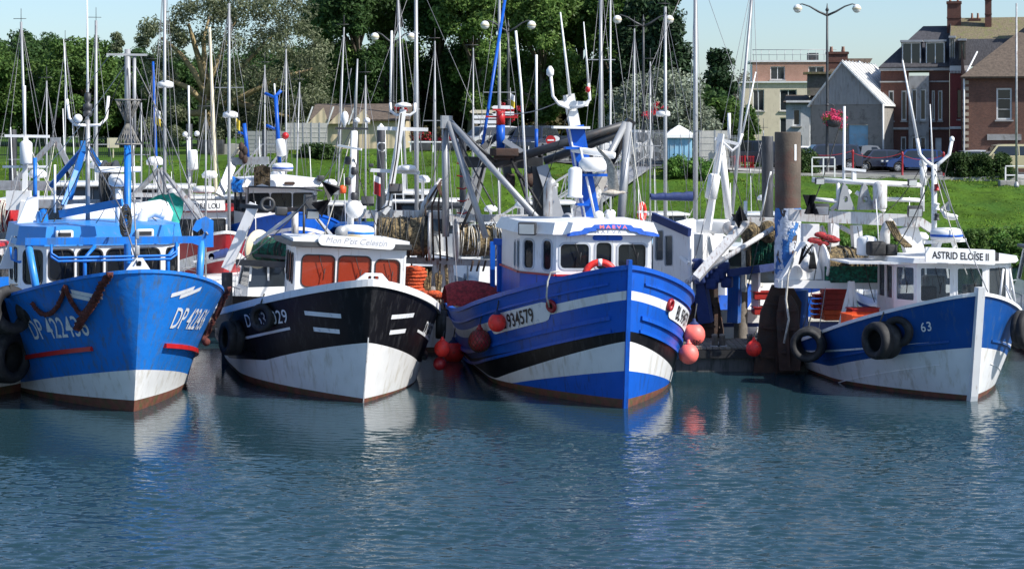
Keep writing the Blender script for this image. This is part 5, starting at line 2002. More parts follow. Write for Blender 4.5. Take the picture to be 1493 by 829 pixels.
# radar and antennas on the wheelhouse roof
rz_ = zz1 + .5
mb = MB()
rp_ = qa(172, 290, 46.6)
mb.tube([(rp_.x, rp_.y, 3.8), (rp_.x, rp_.y, zt(275, 46.6))], .07, 8)
mb.build('radar_post', 'plastic_white', A)
rd = MB()
rd.lathe((rp_.x, rp_.y, zt(272, 46.6)), (0, 0, 1), [(.1, 0), (.22, .05), (.24, .2), (.18, .3)], 16)
rd.build('radar_base', 'plastic_white', A)
rd = MB()
rd.bbox((rp_.x, rp_.y, zt(247, 46.6)), (1.15, .12, .14), .04, Matrix.Rotation(.2, 3, 'Z'))
rd.build('radar_scanner', 'plastic_white', A)
# horn mast with U shaped aerial arms
hm = qa(128, 300, 47.0)
z_ = lambda py: P(0, py, 47.0).z
pole(A, 'aerial_mast', [(hm.x, hm.y, 3.6), (hm.x, hm.y, z_(175))], .055, 'galv')
pipes(A, 'aerial_arm', [[(hm.x, hm.y, z_(183)), (hm.x - .3, hm.y, z_(182)), (hm.x - .45, hm.y, z_(172)), (hm.x - .5, hm.y, z_(145))], [(hm.x, hm.y, z_(183)), (hm.x + .3, hm.y, z_(182)), (hm.x + .45, hm.y, z_(172)), (hm.x + .5, hm.y, z_(140))]], .04, 'plastic_white')
pole(A, 'whip_aerial', [(hm.x - .5, hm.y, z_(145)), (hm.x - .58, hm.y, z_(58))], [.022, .008], 'plastic_white')
pole(A, 'whip_aerial', [(hm.x, hm.y, z_(175)), (hm.x - .02, hm.y, z_(-30))], [.035, .015], 'plastic_white')
mb = MB()
mb.lathe((hm.x, hm.y, z_(170)), (0, 0, 1), [(.09, 0), (.11, .03), (.11, .12), (.07, .15), (.11, .18), (.11, .3), (.05, .33), (.08, .4), (.08, .55), (.02, .6)], 12)
mb.build('navigation_light', 'steel_dark', A)
mb = MB()
mb.ball((hm.x - .25, hm.y - .1, z_(173)), .11, 12, 8)
mb.build('gps_dome', 'plastic_white', A)
# boom across the wheelhouse top
b0, b1 = qa(88, 312, 46.0), qa(178, 295, 45.4)
mb = MB()
mb.beam(b0, b1, .12, .18)
mb.build('boom', 'blueA_light', A)
# coil on mast, stays
cc = qa(183, 324, 44.9)
mb = MB()
for k in range(14):
 rr_ = .11 + .03 * math.sin(k * 2.3)
 mb.tube([(cc.x + math.cos(a) * rr_, cc.y - .05 * k / 14, cc.z - .1 + math.sin(a) * rr_ * 2.2 + .02 * k) for a in [2 * math.pi * j / 10 for j in range(11)]], .015, 4)
mb.build('rope_coil', 'rope_dark', A)
sp = qa(200, 382, 41.7)
mb = MB()
mb.tube([sp, qa(196, 310, 44.0), (mx_, my_, zt(90))], .02, 5)
mb.tube([qa(199, 380, 41.8), qa(174, 300, 45), qa(126, 212, 47)], .018, 5)
mb.tube([(mx_ + .1, my_, zt(85)), qa(244, 190, 49), qa(300, 330, 46)], .014, 5)
mb.tube([(mx_ + .3, my_, zt(80)), qa(248, 240, 49)], .012, 5)
mb.tube([(mx_ - .4, my_, zt(80)), qa(130, 120, 47)], .010, 5)
mb.tube([qa(238, 250, 47), qa(303, 342, 45)], .025, 5)
mb.build('stay_wires', 'wire', A)
# bracket shackle blocks at the stem
mb = MB()
mb.bbox(sp + Vector((0, 0, .25)), (.1, .08, .22), .02)
mb.build('rigging_block', 'galv', A)
mb = MB()
mb.bbox(sp + Vector((0, 0, .6)), (.08, .08, .2), .02)
mb.build('rigging_block', 'galv', A)
# white life raft drums behind wheelhouse and gear on deck
mb = MB()
p = qa(150, 315, 48.5)
mb.lathe(p - Vector((1.0, 0, 0)), (1, 0, 0), [(.2, 0), (.3, .06), (.32, .3), (.33, 1.9), (.3, 2.0), (.2, 2.05)], 18)
mb.build('raft_canister', 'plastic_white', A)
p = qa(205, 330, 47.6)
mb = MB()
mb.tube([(p.x, p.y, p.z - .6), (p.x, p.y, p.z + .1), (p.x + .1, p.y, p.z + .3), (p.x + .35, p.y, p.z + .38), (p.x + .6, p.y, p.z + .3)], .15, 14)
mb.build('exhaust_pipe', 'plastic_white', A)
p = qa(110, 228, 48.5)
mb = MB()
for k in range(8):
 a0 = .2 * k
 mb.tube([qa(215 + 3 * k, 335 + (k % 3) * 5, 49.5), qa(225 + 3 * k, 345 + (k % 2) * 8, 49.6), qa(232 + 2 * k, 356, 49.4)], .05, 6)
mb.build('net_bundle', 'net_orange', A)
mb = MB()
mb.ball(qa(70, 415, 46), .2, 12, 8, sq=(1.3, 1, .6))
mb.build('mooring_bitt', 'rope_white', A)
# rope swags over the bow (drape along the hull)
mb = MB()
oh = lambda side, pts, off: [onhull(hA, MA, side, a, b_, off)[0] for a, b_ in pts]
braid(mb, oh(-1, [(163, 397), (152, 412), (146, 428), (136, 445), (124, 462), (118, 474)], .12), .10)
braid(mb, oh(-1, [(160, 400), (146, 420), (130, 448), (120, 455), (110, 442), (102, 428), (98, 416), (93, 430), (84, 448), (72, 456), (60, 452), (50, 440)], .07), .06)
o = mb.build('heavy_rope', 'rope_red', origin=None)
o.matrix_world = MA
tag(o, 'thick rusty red rope draped in swags over the blue bow with the number DP 422436', 'rope')
mb = MB()
braid(mb, [hA.pt(1, t_, z, .09) for t_, z in [(.235, 2.45), (.24, 2.2), (.245, 2.0), (.25, 1.8), (.25, 1.55), (.255, 1.35), (.25, 1.2)]], .075)
mb.ball(hA.pt(1, .25, 1.2, .15), .1, 8, 6)
o = mb.build('heavy_rope', 'rope_red')
o.matrix_world = MA
tag(o, 'rusty red rope tail hanging down the right side of the blue trawler', 'rope')
# ------------------------------------------------------------------ boat B : black and white trawler
B_, qb, MBm = boat_root('fishing_boat', 'black hulled trawler with white bottom and amber coloured wheelhouse windows, number DP 533029', 530, 587, 15, 2.5)
hB = Hull(B_, 11, 2.62, 2.2, 2.72, 1.35, rake=.45, sd=.46, pd=2, qd=.7, sw=.45, pw=1.7, fl=1.1, sm=.75)
af = lambda t: .10
wt_ = lambda t: 1.38 - 2.9 * min(t, .26) - 1.1 * max(0, min(t, .6) - .26)
hB.build([(af, 0, 3), (wt_, 1, 6), (None, 2, 12)], ['antifoul', 'hullwhite', 'black'], deckdrop=.7, inner='white')
hB.cap(.2, .16, .05).build('rail_cap', 'white', B_)
for sd_ in (-1, 1):
 hB.text(sd_, 'DP 533029', (.225 if sd_ < 0 else .27), 1.5 if sd_ < 0 else 1.25, .44, 1.0, 0, .75, bold=.002).build('registration_number', 'letter', B_)
 for z, a, b_ in ((.62, .035, .105), (.98, .04, .092)):
  hB.strip(sd_, a, b_, lambda t, z=z: hB.H(.03) - z - .10 - (t - .03) * .2, lambda t, z=z: hB.H(.03) - z - (t - .03) * .2, .012).build('bow_stripe', 'letter', B_)
 hB.strip(sd_, .15, .42, lambda t: hB.H(t) - .72 - .02, lambda t: hB.H(t) - .68, .012).build('sheer_line', 'letter', B_)
 hB.rail(sd_, .3, 1, lambda t: .75 - .2 * t, .12, .09).build('rubbing_strake', 'black', B_)
mb = hB.stem(.03, .012, -.2, 1.5)
mb.build('stem_bar', 'grime_white', B_)
pl = [(-1.15, 4.9), (-1.3, 2.5), (1.35, 2.4), (1.2, 4.9)]
facets(B_, pl, 1.7, 3.35, [[(.15, .75, .65, 1.45), (.8, .75, 1.2, 1.45), (1.35, .75, 1.9, 1.45)], [(.16, .72, .93, 1.46), (1.03, .72, 1.8, 1.46), (1.92, .72, 2.5, 1.4)], [(.3, .75, 1.0, 1.45)], []], 'white', 'frame', 'glass_b', r=.12, fw=.025)
lining(B_, pl, 1.7, 3.35, 'insideorange', inset=.9)
mb = MB()
mb.box((0, 4.9, 2.5), (2.35, .05, 1.7))
mb.build('cabin_wall', 'white', B_)
mb = MB()
for x, z, a, b_ in ((-.75, 2.45, .25, .35), (-.1, 2.4, .7, .2), (.85, 2.5, .3, .45), (.85, 2.85, .16, .25)):
 mb.bbox((x, 3.1, z), (a, .3, b_), .06)
mb.build('helm_console', 'steel_dark', B_)
mb = MB()
mb.box((0, 3.7, 3.43), (2.9, 2.9, .12))
mb.build('roof_edge', 'steel_dark', B_)
prism(B_, 'cabin_roof', [(-1.3, 5.0), (-1.4, 2.35), (1.4, 2.3), (1.25, 5.0)], 3.49, 3.56, 'plastic_white', 1.0, camber=.06)
mb = MB()
mb.panel((-.82, 2.22, 3.42), (1, 0.0, -.035), (0, 0, 1), rr(0, 0, 1.85, .25, .12, 6), (), .06)
nb = mb.build('name_board', 'plastic_white', B_)
flat_text("Mon P'tit Celestin", (.10, 2.22, 3.42 + .045), (1, 0, -.035), (0, 0, 1), .2, 1.02, .35).build('lettering', 'greyink', nb)
# fairlead at bow
mb = MB()
p = Vector((0.05, -.15, 2.72))
mb.panel(p + Vector((-.4, -.02, .02)), (1, 0, 0), (0, 0, 1), [(0, 0), (.8, 0), (.62, .2), (.25, .2)], [rr(.3, .06, .55, .14, .03)], .12)
mb.build('bow_fairlead', 'white', B_)
mb = MB()
mb.bbox((-.5, 2.0, 2.25), (.9, .4, .18), .05)
mb.build('fish_box', 'orangebox', B_)
# mast cluster above wheelhouse
zB = lambda py, Y=46.5: P(0, py, Y).z
m0 = qb(519, 340, 46.5)
radome(B_, (m0.x, m0.y - .1, zB(345)), .42, .3, band='blueA')
mb = MB()
mb.tube([(m0.x, m0.y - .1, 3.5), (m0.x, m0.y - .1, zB(345))], .12, 10)
mb.build('radar_post', 'plastic_white', B_)
mb = MB()
mb.lathe(qb(516, 305, 46.4) - Vector((0, .15, 0)), (0, 1, 0), [(.03, -.05), (.2, 0), (.22, .06), (.2, .16), (.1, .2)], 18)
mb.build('horn', 'plastic_white', B_)
mp_ = qb(512, 300, 46.9)
pole(B_, 'mast', [(mp_.x, mp_.y, 3.5), (mp_.x, mp_.y, zB(190, 46.9))], .085, 'plastic_white', 12)
pole(B_, 'mast_top', [(mp_.x, mp_.y, zB(190, 46.9)), (mp_.x + .0, mp_.y, zB(85, 46.9))], [.05, .02], 'alu')
mb = MB()
mb.beam(qb(489, 187, 46.9), qb(537, 188, 46.9), .05)
mb.build('crosstree', 'steel_dark', B_)
mb = MB()
c_ = qb(502, 186, 46.9)
mb.lathe(c_, (0, 0, 1), [(.03, 0), (.05, .1), (.09, .16), (.09, .3), (.05, .38), (.01, .4)], 14)
mb.build('gps_dome', 'plastic_white', B_)
for x_ in (520, 535):
 mb = MB()
 c_ = qb(x_, 186, 46.9)
 mb.lathe(c_, (0, 0, 1), [(.02, 0), (.02, .12), (.07, .13), (.07, .2), (.02, .24)], 10)
 mb.build('aerial', 'plastic_white', B_)
mb = MB()
mb.beam(qb(493, 212, 46.8), qb(527, 218, 46.6), .07, .05)
mb.build('spreader', 'plastic_white', B_)
for k, py in enumerate((240, 255, 270, 292)):
 mb = MB()
 mb.lathe(qb(507 + 9 * (k % 2), py, 46.8), (0, 0, 1), [(.05, 0), (.08, .03), (.08, .16), (.05, .2)], 10)
 mb.build('navigation_light', 'steel_dark', B_)
worklight(B_, qb(487, 278, 46.2), (-.3, -1, -.3))
worklight(B_, qb(456, 312, 46.2), (0, -1, -.3), .32)
# amber beacon and black day shapes
mb = MB()
mb.lathe(qb(499, 282, 46.6), (0, 0, 1), [(.07, 0), (.09, .04), (.09, .16), (.03, .2)], 12)
mb.build('beacon', 'orangebox', B_)
def cone_shape(root, c, r_, h, ax=(0, 0, 1), name='day_shape'):
 """two crossed triangular plates, apex up"""
 c = Vector(c)
 mb = MB()
 for k in range(2):
  a = .6 + k * math.pi / 2
  u = Vector((math.cos(a), math.sin(a), 0))
  m_ = Vector(ax).normalized().to_track_quat('Z', 'Y').to_matrix()
  pts = [c + m_ @ (-u * r_), c + m_ @ (u * r_), c + m_ @ Vector((0, 0, h))]
  mb.add([*pts, *[p + m_ @ (Vector((-u.y, u.x, 0)) * .01) for p in pts]], [(0, 1, 2), (5, 4, 3), (0, 3, 4, 1), (1, 4, 5, 2), (2, 5, 3, 0)])
 return mb.build(name, 'black', root)
cone_shape(B_, qb(487, 282, 46.0), .28, .42, (-.8, 0, .7))
cone_shape(B_, qb(462, 306, 46.0), .28, .42, (.7, 0, .6))
# small yellow box on roof
mb = MB()
mb.bbox(qb(517, 352, 46.0) + Vector((0, 0, 0)), (.4, .2, .18), .03)
mb.build('locker', 'yellow', B_)
mb = MB()
mb.lathe(qb(497, 338, 45.8), (0, -1, 0), [(.04, -.1), (.13, 0), (.15, .05), (.15, .1)], 14)
mb.build('searchlight', 'alu', B_)
# aft gantry of black boat: net drum with green and white rope, dark frame
dr0, dr1 = qb(376, 363, 51), qb(452, 368, 50)
def net_drum(parent_or_none, c0, c1, r_core, r_net, r_fl, netmat, flmat='grime_white', label=None, cat='net drum', seg=40, rings=14, q=None, name='net_drum', rope=None, group=None):
 """winch drum with flanges and wound net; free-standing thing when label is given"""
 c0, c1 = Vector(c0), Vector(c1)
 ax = (c1 - c0)
 L_ = ax.length
 axn = ax.normalized()
 if label:
  t = thing(name, label, cat, c0, 0, group)
  c0 = Vector((0, 0, 0))
 else:
  t = bpy.data.objects.new(name, None)
  COL.objects.link(t)
  t.parent = parent_or_none
  t.location = c0
  c0 = Vector((0, 0, 0))
 for k in (0, 1):
  mb = MB()
  mb.lathe(c0 + axn * (L_ * k), axn, [(.04, -.02), (r_fl * .98, -.02), (r_fl, 0), (r_fl, .03), (r_fl * .98, .05), (.04, .05)], 28)
  mb.build('flange', flmat, t)
 x = axn.orthogonal().normalized()
 y = axn.cross(x)
 mb = MB()
 g = []
 for i in range(rings + 1):
  row = []
  u = i / rings
  for k in range(seg + 1):
   a = 2 * math.pi * (k % seg) / seg
   rr_ = r_net * (1 + .13 * noise.noise(Vector((u * 5 + c1.x, math.cos(a) * 1.6, math.sin(a) * 1.6))) + .05 * noise.noise(Vector((u * 20, math.cos(a) * 5, math.sin(a) * 5 + c1.x))))
   if i in (0, rings):
    rr_ *= .9
   row.append(c0 + axn * (L_ * (.03 + .94 * u)) + (x * math.cos(a) + y * math.sin(a)) * rr_)
  g.append(row)
 mb.sheet(g)
 nn = mb.build('net', netmat, t)
 mb = MB()
 rnd = random.Random(int(c1.x * 100))
 for k in range(16):
  u = rnd.uniform(.06, .94)
  tw = rnd.uniform(-.05, .05)
  pts = []
  for j in range(21):
   a = 2 * math.pi * j / 20
   pts.append(c0 + axn * (L_ * (u + tw * math.sin(a))) + (x * math.cos(a) + y * math.sin(a)) * (r_net * 1.06 + .03 * math.sin(a * 2 + k)))
  mb.tube(pts, rnd.uniform(.012, .022), 5)
 mb.build('winding', rope or 'rope_dark', t)
 return t
net_drum(B_, dr0, dr1, .1, .33, .52, 'net_green', 'cushion')
mb = MB()
mb.beam(qb(345, 382, 50.5), qb(455, 388, 49.8), .12, .16)
mb.build('gantry_beam', 'steel_dark', B_)
mb = MB()
mb.beam(qb(350, 300, 49.8), qb(470, 308, 49.4), .07, .1)
mb.build('gantry_beam', 'steel_dark', B_)
mb = MB()
mb.beam(qb(372, 372, 50.5), qb(462, 380, 49.5), .08, .08)
mb.build('gantry_beam', 'steel_dark', B_)
mb = MB()
mb.beam(qb(371, 297, 49.8), qb(330, 392, 49.8), .14, .26)
mb.beam(qb(437, 305, 49.6), qb(370, 355, 49.8), .06, .08)
mb.beam(qb(450, 305, 49.2), qb(485, 345, 49.2), .06, .08)
mb.build('gantry_leg', 'white', B_)
mb = MB()
mb.tube([qb(430, 308, 50), qb(430, 350, 50)], .09, 10)
mb.build('davit_post', T['grime_white'], B_)
mb = MB()
mb.tube([qb(443, 300, 49), qb(443, 352, 49)], .03, 6)
mb.tube([qb(444, 295, 49), qb(486, 352, 47.5)], .02, 6)
mb.tube([qb(362, 296, 49.6), qb(362, 272, 49.6), qb(433, 274, 49.3), qb(470, 278, 49.0)], .025, 6)
mb.build('guard_rail', 'steel_dark', B_)
mb = MB()
mb.bbox(qb(410, 308, 49.4), (.3, .2, .22), .03)
mb.build('winch_gear', 'steel_dark', B_)
mb = MB()
mb.bbox(qb(452, 298, 49.2), (.32, .25, .5), .03)
mb.build('winch_gear', 'steel_dark', B_)
mb = MB()
mb.lathe(qb(390, 298, 49.3), (0, -1, 0), [(.12, 0), (.2, .0), (.2, .05), (.12, .05)], 16, closed=True)
mb.build('hand_wheel', 'steel_dark', B_)
mb = MB()
mb.beam(qb(495, 388, 47.6), qb(430, 386, 48.2), .08, .08)
mb.tube([qb(422, 385, 48), qb(422, 432, 48)], .11, 10)
mb.build('net_roller', 'galv', B_)
# ------------------------------------------------------------------ boat C : royal blue wooden trawler
Cb, qc, MC = boat_root('fishing_boat', 'royal blue planked trawler with white and black bow stripes and the number BL 934579', 912, 595, 9.5, .8)
hC = Hull(Cb, 12.5, 2.72, 2.25, 3.12, 1.3, rake=.22, sd=.45, pd=2, qd=.75, sw=.42, pw=1.6, fl=1.0, sm=.9)
af = lambda t: .2 - .3 * min(t, .4)
b1_ = lambda t: .84 - 2.5 * min(t, .3)
w1_ = lambda t: 1.50 - 4.5 * t + 1.9 * t * t if t < .36 else .12
k1_ = lambda t: 1.72 - 3.6 * t + 2.0 * t * t if t < .6 else .25
s1_ = lambda t: hC.H(t) - .70
s2_ = lambda t: hC.H(t) - .50
hC.build([(af, 0, 3), (b1_, 1, 4), (w1_, 2, 4), (k1_, 3, 3), (s1_, 1, 8), (s2_, 2, 1), (None, 1, 4)], ['antifoul', 'blueC', 'hullwhite', 'black'], deckdrop=.7, inner='blueC', ns=56)
hC.cap(.14, .1, .05).build('rail_cap', 'blueC', Cb)
hC.stem(.11, .05, -.3, 3.3).build('stem_post', 'blueC', Cb)
for sd_ in (-1, 1):
 for z, h_, d_ in ((1.05, .09, .05), (1.35, .07, .04), (.3, .05, .04)):
  hC.rail(sd_, .02, .98, lambda t, z=z: hC.H(t) - z, h_, d_, 44).build('rubbing_strake', 'blueC', Cb)
 # registration plate
 tm, zm = (.225, 1.42) if sd_ < 0 else (.20, 1.73)
 hw = .10
 mb = MB()
 def zc_(t):
  return hC.H(t) - .60
 g1, g2 = [], []
 for k in range(25):
  u = -1 + 2 * k / 24
  t_ = tm + hw * u
  hh_ = .22 * (1 - max(0, (abs(u) - .86) / .14) ** 2 * .75)
  g1.append(hC.pt(sd_, t_, zc_(t_) - hh_, .02))
  g2.append(hC.pt(sd_, t_, zc_(t_) + hh_, .02))
 mb.sheet([g1, g2] if sd_ > 0 else [g2, g1])
 pp = mb.build('number_plate', 'letter', Cb)
 hC.text(sd_, 'BL 934579', tm, zc_(tm) - .15, .44, .88, 0, 1.0, .035, bold=.006).build('registration_number', 'ink', pp)
# scuppers rings (hawse pipes)
for sd_, t_, z in ((-1, .12, 2.15), (1, .1, 2.2)):
 mb = MB()
 p = hC.pt(sd_, t_, z)
 nn = hC.nrm(sd_, t_, z)
 mb.lathe(p, nn, [(.06, -.02), (.13, -.02), (.16, .05), (.13, .09), (.07, .07)], 18, closed=True)
 mb.build('hawse_ring', 'darkred', Cb)
 mb = MB()
 mb.lathe(p + nn * .0, nn, [(.01, .02), (.08, .02)], 14)
 mb.build('hawse_hole', 'ink', Cb)
mb = MB()
mb.tube([hC.pt(-1, .12, 2.15, .1), hC.pt(-1, .115, 2.4, .2), hC.pt(-1, .112, 2.75, .12), hC.pt(-1, .11, 2.92, .02), hC.pt(-1, .10, 2.95, -.1)], .022, 6)
mb.build('hawse_rope', 'rope_white', Cb)
# wheelhouse C: white upper on blue lower
pl = [(-1.8, 6.3), (-1.8, 3.6), (-1.14, 2.45), (1.12, 2.45), (1.3, 3.1), (1.3, 6.3)]
facets(Cb, pl, 1.5, 2.76, [], 'blueC', 'frame', 'glass', name='cabin_base')
facets(Cb, pl, 2.76, 3.72, [[(1.9, .1, 2.15, .7), (2.35, .1, 2.65, .75)], [(.15, .12, .5, .78), (.85, .12, 1.15, .8)], [(.1, .17, .78, .74), (.95, .15, 1.32, .78), (1.48, .17, 2.14, .74)], [(.15, .3, .5, .9)], [(.4, .2, .9, .9)]], 'white', 'greyframe', 'glass_c', r=.1, fw=.045)
lining(Cb, pl, 2.5, 3.7, 'insidewall', 1.2)
for i in range(5):
 mb = MB()
 a, b_ = Vector((*pl[i], 2.77)), Vector((*pl[i + 1], 2.77))
 mb.beam(a, b_, .12, .04)
 mb.build('trim', 'red', Cb)
mb = MB()
lo = [(x * 1.10, y if y > 5 else y - .12) for x, y in pl]
prism(Cb, 'cabin_roof', lo, 3.72, 3.99, 'white', 1.0, camber=.08, top=.93)
# ribbon with letters on the roof front
rb = MB()
yf_ = 2.28
segs_ = [(-1.0, .04), (-.84, .02), (-.86, .1), (-.64, .14), (-.56, .20), (-.36, .24), (-.3, .30), (.5, .30), (.56, .24), (.76, .2), (.84, .14), (1.06, .10), (1.02, .02), (1.2, .04)]
top_ = [(-1.0, .04), (-.86, .1), (-.64, .13), (-.58, .2), (-.4, .22), (-.34, .285), (.1, .31), (.54, .285), (.6, .22), (.78, .2), (.84, .13), (1.06, .1), (1.2, .04)]
bot_ = [(1.2, -.02), (.98, .0), (.72, .05), (.66, .1), (.5, .12), (.46, .17), (.1, .19), (-.26, .17), (-.3, .12), (-.46, .1), (-.52, .05), (-.78, 0), (-1.0, -.02)]
Vr = Vector((0, .12, .30)).normalized()
rb.panel((0.08, yf_ - .005, 3.705), (1, 0, 0), Vr, [(a, b_ * .95) for a, b_ in top_ + bot_], (), .015)
rbo = rb.build('name_ribbon', 'blueC', Cb)
flat_text('MAEVA', (.18, yf_ - .012, 3.705 + .165), (1, 0, 0), Vr, .12, 1.3, 0, .002, .004, 1.5).build('lettering', 'pink', rbo)
mb = MB()
mb.panel((-.28, pl[2][1] - .01, 3.585), (1, 0, 0), (0, 0, 1), rr(0, 0, .72, .12, .06), (), .02)
mb.build('window_visor', 'blueC', Cb)
worklight(Cb, (-1.75, 2.9, 3.83), (-.4, -1, -.1), .42)
# life ring on the cabin base
def life_ring(c, label, r_=.3, yaw=0.0, ax=(0, -1, 0.1), mat='orange'):
 t = thing('life_ring', label, 'life ring', c)
 mb = MB()
 N_ = 32
 ax = Vector(ax).normalized()
 x = ax.orthogonal().normalized()
 y = ax.cross(x)
 pts = [(x * math.cos(2 * math.pi * k / N_) + y * math.sin(2 * math.pi * k / N_)) * r_ for k in range(N_ + 1)]
 mb.tube(pts, r_ * .22, 10)
 rg = mb.build('ring', mat, t)
 for k in range(4):
  mb = MB()
  pts = [(x * math.cos(R(45 + 90 * k + d)) + y * math.sin(R(45 + 90 * k + d))) * r_ for d in (-7, 0, 7)]
  mb.tube(pts, r_ * .235, 10)
  mb.build('band', 'plastic_white', t)
 return t
life_ring(P(875, 405, 44.2), 'orange life ring with pale bands on the blue cabin base behind the pointed bow', .36)
# blue leaning mast with white top
zC = lambda py, Y=46.5: P(0, py, Y).z
a0, a1 = qc(863, 322, 46.8), qc(838, 184, 46.8)
mb = MB()
mb.beam(a0, a1, .38, .34, up=(0, 1, 0))
mb.build('mast', 'blueC', Cb)
mb = MB()
a2 = qc(829, 138, 46.8)
mb.beam(a1, a2, .25, .22, up=(0, 1, 0))
mb.build('mast_top', 'white', Cb)
mb = MB()
mb.tube([a0 + Vector((-.18, -.16, 0)), a1 + Vector((-.18, -.16, 0))], .025, 6)
mb.tube([qc(868, 318, 46.4), qc(846, 215, 46.4)], .03, 6)
mb.build('cable_strip', 'white', Cb)
for pts in ([(830, 158), (815, 152), (806, 140), (803, 110)], [(830, 158), (850, 154), (860, 145), (858, 122)]):
 pipes(Cb, 'aerial_arm', [[qc(a, b_, 46.6) for a, b_ in pts]], .042, 'plastic_white')
mb = MB()
mb.panel(qc(810, 147, 46.6), (1, 0, 0), (0, 0, 1), [(0, 0), (.2, -.12), (.8, -.12), (.85, 0)], (), .06)
mb.build('aerial_plate', 'plastic_white', Cb)
pole(Cb, 'whip_aerial', [qc(831, 140, 46.6), qc(817, 18, 46.6)], [.04, .018], 'plastic_white')
pole(Cb, 'whip_aerial', [qc(858, 122, 46.6), qc(851, 32, 46.6)], [.03, .012], 'plastic_white')
mb = MB()
mb.lathe(qc(802, 112, 46.6), (0, 0, 1), [(.03, 0), (.09, .05), (.09, .17), (.03, .26)], 12)
mb.build('gps_dome', 'plastic_white', Cb)
mb = MB()
mb.lathe(qc(857, 135, 46.5), (0, 0, 1), [(.03, 0), (.06, .03), (.06, .12), (.03, .14)], 10)
mb.build('navigation_light', 'red', Cb)
for py_, w_ in ((186, 1.0), (216, .6), (298, .5)):
 mb = MB()
 c_ = qc(838 + (py_ - 186) * .18, py_, 46.55)
 mb.box(c_ + Vector((-.1, 0, 0)), (w_ * (.9 if py_ == 186 else .8), .3, .06))
 mb.build('mast_shelf', 'white' if py_ == 186 else 'blueC', Cb)
rd = MB()
rd.lathe(qc(864, 250, 46.4), (0, 0, 1), [(.28, 0), (.34, .06), (.34, .22), (.24, .34)], 20)
rd.build('radar_base', 'plastic_white', Cb)
rd = MB()
rd.bbox(qc(865, 222, 46.4), (1.1, .12, .16), .05, Matrix.Rotation(-.35, 3, 'Z') @ Matrix.Rotation(.14, 3, 'Y'))
rd.build('radar_scanner', 'plastic_white', Cb)
mb = MB()
mb.box(qc(864, 255, 46.5), (.85, .5, .06))
mb.build('radar_shelf', 'blueC', Cb)
mb = MB()
mb.lathe(qc(838, 288, 46.2), (0, 0, 1), [(.2, 0), (.2, .05), (.17, .06), (.17, .66), (.12, .72), (.03, .74)], 16)
mb.build('radar_reflector', 'plastic_white', Cb)
mb = MB()
for sg in (-1, 1):
 mb.lathe(qc(881, 318, 46.2) + Vector((sg * .14, 0, .05)), (0, -.9, .2), [(.03, -.12), (.12, 0), (.12, .06)], 14)
mb.build('searchlight', 'plastic_white', Cb)
# exhaust and davit behind the wheelhouse
mb = MB()
mb.tube([qc(799, 330, 48.2), qc(799, 280, 48.2), qc(800, 270, 48.2), qc(808, 262, 48.2)], .12, 14)
mb.build('exhaust_pipe', 'galv', Cb)
mb = MB()
mb.ball(qc(828, 320, 47.4), .17, 14, 10)
mb.build('hanging_float', 'alu', Cb)
# blue goal frame by the bulwark aft
mb = MB()
mb.beam(qc(730, 352, 48.6), qc(730, 425, 48.6), .18, .18)
mb.beam(qc(721, 352, 48.6), qc(752, 354, 48.4), .16, .16)
mb.beam(qc(718, 352, 49.2), qc(718, 420, 49.2), .12, .12)
mb.build('gallows_frame', 'blueC', Cb)
mb = MB()
p = qc(705, 430, 49.2)
g = []
for i in range(13):
 row = []
 u = i / 12
 for k in range(11):
  v_ = k / 10
  hgt = math.sin(math.pi * v_) ** .7 * (.55 - .2 * u) * (.3 + math.sin(math.pi * min(1, u + .1)) ** .5)
  row.append(p + Vector((-1.0 + 2.1 * u, -.5 + v_ * 1.2, -.25 + hgt + .06 * noise.noise(Vector((u * 6, v_ * 6, 0))))))
 g.append(row)
mb.sheet(g)
mb.build('folded_net', 'net_red', Cb)
mb = MB()
for k in range(5):
 mb.tube([qc(768 + k * 3, 365, 48), qc(766 + k * 3, 400, 48), qc(770 + k * 3, 432, 48)], .03, 5)
mb.build('chain_bundle', 'rust', Cb)
# ------------------------------------------------------------------ boat D : ASTRID ELOISE II
D, qd_, MD = boat_root('fishing_boat', 'blue and white trawler with white stem post and name board ASTRID ELOÏSE II', 1418, 584, 9)
hD = Hull(D, 11, 2.38, 2.0, 2.45, .5, rake=.42, sd=.34, pd=2, qd=.7, sw=.36, pw=1.6, fl=1.0, sm=.85, rise=.15)
af = lambda t: .12 - .1 * min(t, .5)
wt_ = lambda t: 1.24 - 2.5 * min(t, .34) - .5 * max(0, min(t, .9) - .34)
hD.build([(af, 0, 3), (wt_, 1, 7), (None, 2, 10)], ['antifoul', 'hullwhite', 'blueD'], deckdrop=.4, inner='white')
hD.cap(.12, .08, .04).build('rail_cap', 'white', D)
hD.stem(.2, .1, -.3, 2.62).build('stem_post', 'white', D)
for sd_ in (-1, 1):
 hD.strip(sd_, .06, .62, lambda t: hD.H(t) * .52 + .12, lambda t: hD.H(t) * .52 + .165, .012).build('pin_stripe', 'letter', D)
 hD.strip(sd_, .045, .055, lambda t: hD.H(t) * .52 + .12, lambda t: hD.H(t) * .52 + .165, .012, 3).build('pin_stripe', 'letter', D)
 hD.rail(sd_, .03, .9, lambda t: wt_(t) + .18, .05, .03).build('rubbing_strake', 'blueD', D)
 hD.rail(sd_, .05, .7, lambda t: wt_(t) - .32 - .3 * t, .02, .012).build('plank_seam', 'hullwhite', D)
hD.text(-1, '63', .06, 1.56, .30, .9, 0, .8, bold=.004, spacing=1.15).build('registration_number', 'letter', D)
hD.text(1, 'DP 5', .15, 1.42, .30, .8, 0, .8, bold=.003).build('registration_number', 'letter', D)
mb = MB()
g1 = [hD.pt(-1, .66 + .05 * k / 5, .28, .02) for k in range(6)]
g2 = [hD.pt(-1, .66 + .05 * k / 5, .72, .02) for k in range(6)]
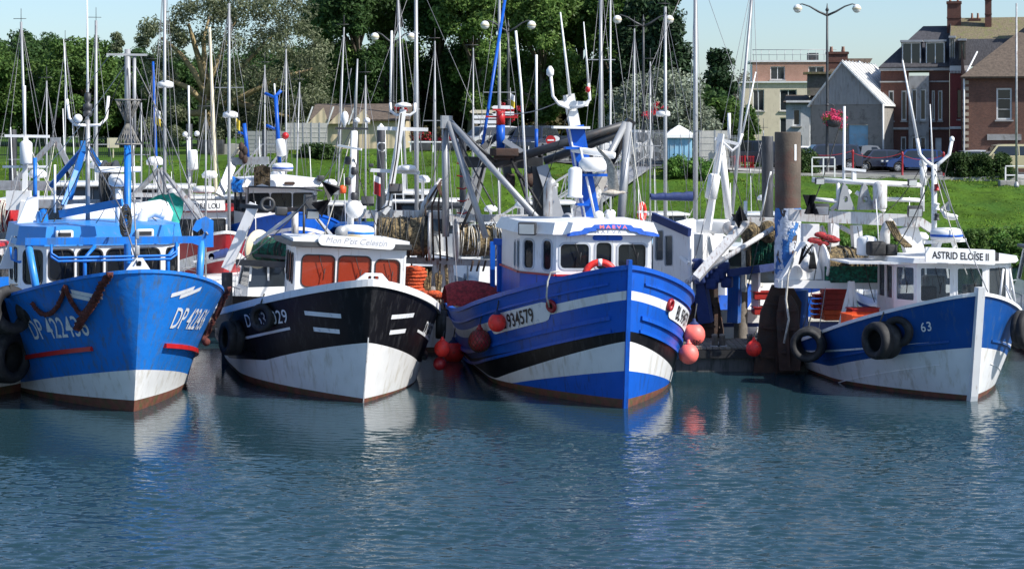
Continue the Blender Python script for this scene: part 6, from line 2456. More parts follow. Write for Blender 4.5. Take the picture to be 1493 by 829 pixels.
mb.sheet([g2, g1])
pp = mb.build('number_plate', 'letter', D)
mb = MB()
for j in range(3):
 g1 = [hD.pt(-1, .665 + .04 * k / 5, .34 + .12 * j, .03) for k in range(6)]
 g2 = [hD.pt(-1, .665 + .04 * k / 5, .40 + .12 * j, .03) for k in range(6)]
 mb.sheet([g2, g1])
mb.build('plate_lines', 'blueD', pp)
# wheelhouse: low wall, posts, clear glass, rounded front
ox = .95
pl = [(-1.45, 4.9), (-1.5, 3.6), (-1.15, 2.95), (-.35, 2.6), (.45, 2.55), (1.15, 2.85), (1.5, 3.5), (1.5, 4.9)]
pl = [(x + ox, y) for x, y in pl]
wl_ = []
for i in range(len(pl) - 1):
 W_ = (Vector(pl[i + 1]) - Vector(pl[i])).length
 wl_.append([(.09, .98, W_ - .09, 1.78)])
wl_[0] = [(.1, .98, .6, 1.78), (.72, .98, 1.2, 1.78)]
facets(D, pl, 1.05, 2.95, wl_, 'white', 'plastic_white', 'glass_clear', r=.04, fw=.02, th=.04)
mb = MB()
mb.box((ox, 4.9, 1.55), (2.9, .05, 1.0))
mb.build('cabin_wall', 'white', D)
mb = MB()
mb.bbox((ox + .1, 3.6, 1.95), (1.9, .5, .12), .03)
mb.bbox((ox - .6, 3.7, 2.15), (.4, .3, .35), .04)
mb.bbox((ox + .6, 3.75, 2.15), (.45, .3, .4), .04)
mb.build('dashboard', 'steel_dark', D)
mb = MB()
mb.bbox((ox - .2, 4.3, 2.05), (.5, .5, 1.0), .08)
mb.build('pilot_seat', 'grime_white', D)
lo = [(ox + (x - ox) * 1.12, (y - 3.8) * 1.12 + 3.8 if y < 4.8 else 5.1) for x, y in pl]
prism(D, 'cabin_roof', lo, 2.95, 3.07, 'white', 1.0, camber=.1, top=.97)
mb = MB()
mb.panel((-2.3 + ox - .35, 3.0, 2.95), (1, 0, 0), (0, 1, 0), [(.0, .6), (1.5, .1), (1.5, 2.0), (0, 2.0)], (), .05)
mb.build('awning', 'white', D)
mb = MB()
Un = Vector((1, -.02, -.05))
nbo = Vector((ox - 1.22, 2.2, 3.02))
mb.panel(nbo, Un, (0, 0, 1), rr(0, 0, 1.74, .36, .03), (), .05)
nb = mb.build('name_board', 'plastic_white', D)
flat_text('ASTRID ELOÏSE II', nbo + Un.normalized() * .87 + Vector((0, 0, .10)), Un, (0, 0, 1), .24, .80, 0, .004).build('lettering', 'ink', nb)
mb = MB()
for x in (-.5, .6):
 mb.box((ox + x, 2.35, 3.12), (.06, .3, .2))
mb.build('board_bracket', 'steel_dark', D)
# left gear on roof
zD = lambda py, Y=47.3: P(0, py, Y).z
radome(D, Vector((qd_(1380, 340, 47.0).x, qd_(1380, 340, 47.0).y, zD(350, 47.0))), .40, .30, band='blueC')
mb = MB()
for dx in (-.22, .22):
 c_ = qd_(1380, 350, 47)
 mb.beam((c_.x + dx, c_.y, 3.3), (c_.x + dx * .7, c_.y, zD(350, 47)), .09)
mb.beam((c_.x - .6, c_.y, zD(353, 47)), (c_.x + .5, c_.y, zD(350, 47)), .08)
mb.build('radar_stand', 'white', D)
m_ = qd_(1362, 300, 47.3)
pole(D, 'mast', [(m_.x, m_.y, 3.3), (m_.x, m_.y, zD(240))], .07, 'plastic_white', 10)
pipes(D, 'aerial_arm', [[qd_(a, b_, 47.3) for a, b_ in pts] for pts in ([(1362, 243), (1350, 235), (1341, 225), (1337, 202)], [(1362, 243), (1372, 236), (1384, 225), (1388, 203)])], .045, 'plastic_white')
pole(D, 'whip_aerial', [qd_(1337, 202, 47.3), qd_(1316, 88, 47.3)], [.04, .02], 'plastic_white')
pole(D, 'whip_aerial', [qd_(1360, 240, 47.3), qd_(1356, 152, 47.3)], [.025, .012], 'plastic_white')
mb = MB()
mb.lathe(qd_(1388, 207, 47.3), (0, 0, 1), [(.03, 0), (.06, .04), (.06, .1), (.02, .14)], 10)
mb.build('aerial', 'plastic_white', D)
for py, c in ((272, 'red'), (300, 'plastic_white'), (315, 'steel_dark')):
 mb = MB()
 mb.lathe(qd_(1366, py + 6, 47.2), (0, 0, 1), [(.08, 0), (.08, .02), (.055, .03), (.055, .13), (.08, .14), (.03, .17)], 12)
 mb.build('navigation_light', c, D)
cone_shape(D, qd_(1378, 306, 47.2), .16, .24, (.4, 0, .9)).data.materials[0] = T['alu']
mb = MB()
mb.tube([qd_(1362, 243, 47.3), qd_(1440, 425, 43.6)], .014, 5)
mb.tube([qd_(1352, 244, 47.3), qd_(1330, 350, 48.5)], .01, 5)
mb.tube([qd_(1372, 250, 47.3), qd_(1398, 335, 47.0)], .01, 5)
mb.build('stay_wires', 'wire', D)
mb = MB()
mb.tube([qd_(1290, 366, 48.3), qd_(1290, 340, 48.3), qd_(1293, 330, 48.3), qd_(1302, 322, 48.3)], .13, 12)
mb.build('exhaust_pipe', 'grime_white', D)
mb = MB()
for k in range(4):
 mb.tube([qd_(1292 + k * 3, 322, 48), qd_(1304 + k * 3, 345, 48), qd_(1320 + k * 3, 360, 47.8)], .035, 6)
mb.build('rope_bundle', 'net_tan', D)
mb = MB()
mb.bbox(qd_(1277, 362, 47.5), (.42, .4, .36), .08)
mb.bbox(qd_(1297, 364, 47.6), (.3, .4, .28), .06)
mb.build('roof_float', 'rubber', D)
mb = MB()
mb.lathe(qd_(1264, 372, 48.0), (0, 0, 1), [(.22, 0), (.26, .03), (.25, .4), (.2, .46), (.02, .5)], 18)
mb.build('raft_canister', 'plastic_white', D)
# gantry
YG = 49.2
gb0, gb1 = qd_(1150, 313, YG + .2), qd_(1356, 327, YG)
mb = MB()
mb.beam(gb0, qd_(1340, 322, YG), .32, .3)
mb.beam(qd_(1340, 322, YG), qd_(1358, 334, YG), .3, .2)
mb.build('gantry_beam', 'grime_white', D)
mb = MB()
for (a, b_, c, d, w_) in ((1181, 326, 1180, 412, .42), (1248, 328, 1250, 362, .24), (1322, 330, 1336, 378, .5), (1215, 325, 1216, 362, .22)):
 mb = MB()
 mb.beam(qd_(a, b_, YG + .1), qd_(c, d, YG + .1), w_, .25, up=(0, 1, 0))
 mb.build('gantry_leg', 'white', D)
mb = MB()
mb.beam(qd_(1197, 330, YG + .3), qd_(1217, 372, YG + .4), .1)
mb.beam(qd_(1225, 330, YG + .3), qd_(1300, 372, YG + 1.2), .1)
mb.build('gantry_brace', 'white', D)
mb = MB()
for (a, b_, c, d) in ((1184, 262, 1345, 270), (1185, 290, 1228, 294), (1240, 278, 1212, 306), (1248, 280, 1290, 308), (1222, 262, 1222, 305), (1345, 235, 1345, 308), (1285, 290, 1345, 292)):
 mb = MB()
 mb.tube([qd_(a, b_, YG), qd_(c, d, YG)], .055 if (a, b_) != (1184, 262) else .07, 8)
 mb.build('rail_tube', 'white', D)
mb = MB()
mb.beam(qd_(1230, 246, YG), qd_(1262, 249, YG), .14, .07)
mb.beam(qd_(1245, 248, YG), qd_(1245, 265, YG), .1, .1)
mb.build('aerial_plate', 'plastic_white', D)
mb = MB()
mb.lathe(qd_(1283, 305, YG - .2), (0, 0, 1), [(.14, 0), (.18, .05), (.18, .62), (.12, .7), (.05, .72)], 18)
mb.build('raft_canister', 'grime_white', D)
mb = MB()
mb.tube([qd_(1346, 270, YG), qd_(1346, 243, YG)], .09, 10)
mb.lathe(qd_(1346, 243, YG), (0, 0, 1), [(.06, 0), (.1, .05), (.1, .15), (.04, .2)], 10)
mb.build('lamp_post', 'white', D)
for x_, y_ in ((1198, 305), (1334, 308)):
 worklight(D, qd_(x_, y_, YG - .3), (-.2, -1, -.5), .38)
for x_, y_ in ((1195, 264), (1330, 266)):
 worklight(D, qd_(x_, y_, YG - .2), (0, -1, -.2), .24)
pole(D, 'whip_aerial', [qd_(1230, 306, YG), qd_(1231, 155, YG)], [.045, .035], 'plastic_white')
pole(D, 'whip_aerial', [qd_(1282, 366, 48.6), qd_(1277, 290, 48.6)], [.02, .012], 'plastic_white')
cone_shape(D, qd_(1180, 284, YG - .3), .22, -.5, (0, 0, 1))
cone_shape(D, qd_(1183, 312, YG - .3), .24, .46, (0, 0, 1))
for k, (x_, y_) in enumerate(((1233, 306), (1262, 306))):
 mb = MB()
 p_ = qd_(x_, y_, YG - .1)
 mb.panel(p_, (1, 0, 0), (0, 0, 1), [(-.2, 0), (.25, 0), (.12, .35), (.05, .6), (-.05, .68), (-.14, .4)], [rr(-.06, .2, .06, .35, .05)], .12)
 mb.build('hanging_block', 'galv' if k else 'alu', D)
net_drum(D, qd_(1193, 384, 49.0), qd_(1287, 384, 49.6), .1, .42, .56, 'net_tan', 'white', rope='rope_dark')
mb = MB()
g = []
for i in range(13):
 u = i / 12
 row = []
 for k in range(7):
  v_ = k / 6
  p_ = qd_(1202 + 82 * u, 388 + 24 * v_, 48.55 + .15 * noise.noise(Vector((u * 7, v_ * 3, 1))))
  row.append(p_)
 g.append(row)
mb.sheet(g)
mb.build('hanging_net', 'net_green', D)
mb = MB()
mb.panel(qd_(1139, 408, 48.4), (1, .1, 0), (0, 0, 1), [(0, 0), (1.1, 0), (1.1, .15), (.92, .8), (.75, .95), (.62, .95)], [rr(.7, .2, .95, .45, .08)], .22)
mb.lathe(qd_(1178, 385, 48.3), (0, -1, 0), [(.18, -.1), (.2, .1), (.12, .14), (.1, .2)], 16)
mb.build('winch_cheek', 'white', D)
mb = MB()
mb.beam(qd_(1132, 413, 48.4), qd_(1293, 416, 49), .28, .2)
mb.build('gantry_shelf', 'white', D)
mb = MB()
for k in range(6):
 mb.tube([qd_(1165, 385, 48.1), qd_(1170 + k * 3, 362 - (k % 3) * 3, 48.0), qd_(1182 + k, 372, 48.0), qd_(1180 + 2 * k, 392, 48.0)], .022, 5)
mb.build('hydraulic_hose', 'rubber', D)
mb = MB()
for k in range(7):
 mb.ball(qd_(1186 + k * 5, 350 + (k % 2) * 5 - (k % 3) * 4, 48.9), .13, 8, 6, sq=(1.3, 1, .6))
mb.build('float_bundle', 'net_red', D)
mb = MB()
mb.beam(qd_(1241, 410, 48.0), qd_(1222, 485, 48.0), .09)
mb.beam(qd_(1240, 410, 48.0), qd_(1238, 485, 47.9), .11)
mb.beam(qd_(1243, 410, 48.0), qd_(1250, 482, 48.0), .08)
mb.build('tripod', 'white', D)
mb = MB()
mb.tube([qd_(1155, 422, 49.8), qd_(1155, 530, 49.8)], .42, 14)
mb.build('winch_pedestal', 'blueD', D)
mb = MB()
mb.beam(qd_(1350, 372, 46), qd_(1470, 380, 46), .01)
for (a, b_, c, d) in ((1463, 392, 1458, 432), (1472, 392, 1480, 440), (1466, 416, 1476, 440)):
 mb = MB()
 mb.tube([qd_(a, b_, 46.2), qd_(c, d, 46.0)], .03, 6)
 mb.build('ladder_tube', 'white', D)
# A gull on the radar is a bird of its own (see below)
# ------------------------------------------------------------------ deck cargo on D: crates
def fish_crate(c, rz=0.0, mat='redbox', label='', group='red plastic fish crates', s_=1.0, n=1):
 t = thing('fish_crate', label, 'crate', c, rz, group)
 mb = MB()
 w_, d_, h_ = .78 * s_, .45 * s_, .2 * s_
 mb.box((0, 0, .01), (w_ - .06, d_ - .06, .02))
 for sx_ in (-1, 1):
  mb.box((sx_ * (w_ / 2 - .015), 0, h_ / 2 + .02), (.02, d_ - .07, h_))
  mb.box((0, sx_ * (d_ / 2 - .015), h_ / 2 + .02), (w_ - .01, .02, h_))
 mb.build('tray', mat, t)
 mb = MB()
 for sx_ in (-1, 1):
  mb.box((sx_ * w_ / 2, 0, h_ + .012), (.05, d_ + .03, .024))
  mb.box((0, sx_ * d_ / 2, h_ + .01), (w_ - .06, .05, .022))
 mb.build('rim', mat, t)
 return t
for (px, n_, base_py, Yc, nm) in ((1218, 6, 466, 50.4, 'right'), (1197, 5, 464, 50.8, 'left')):
 for k in range(n_):
  c = P(px, base_py, Yc) + Vector((.02 * math.sin(k * 5), 0, .205 * .62 * k + .01 * k))
  pos = ['bottom crate', 'second crate from the bottom', 'third crate from the bottom', 'fourth crate from the bottom', 'fifth crate from the bottom', 'top crate'][k] if k < n_ - 1 else 'top crate'
  fish_crate(c, R(8), 'orangebox' if (k < 2 and nm == 'right') else 'redbox', f'{"orange" if (k < 2 and nm == "right") else "red"} fish crate, {pos} of the {nm} stack by the tripod', s_=.92 if nm == 'right' else .6).scale = (1, 1, .66)
fish_crate(P(1268, 478, 46.8), R(12), 'orangebox', 'orange fish crate on the foredeck left of the clear windowed wheelhouse', 'loose crates', 1.7).scale = (.9, 1, 1)
fish_crate(P(1258, 460, 47.4), R(12), 'redbox', 'red fish crate standing behind the orange crate near the wheelhouse', 'loose crates', .9)
# ------------------------------------------------------------------ tyres and floats
def tyre(px, py, Y, ax, r_, label, wdt=.22, rope_to=None, group='tyre fenders hanging on the trawlers'):
 c = P(px, py, Y)
 ax = Vector(ax).normalized()
 t = thing('tyre_fender', label, 'tyre', c, 0, group)
 mb = MB()
 prof = [(r_ * .56, -wdt * .42), (r_ * .75, -wdt * .52), (r_ * .93, -wdt * .5), (r_ * .99, -wdt * .36), (r_, -.02), (r_ * .975, -.01), (r_ * .975, .01), (r_, .02), (r_ * .99, wdt * .36), (r_ * .93, wdt * .5), (r_ * .75, wdt * .52), (r_ * .56, wdt * .42), (r_ * .6, wdt * .3), (r_ * .85, 0), (r_ * .6, -wdt * .3)]
 mb.lathe((0, 0, 0), ax, prof, 36, closed=True)
 mb.build('tread', 'rubber', t)
 if rope_to:
  e = P(*rope_to) - c
  mb = MB()
  mb.tube([Vector((0, 0, r_ * .6)), Vector((0, 0, r_ * 1.02)) + ax * .05, e], .02, 6)
  mb.build('rope', 'rope_dark', t)
 return t
def floatball(px, py, Y, r_, mat, label, neck='orange', rope_to=None, net=False, mark=None):
 c = P(px, py, Y)
 t = thing('buoy', label, 'buoy', c, 0, 'round mooring buoys hung over the side')
 mb = MB()
 n_ = 14
 prof = []
 for k in range(n_ + 1):
  a = math.pi * k / n_
  prof.append((max(.01, r_ * math.sin(a) * (1.0 if a < 2.2 else 1 - .05 * (a - 2.2))), -r_ * math.cos(a) * (1.0 if a < math.pi / 2 else 1.06)))
 mb.lathe((0, 0, 0), (0, 0, 1), prof, 24)
 mb.build('ball', mat, t)
 mb = MB()
 mb.lathe((0, 0, 0), (0, 0, 1), [(r_ * .52 if neck == 'navy' else r_ * .3, r_ * .93 if neck != 'navy' else r_ * .87), (r_ * .3, r_ * 1.12), (r_ * .16, r_ * 1.25), (r_ * .13, r_ * 1.45)], 16)
 mb.build('neck', neck, t)
 if rope_to:
  mb = MB()
  mb.tube([Vector((0, 0, r_ * 1.3)), P(*rope_to) - c], .016, 6)
  mb.build('rope', 'rope_dark', t)
 if net:
  mb = MB()
  for tw in (-1, 1):
   for k in range(16):
    pts = []
    for j in range(13):
     th = math.pi * (.06 + .88 * j / 12)
     a = 2 * math.pi * k / 16 + tw * j * .16
     pts.append((r_ * 1.02 * math.sin(th) * math.cos(a), r_ * 1.02 * math.sin(th) * math.sin(a), r_ * 1.04 * math.cos(th)))
    mb.tube(pts, .006, 4)
  mb.build('netting', 'net_dark', t)
 if mark:
  vs, fs = text_mesh(mark, .17, 1)
  m = MB()
  m.add([(r_ * 1.015 * math.sin(u / r_ + .15), -r_ * 1.015 * math.cos(u / r_ + .15) * math.cos((v_ - .22) / r_), (v_ - .22) * 1.0) for u, v_ in vs], fs)
  m.build('lettering', 'ink', t)
 return t
def hull_tyre(h, M_, side, px, py, r_, label, wdt, spin=0.0, rope=True):
 p, n_ = onhull(h, M_, side, px, py, .02)
 n_.z = 0
 c = M_ @ (p + n_ * (wdt * .55 + .02))
 ax = M_.to_3x3() @ n_
 ax = Matrix.Rotation(spin, 3, 'Z') @ ax
 q = (c.x * F / c.y + 746.5, 200 - (c.z - CAMZ) * F / c.y)
 tp = M_ @ (p + Vector((0, .1, 0)))
 return tyre(q[0], q[1], c.y, ax, r_, label, wdt, (q[0] + 3, q[1] - r_ * 62 - 14, c.y + .05) if rope else None)
tyre(14, 452, 43.2, (.75, -.6, .25), .56, 'big worn tyre turned to the camera at the left edge of the photo', .3, (25, 415, 43.6))
tyre(52, 448, 43.5, (.85, -.45, .1), .42, 'black tyre squeezed between the left edge tyre and the blue bow', .5, (60, 410, 44))
tyre(8, 520, 44.0, (.9, -.4, 0), .6, 'black tyre low on the left edge below the big worn tyre', .6)
hull_tyre(hB, MBm, -1, 390, 462, .33, 'tyre hanging over the number on the black trawler', .2, .3)
hull_tyre(hB, MBm, -1, 352, 492, .42, 'black tyre hanging low between the blue and black trawlers', .4)
hull_tyre(hB, MBm, 1, 645, 476, .36, 'tyre on the right shoulder of the black trawler', .24)
hull_tyre(hD, MD, -1, 1204, 500, .42, 'tyre pair on the blue and white trawler below the white tripod', .8, 1.0)
hull_tyre(hD, MD, -1, 1298, 494, .44, 'large tyre on the bow beside the number 63', .55, -.25)
hull_tyre(hD, MD, -1, 1314, 482, .36, 'tyre behind the large tyre, right beside the number 63', .18, .1, False)
hull_tyre(hD, MD, -1, 1165, 520, .32, 'small tyre at the stern of the blue and white trawler', .26, .6)
tyre(1492, 480, 44.6, (.8, -.6, 0), .45, 'black tyre cut off by the right edge of the photo', .3)
def fb_hull(side, px, py, r_, *a, **k):
 p, n_ = onhull(hC, MC, side, px, py, 0)
 n_.z = 0
 c = MC @ (p + n_ * r_)
 x, y = c.x * F / c.y + 746.5, 200 - (c.z - CAMZ) * F / c.y
 return floatball(x, y, c.y, r_, *a, rope_to=(x + 4, y - 45, c.y + r_), **k)
fb_hull(-1, 736, 470, .215, 'orange', 'bright red buoy hanging in front of the number plate BL 934579', 'navy')
fb_hull(-1, 714, 496, .27, 'darkred', 'dull red buoy wrapped in netting below the number plate', 'darkred', net=True)
fb_hull(-1, 676, 514, .29, 'orange', 'large red buoy hanging left of the netted buoy', 'navy')
floatball(645, 508, 46.6, .20, 'orange', 'smaller red buoy nearest the black trawler', 'orange', (648, 482, 46.9))
floatball(641, 530, 46.7, .16, 'darkred', 'dark red buoy low against the black trawler', 'darkred')
fb_hull(1, 1014, 492, .27, 'pink', 'large faded pink buoy with a blue top right of the royal blue bow', 'navy', mark='SM')
floatball(1004, 516, 45.9, .24, 'pink', 'faded pink buoy half hidden behind the royal blue bow', 'pink')
floatball(1099, 508, 48.6, .2, 'orange', 'bright orange buoy hanging on the pontoon edge', 'orange', (1104, 478, 48.8))
floatball(416, 330 + 34, 53, .0001 + .24, 'pink', 'faded buoy behind the green rope drum', 'pink')
floatball(395, 333, 69, .3, 'pink', 'faded pink buoy on the bow of the blue boat behind', 'pink')
# ================================================================== MORE GEAR ON THE MAIN BOATS
def seg(root, q, name, pts, w, mat, tube=False, h=None, Y=None):
 mb = MB()
 if tube:
  mb.tube([q(*p) for p in pts], w, 8)
 else:
  for i in range(len(pts) - 1):
   mb.beam(q(*pts[i]), q(*pts[i + 1]), w, h or w, up=(0, 1, 0))
 return mb.build(name, mat, root)
# stern gallows of A
YA = 50.5
seg(A, qa, 'gantry_beam', [(48, 297, YA), (205, 297, YA)], .22, 'galv', h=.22)
seg(A, qa, 'gantry_leg', [(122, 214, YA), (98, 300, YA)], .16, 'blueA', h=.2)
seg(A, qa, 'gantry_leg', [(124, 214, YA), (75, 270, YA + 1)], .13, 'blueA', h=.16)
seg(A, qa, 'gantry_leg', [(128, 214, YA), (158, 262, YA + 1)], .13, 'blueA', h=.16)
seg(A, qa, 'gantry_head', [(119, 213, YA), (130, 213, YA)], .28, 'blueA_light', h=.22)
seg(A, qa, 'gantry_leg', [(112, 245, YA), (92, 300, YA - .5)], .12, 'blueA_light', h=.15)
seg(A, qa, 'gantry_post', [(63, 308, 47.5), (68, 345, 47)], .1, 'blueA', True)
seg(A, qa, 'gantry_post', [(60, 312, 47.5), (58, 345, 47)], .12, 'blueA_light', True)
seg(A, qa, 'rail_loop', [(15, 360, 46), (17, 378, 46), (28, 382, 46), (45, 378, 46), (52, 350, 46.5)], .03, 'blueA', True)
seg(A, qa, 'aerial_mast', [(80, 310, 48), (80, 240, 48)], .03, 'plastic_white', True)
seg(A, qa, 'aerial_mast', [(51, 310, 48), (51, 230, 48)], .05, 'blueA', True)
# white oblique plate, left, and stays
mb = MB()
mb.panel(qa(-2, 392, 47), (1, 0, 0), (0, 0, 1), [(0, 0), (.35, 0), (.95, 1.45), (.95, 1.75), (.7, 1.75)], (), .12)
mb.build('trawl_gallows', 'white', A)
mb = MB()
for a in ((66, 312, 40, 380), (74, 300, 45, 350), (90, 300, 68, 345)):
 mb.tube([qa(a[0], a[1], 47), qa(a[2], a[3], 46.6)], .015, 5)
mb.build('rigging_line', 'rope_dark', A)
mb = MB()
for k in range(7):
 mb.tube([qa(100 + 9 * k, 300 + (k % 3) * 3, 49), qa(96 + 9 * k, 318, 48.8), qa(104 + 8 * k, 334 - (k % 2) * 5, 48.7)], .03, 5)
mb.build('deck_gear', 'steel_dark', A)
net_drum(A, qa(152, 268, 50.2), qa(168, 268, 50.2), .1, .5, .62, 'net_dark', 'steel_dark')
mb = MB()
mb.bbox(qa(46, 410, 46.5), (.6, .5, .9), .06)
mb.build('deck_locker', 'red', A)
mb = MB()
mb.bbox(qa(32, 372, 46.8), (.4, .4, .35), .1)
mb.build('winch_motor', 'blueA', A)
# gallows, derrick and rigging at the stern of C
YC = 53.0
for k, pts in enumerate([[(649, 172, YC), (650, 345, YC)], [(652, 172, YC), (708, 345, YC - 2)], [(655, 176, YC), (783, 318, YC - 3)]]):
 seg(Cb, qc, 'derrick_leg', pts, .085 if k else .10, 'alu', True)
mb = MB()
mb.box(qc(651, 178, YC), (.3, .3, .35))
mb.build('derrick_head', 'galv', Cb)
seg(Cb, qc, 'gantry_girder', [(678, 236, YC + .5), (792, 238, YC + .3)], .3, 'steel_dark', h=.34)
seg(Cb, qc, 'gantry_column', [(782, 242, YC), (788, 335, YC)], .3, 'steel_dark', h=.3)
seg(Cb, qc, 'gantry_column', [(790, 242, YC - .2), (820, 335, YC - .6)], .32, 'alu', h=.12)
seg(Cb, qc, 'gantry_column', [(738, 243, YC), (743, 270, YC)], .22, 'steel_dark', h=.2)
seg(Cb, qc, 'gantry_column', [(773, 243, YC), (767, 272, YC)], .22, 'steel_dark', h=.2)
for k, (x_, y_) in enumerate(((744, 264), (770, 262))):
 mb = MB()
 mb.lathe(qc(x_, y_, YC - .2), (1, .1, 0), [(.05, -.08), (.22, -.08), (.18, 0), (.22, .08), (.05, .08)], 18)
 mb.build('warp_block', 'rust', Cb)
seg(Cb, qc, 'boom_arm', [(720, 240, YC - .1), (912, 182, YC - 1)], .12, 'steel_dark', True)
seg(Cb, qc, 'boom_arm', [(795, 235, YC - .1), (915, 190, YC - 1)], .12, 'steel_dark', True)
seg(Cb, qc, 'boom_arm', [(660, 180, YC), (722, 236, YC - .2)], .05, 'steel_dark', True)
seg(Cb, qc, 'boom_brace', [(725, 198, YC + .2), (703, 216, YC)], .16, 'steel_dark', h=.12)
seg(Cb, qc, 'boom_brace', [(735, 205, YC - .1), (762, 222, YC - .3)], .14, 'alu', h=.1)
seg(Cb, qc, 'mast', [(730, 216, YC), (730, 182, YC)], .12, 'blueC', True)
seg(Cb, qc, 'mast_top', [(730, 182, YC), (730, 162, YC)], .125, 'red', True)
seg(Cb, qc, 'crosstree', [(708, 170, YC), (755, 171, YC)], .05, 'red', h=.05)
mb = MB()
mb.box(qc(726, 160, YC), (.3, .12, .05))
mb.build('mast_cap', 'red', Cb)
seg(Cb, qc, 'blue_stay', [(703, 216, YC), (738, -12, YC + 3)], .045, 'blueC', True)
seg(Cb, qc, 'aft_mast', [(782, 225, YC), (782, 188, YC)], .05, 'blueC', True)
seg(Cb, qc, 'aft_mast_top', [(782, 188, YC), (782, 80, YC)], .035, 'plastic_white', True)
seg(Cb, qc, 'whip_aerial', [(769, 300, YC - 1), (760, 130, YC - 1), (752, 45, YC - 1)], .035, 'plastic_white', True)
mb = MB()
mb.bbox(qc(735, 222, YC - .4), (.75, .35, .22), .03)
mb.bbox(qc(735, 229, YC - .3), (.55, .3, .16), .03)
mb.build('flood_lamp', 'rust', Cb)
mb = MB()
mb.tube([qc(716, 190, YC), qc(712, 205, YC), qc(726, 214, YC), qc(722, 196, YC)], .02, 5)
mb.tube([qc(664, 192, YC), qc(690, 245, YC), qc(720, 300, YC - 1)], .025, 5)
mb.tube([qc(660, 196, YC), qc(684, 250, YC), qc(698, 345, YC - 1)], .02, 5)
mb.build('chain_fall', 'steel_dark', Cb)
seg(Cb, qc, 'truss_leg', [(916, 180, YC - 2), (905, 325, YC - 3)], .11, 'alu', True)
seg(Cb, qc, 'truss_leg', [(912, 180, YC - 2), (866, 270, YC - 3)], .09, 'alu', True)
seg(Cb, qc, 'truss_leg', [(920, 176, YC - 1.6), (885, 242, YC - 2)], .26, 'black', h=.2)
seg(Cb, qc, 'truss_leg', [(885, 242, YC - 2), (858, 318, YC - 3)], .22, 'black', h=.2)
for a in ((745, 232, 766, 285), (766, 285, 782, 330), (752, 245, 790, 305), (762, 260, 752, 250), (705, 242, 672, 335)):
 seg(Cb, qc, 'hose', [(a[0], a[1], YC - .4), ((a[0] + a[2]) / 2 + 3, (a[1] + a[3]) / 2 + 3, YC - .5), (a[2], a[3], YC - .8)], .04, 'rubber', True)
mb = MB()
mb.panel(qc(666, 335, YC + 1.2), (1, 0, 0), (0, 0, 1), [(0, 0), (.5, .25), (1.0, 2.6), (.75, 2.6)], (), .15)
mb.build('ladder_plate', 'alu', Cb)
mb = MB()
for k in range(6):
 p_ = qc(664 + 3.4 * k * 0 + 2, 328 - k * 18, YC + 1)
 mb.tube([p_, p_ + Vector((.18, -.05, -.03)), p_ + Vector((.34, -.02, .04))], .02, 5)
mb.build('ladder_rungs', 'red', Cb)
# ================================================================== PONTOONS
def pontoon(label, x0, x1, y0, y1, z=.62):
 t = thing('pontoon', label, 'pontoon', (x0, y0, 0))
 w_, d_ = x1 - x0, y1 - y0
 mb = MB()
 mb.bbox((w_ / 2, d_ / 2, z / 2 - .35), (w_, d_ - .1, z + .5), .05)
 mb.build('float', 'pontoon', t)
 mb = MB()
 n_ = int(w_ / .16)
 for k in range(n_):
  mb.box((.08 + k * w_ / n_, d_ / 2, z - .02), (w_ / n_ - .015, d_ + .06, .05))
 mb.build('decking', 'wood_old', t)
 mb = MB()
 mb.box((w_ / 2, -.06, z - .16), (w_ + .05, .1, .2))
 mb.build('fender_strip', 'rubber', t)
 return t
pontoon('grey floating pontoon with plank deck and bollards right of the royal blue trawler', P(985, 0, 49).x, P(1215, 0, 49).x, 49.2, 51.4)
pontoon('long grey pontoon behind the bows of the four trawlers', P(-60, 0, 57).x, P(960, 0, 57).x, 57.5, 59.5, .5)
pontoon('far pontoon along the foot of the bank', P(-60, 0, 82).x, P(1250, 0, 82).x, 82, 84, .5)
for i, (px, py, lb) in enumerate(((1042, 498, 'left one of the two close steel bollards on the pontoon'), (1053, 497, 'right one of the two close steel bollards on the pontoon'), (1093, 502, 'single short bollard on the pontoon above the orange buoy'))):
 c = P(px, 503, 49.5)
 c.z = .62
 t = thing('bollard', lb, 'bollard', c, 0, 'mooring bollards on the pontoon')
 mb = MB()
 mb.lathe((0, 0, 0), (0, 0, 1), [(.08, 0), (.075, .26), (.085, .28), (.07, .31), (.01, .32)], 12)
 mb.tube([(-.14, 0, .17), (.14, 0, .17)], .02, 6)
 mb.build('post', 'wood_old', t)
 mb = MB()
 mb.box((0, 0, .01), (.24, .2, .02))
 mb.build('base_plate', 'galv', t)
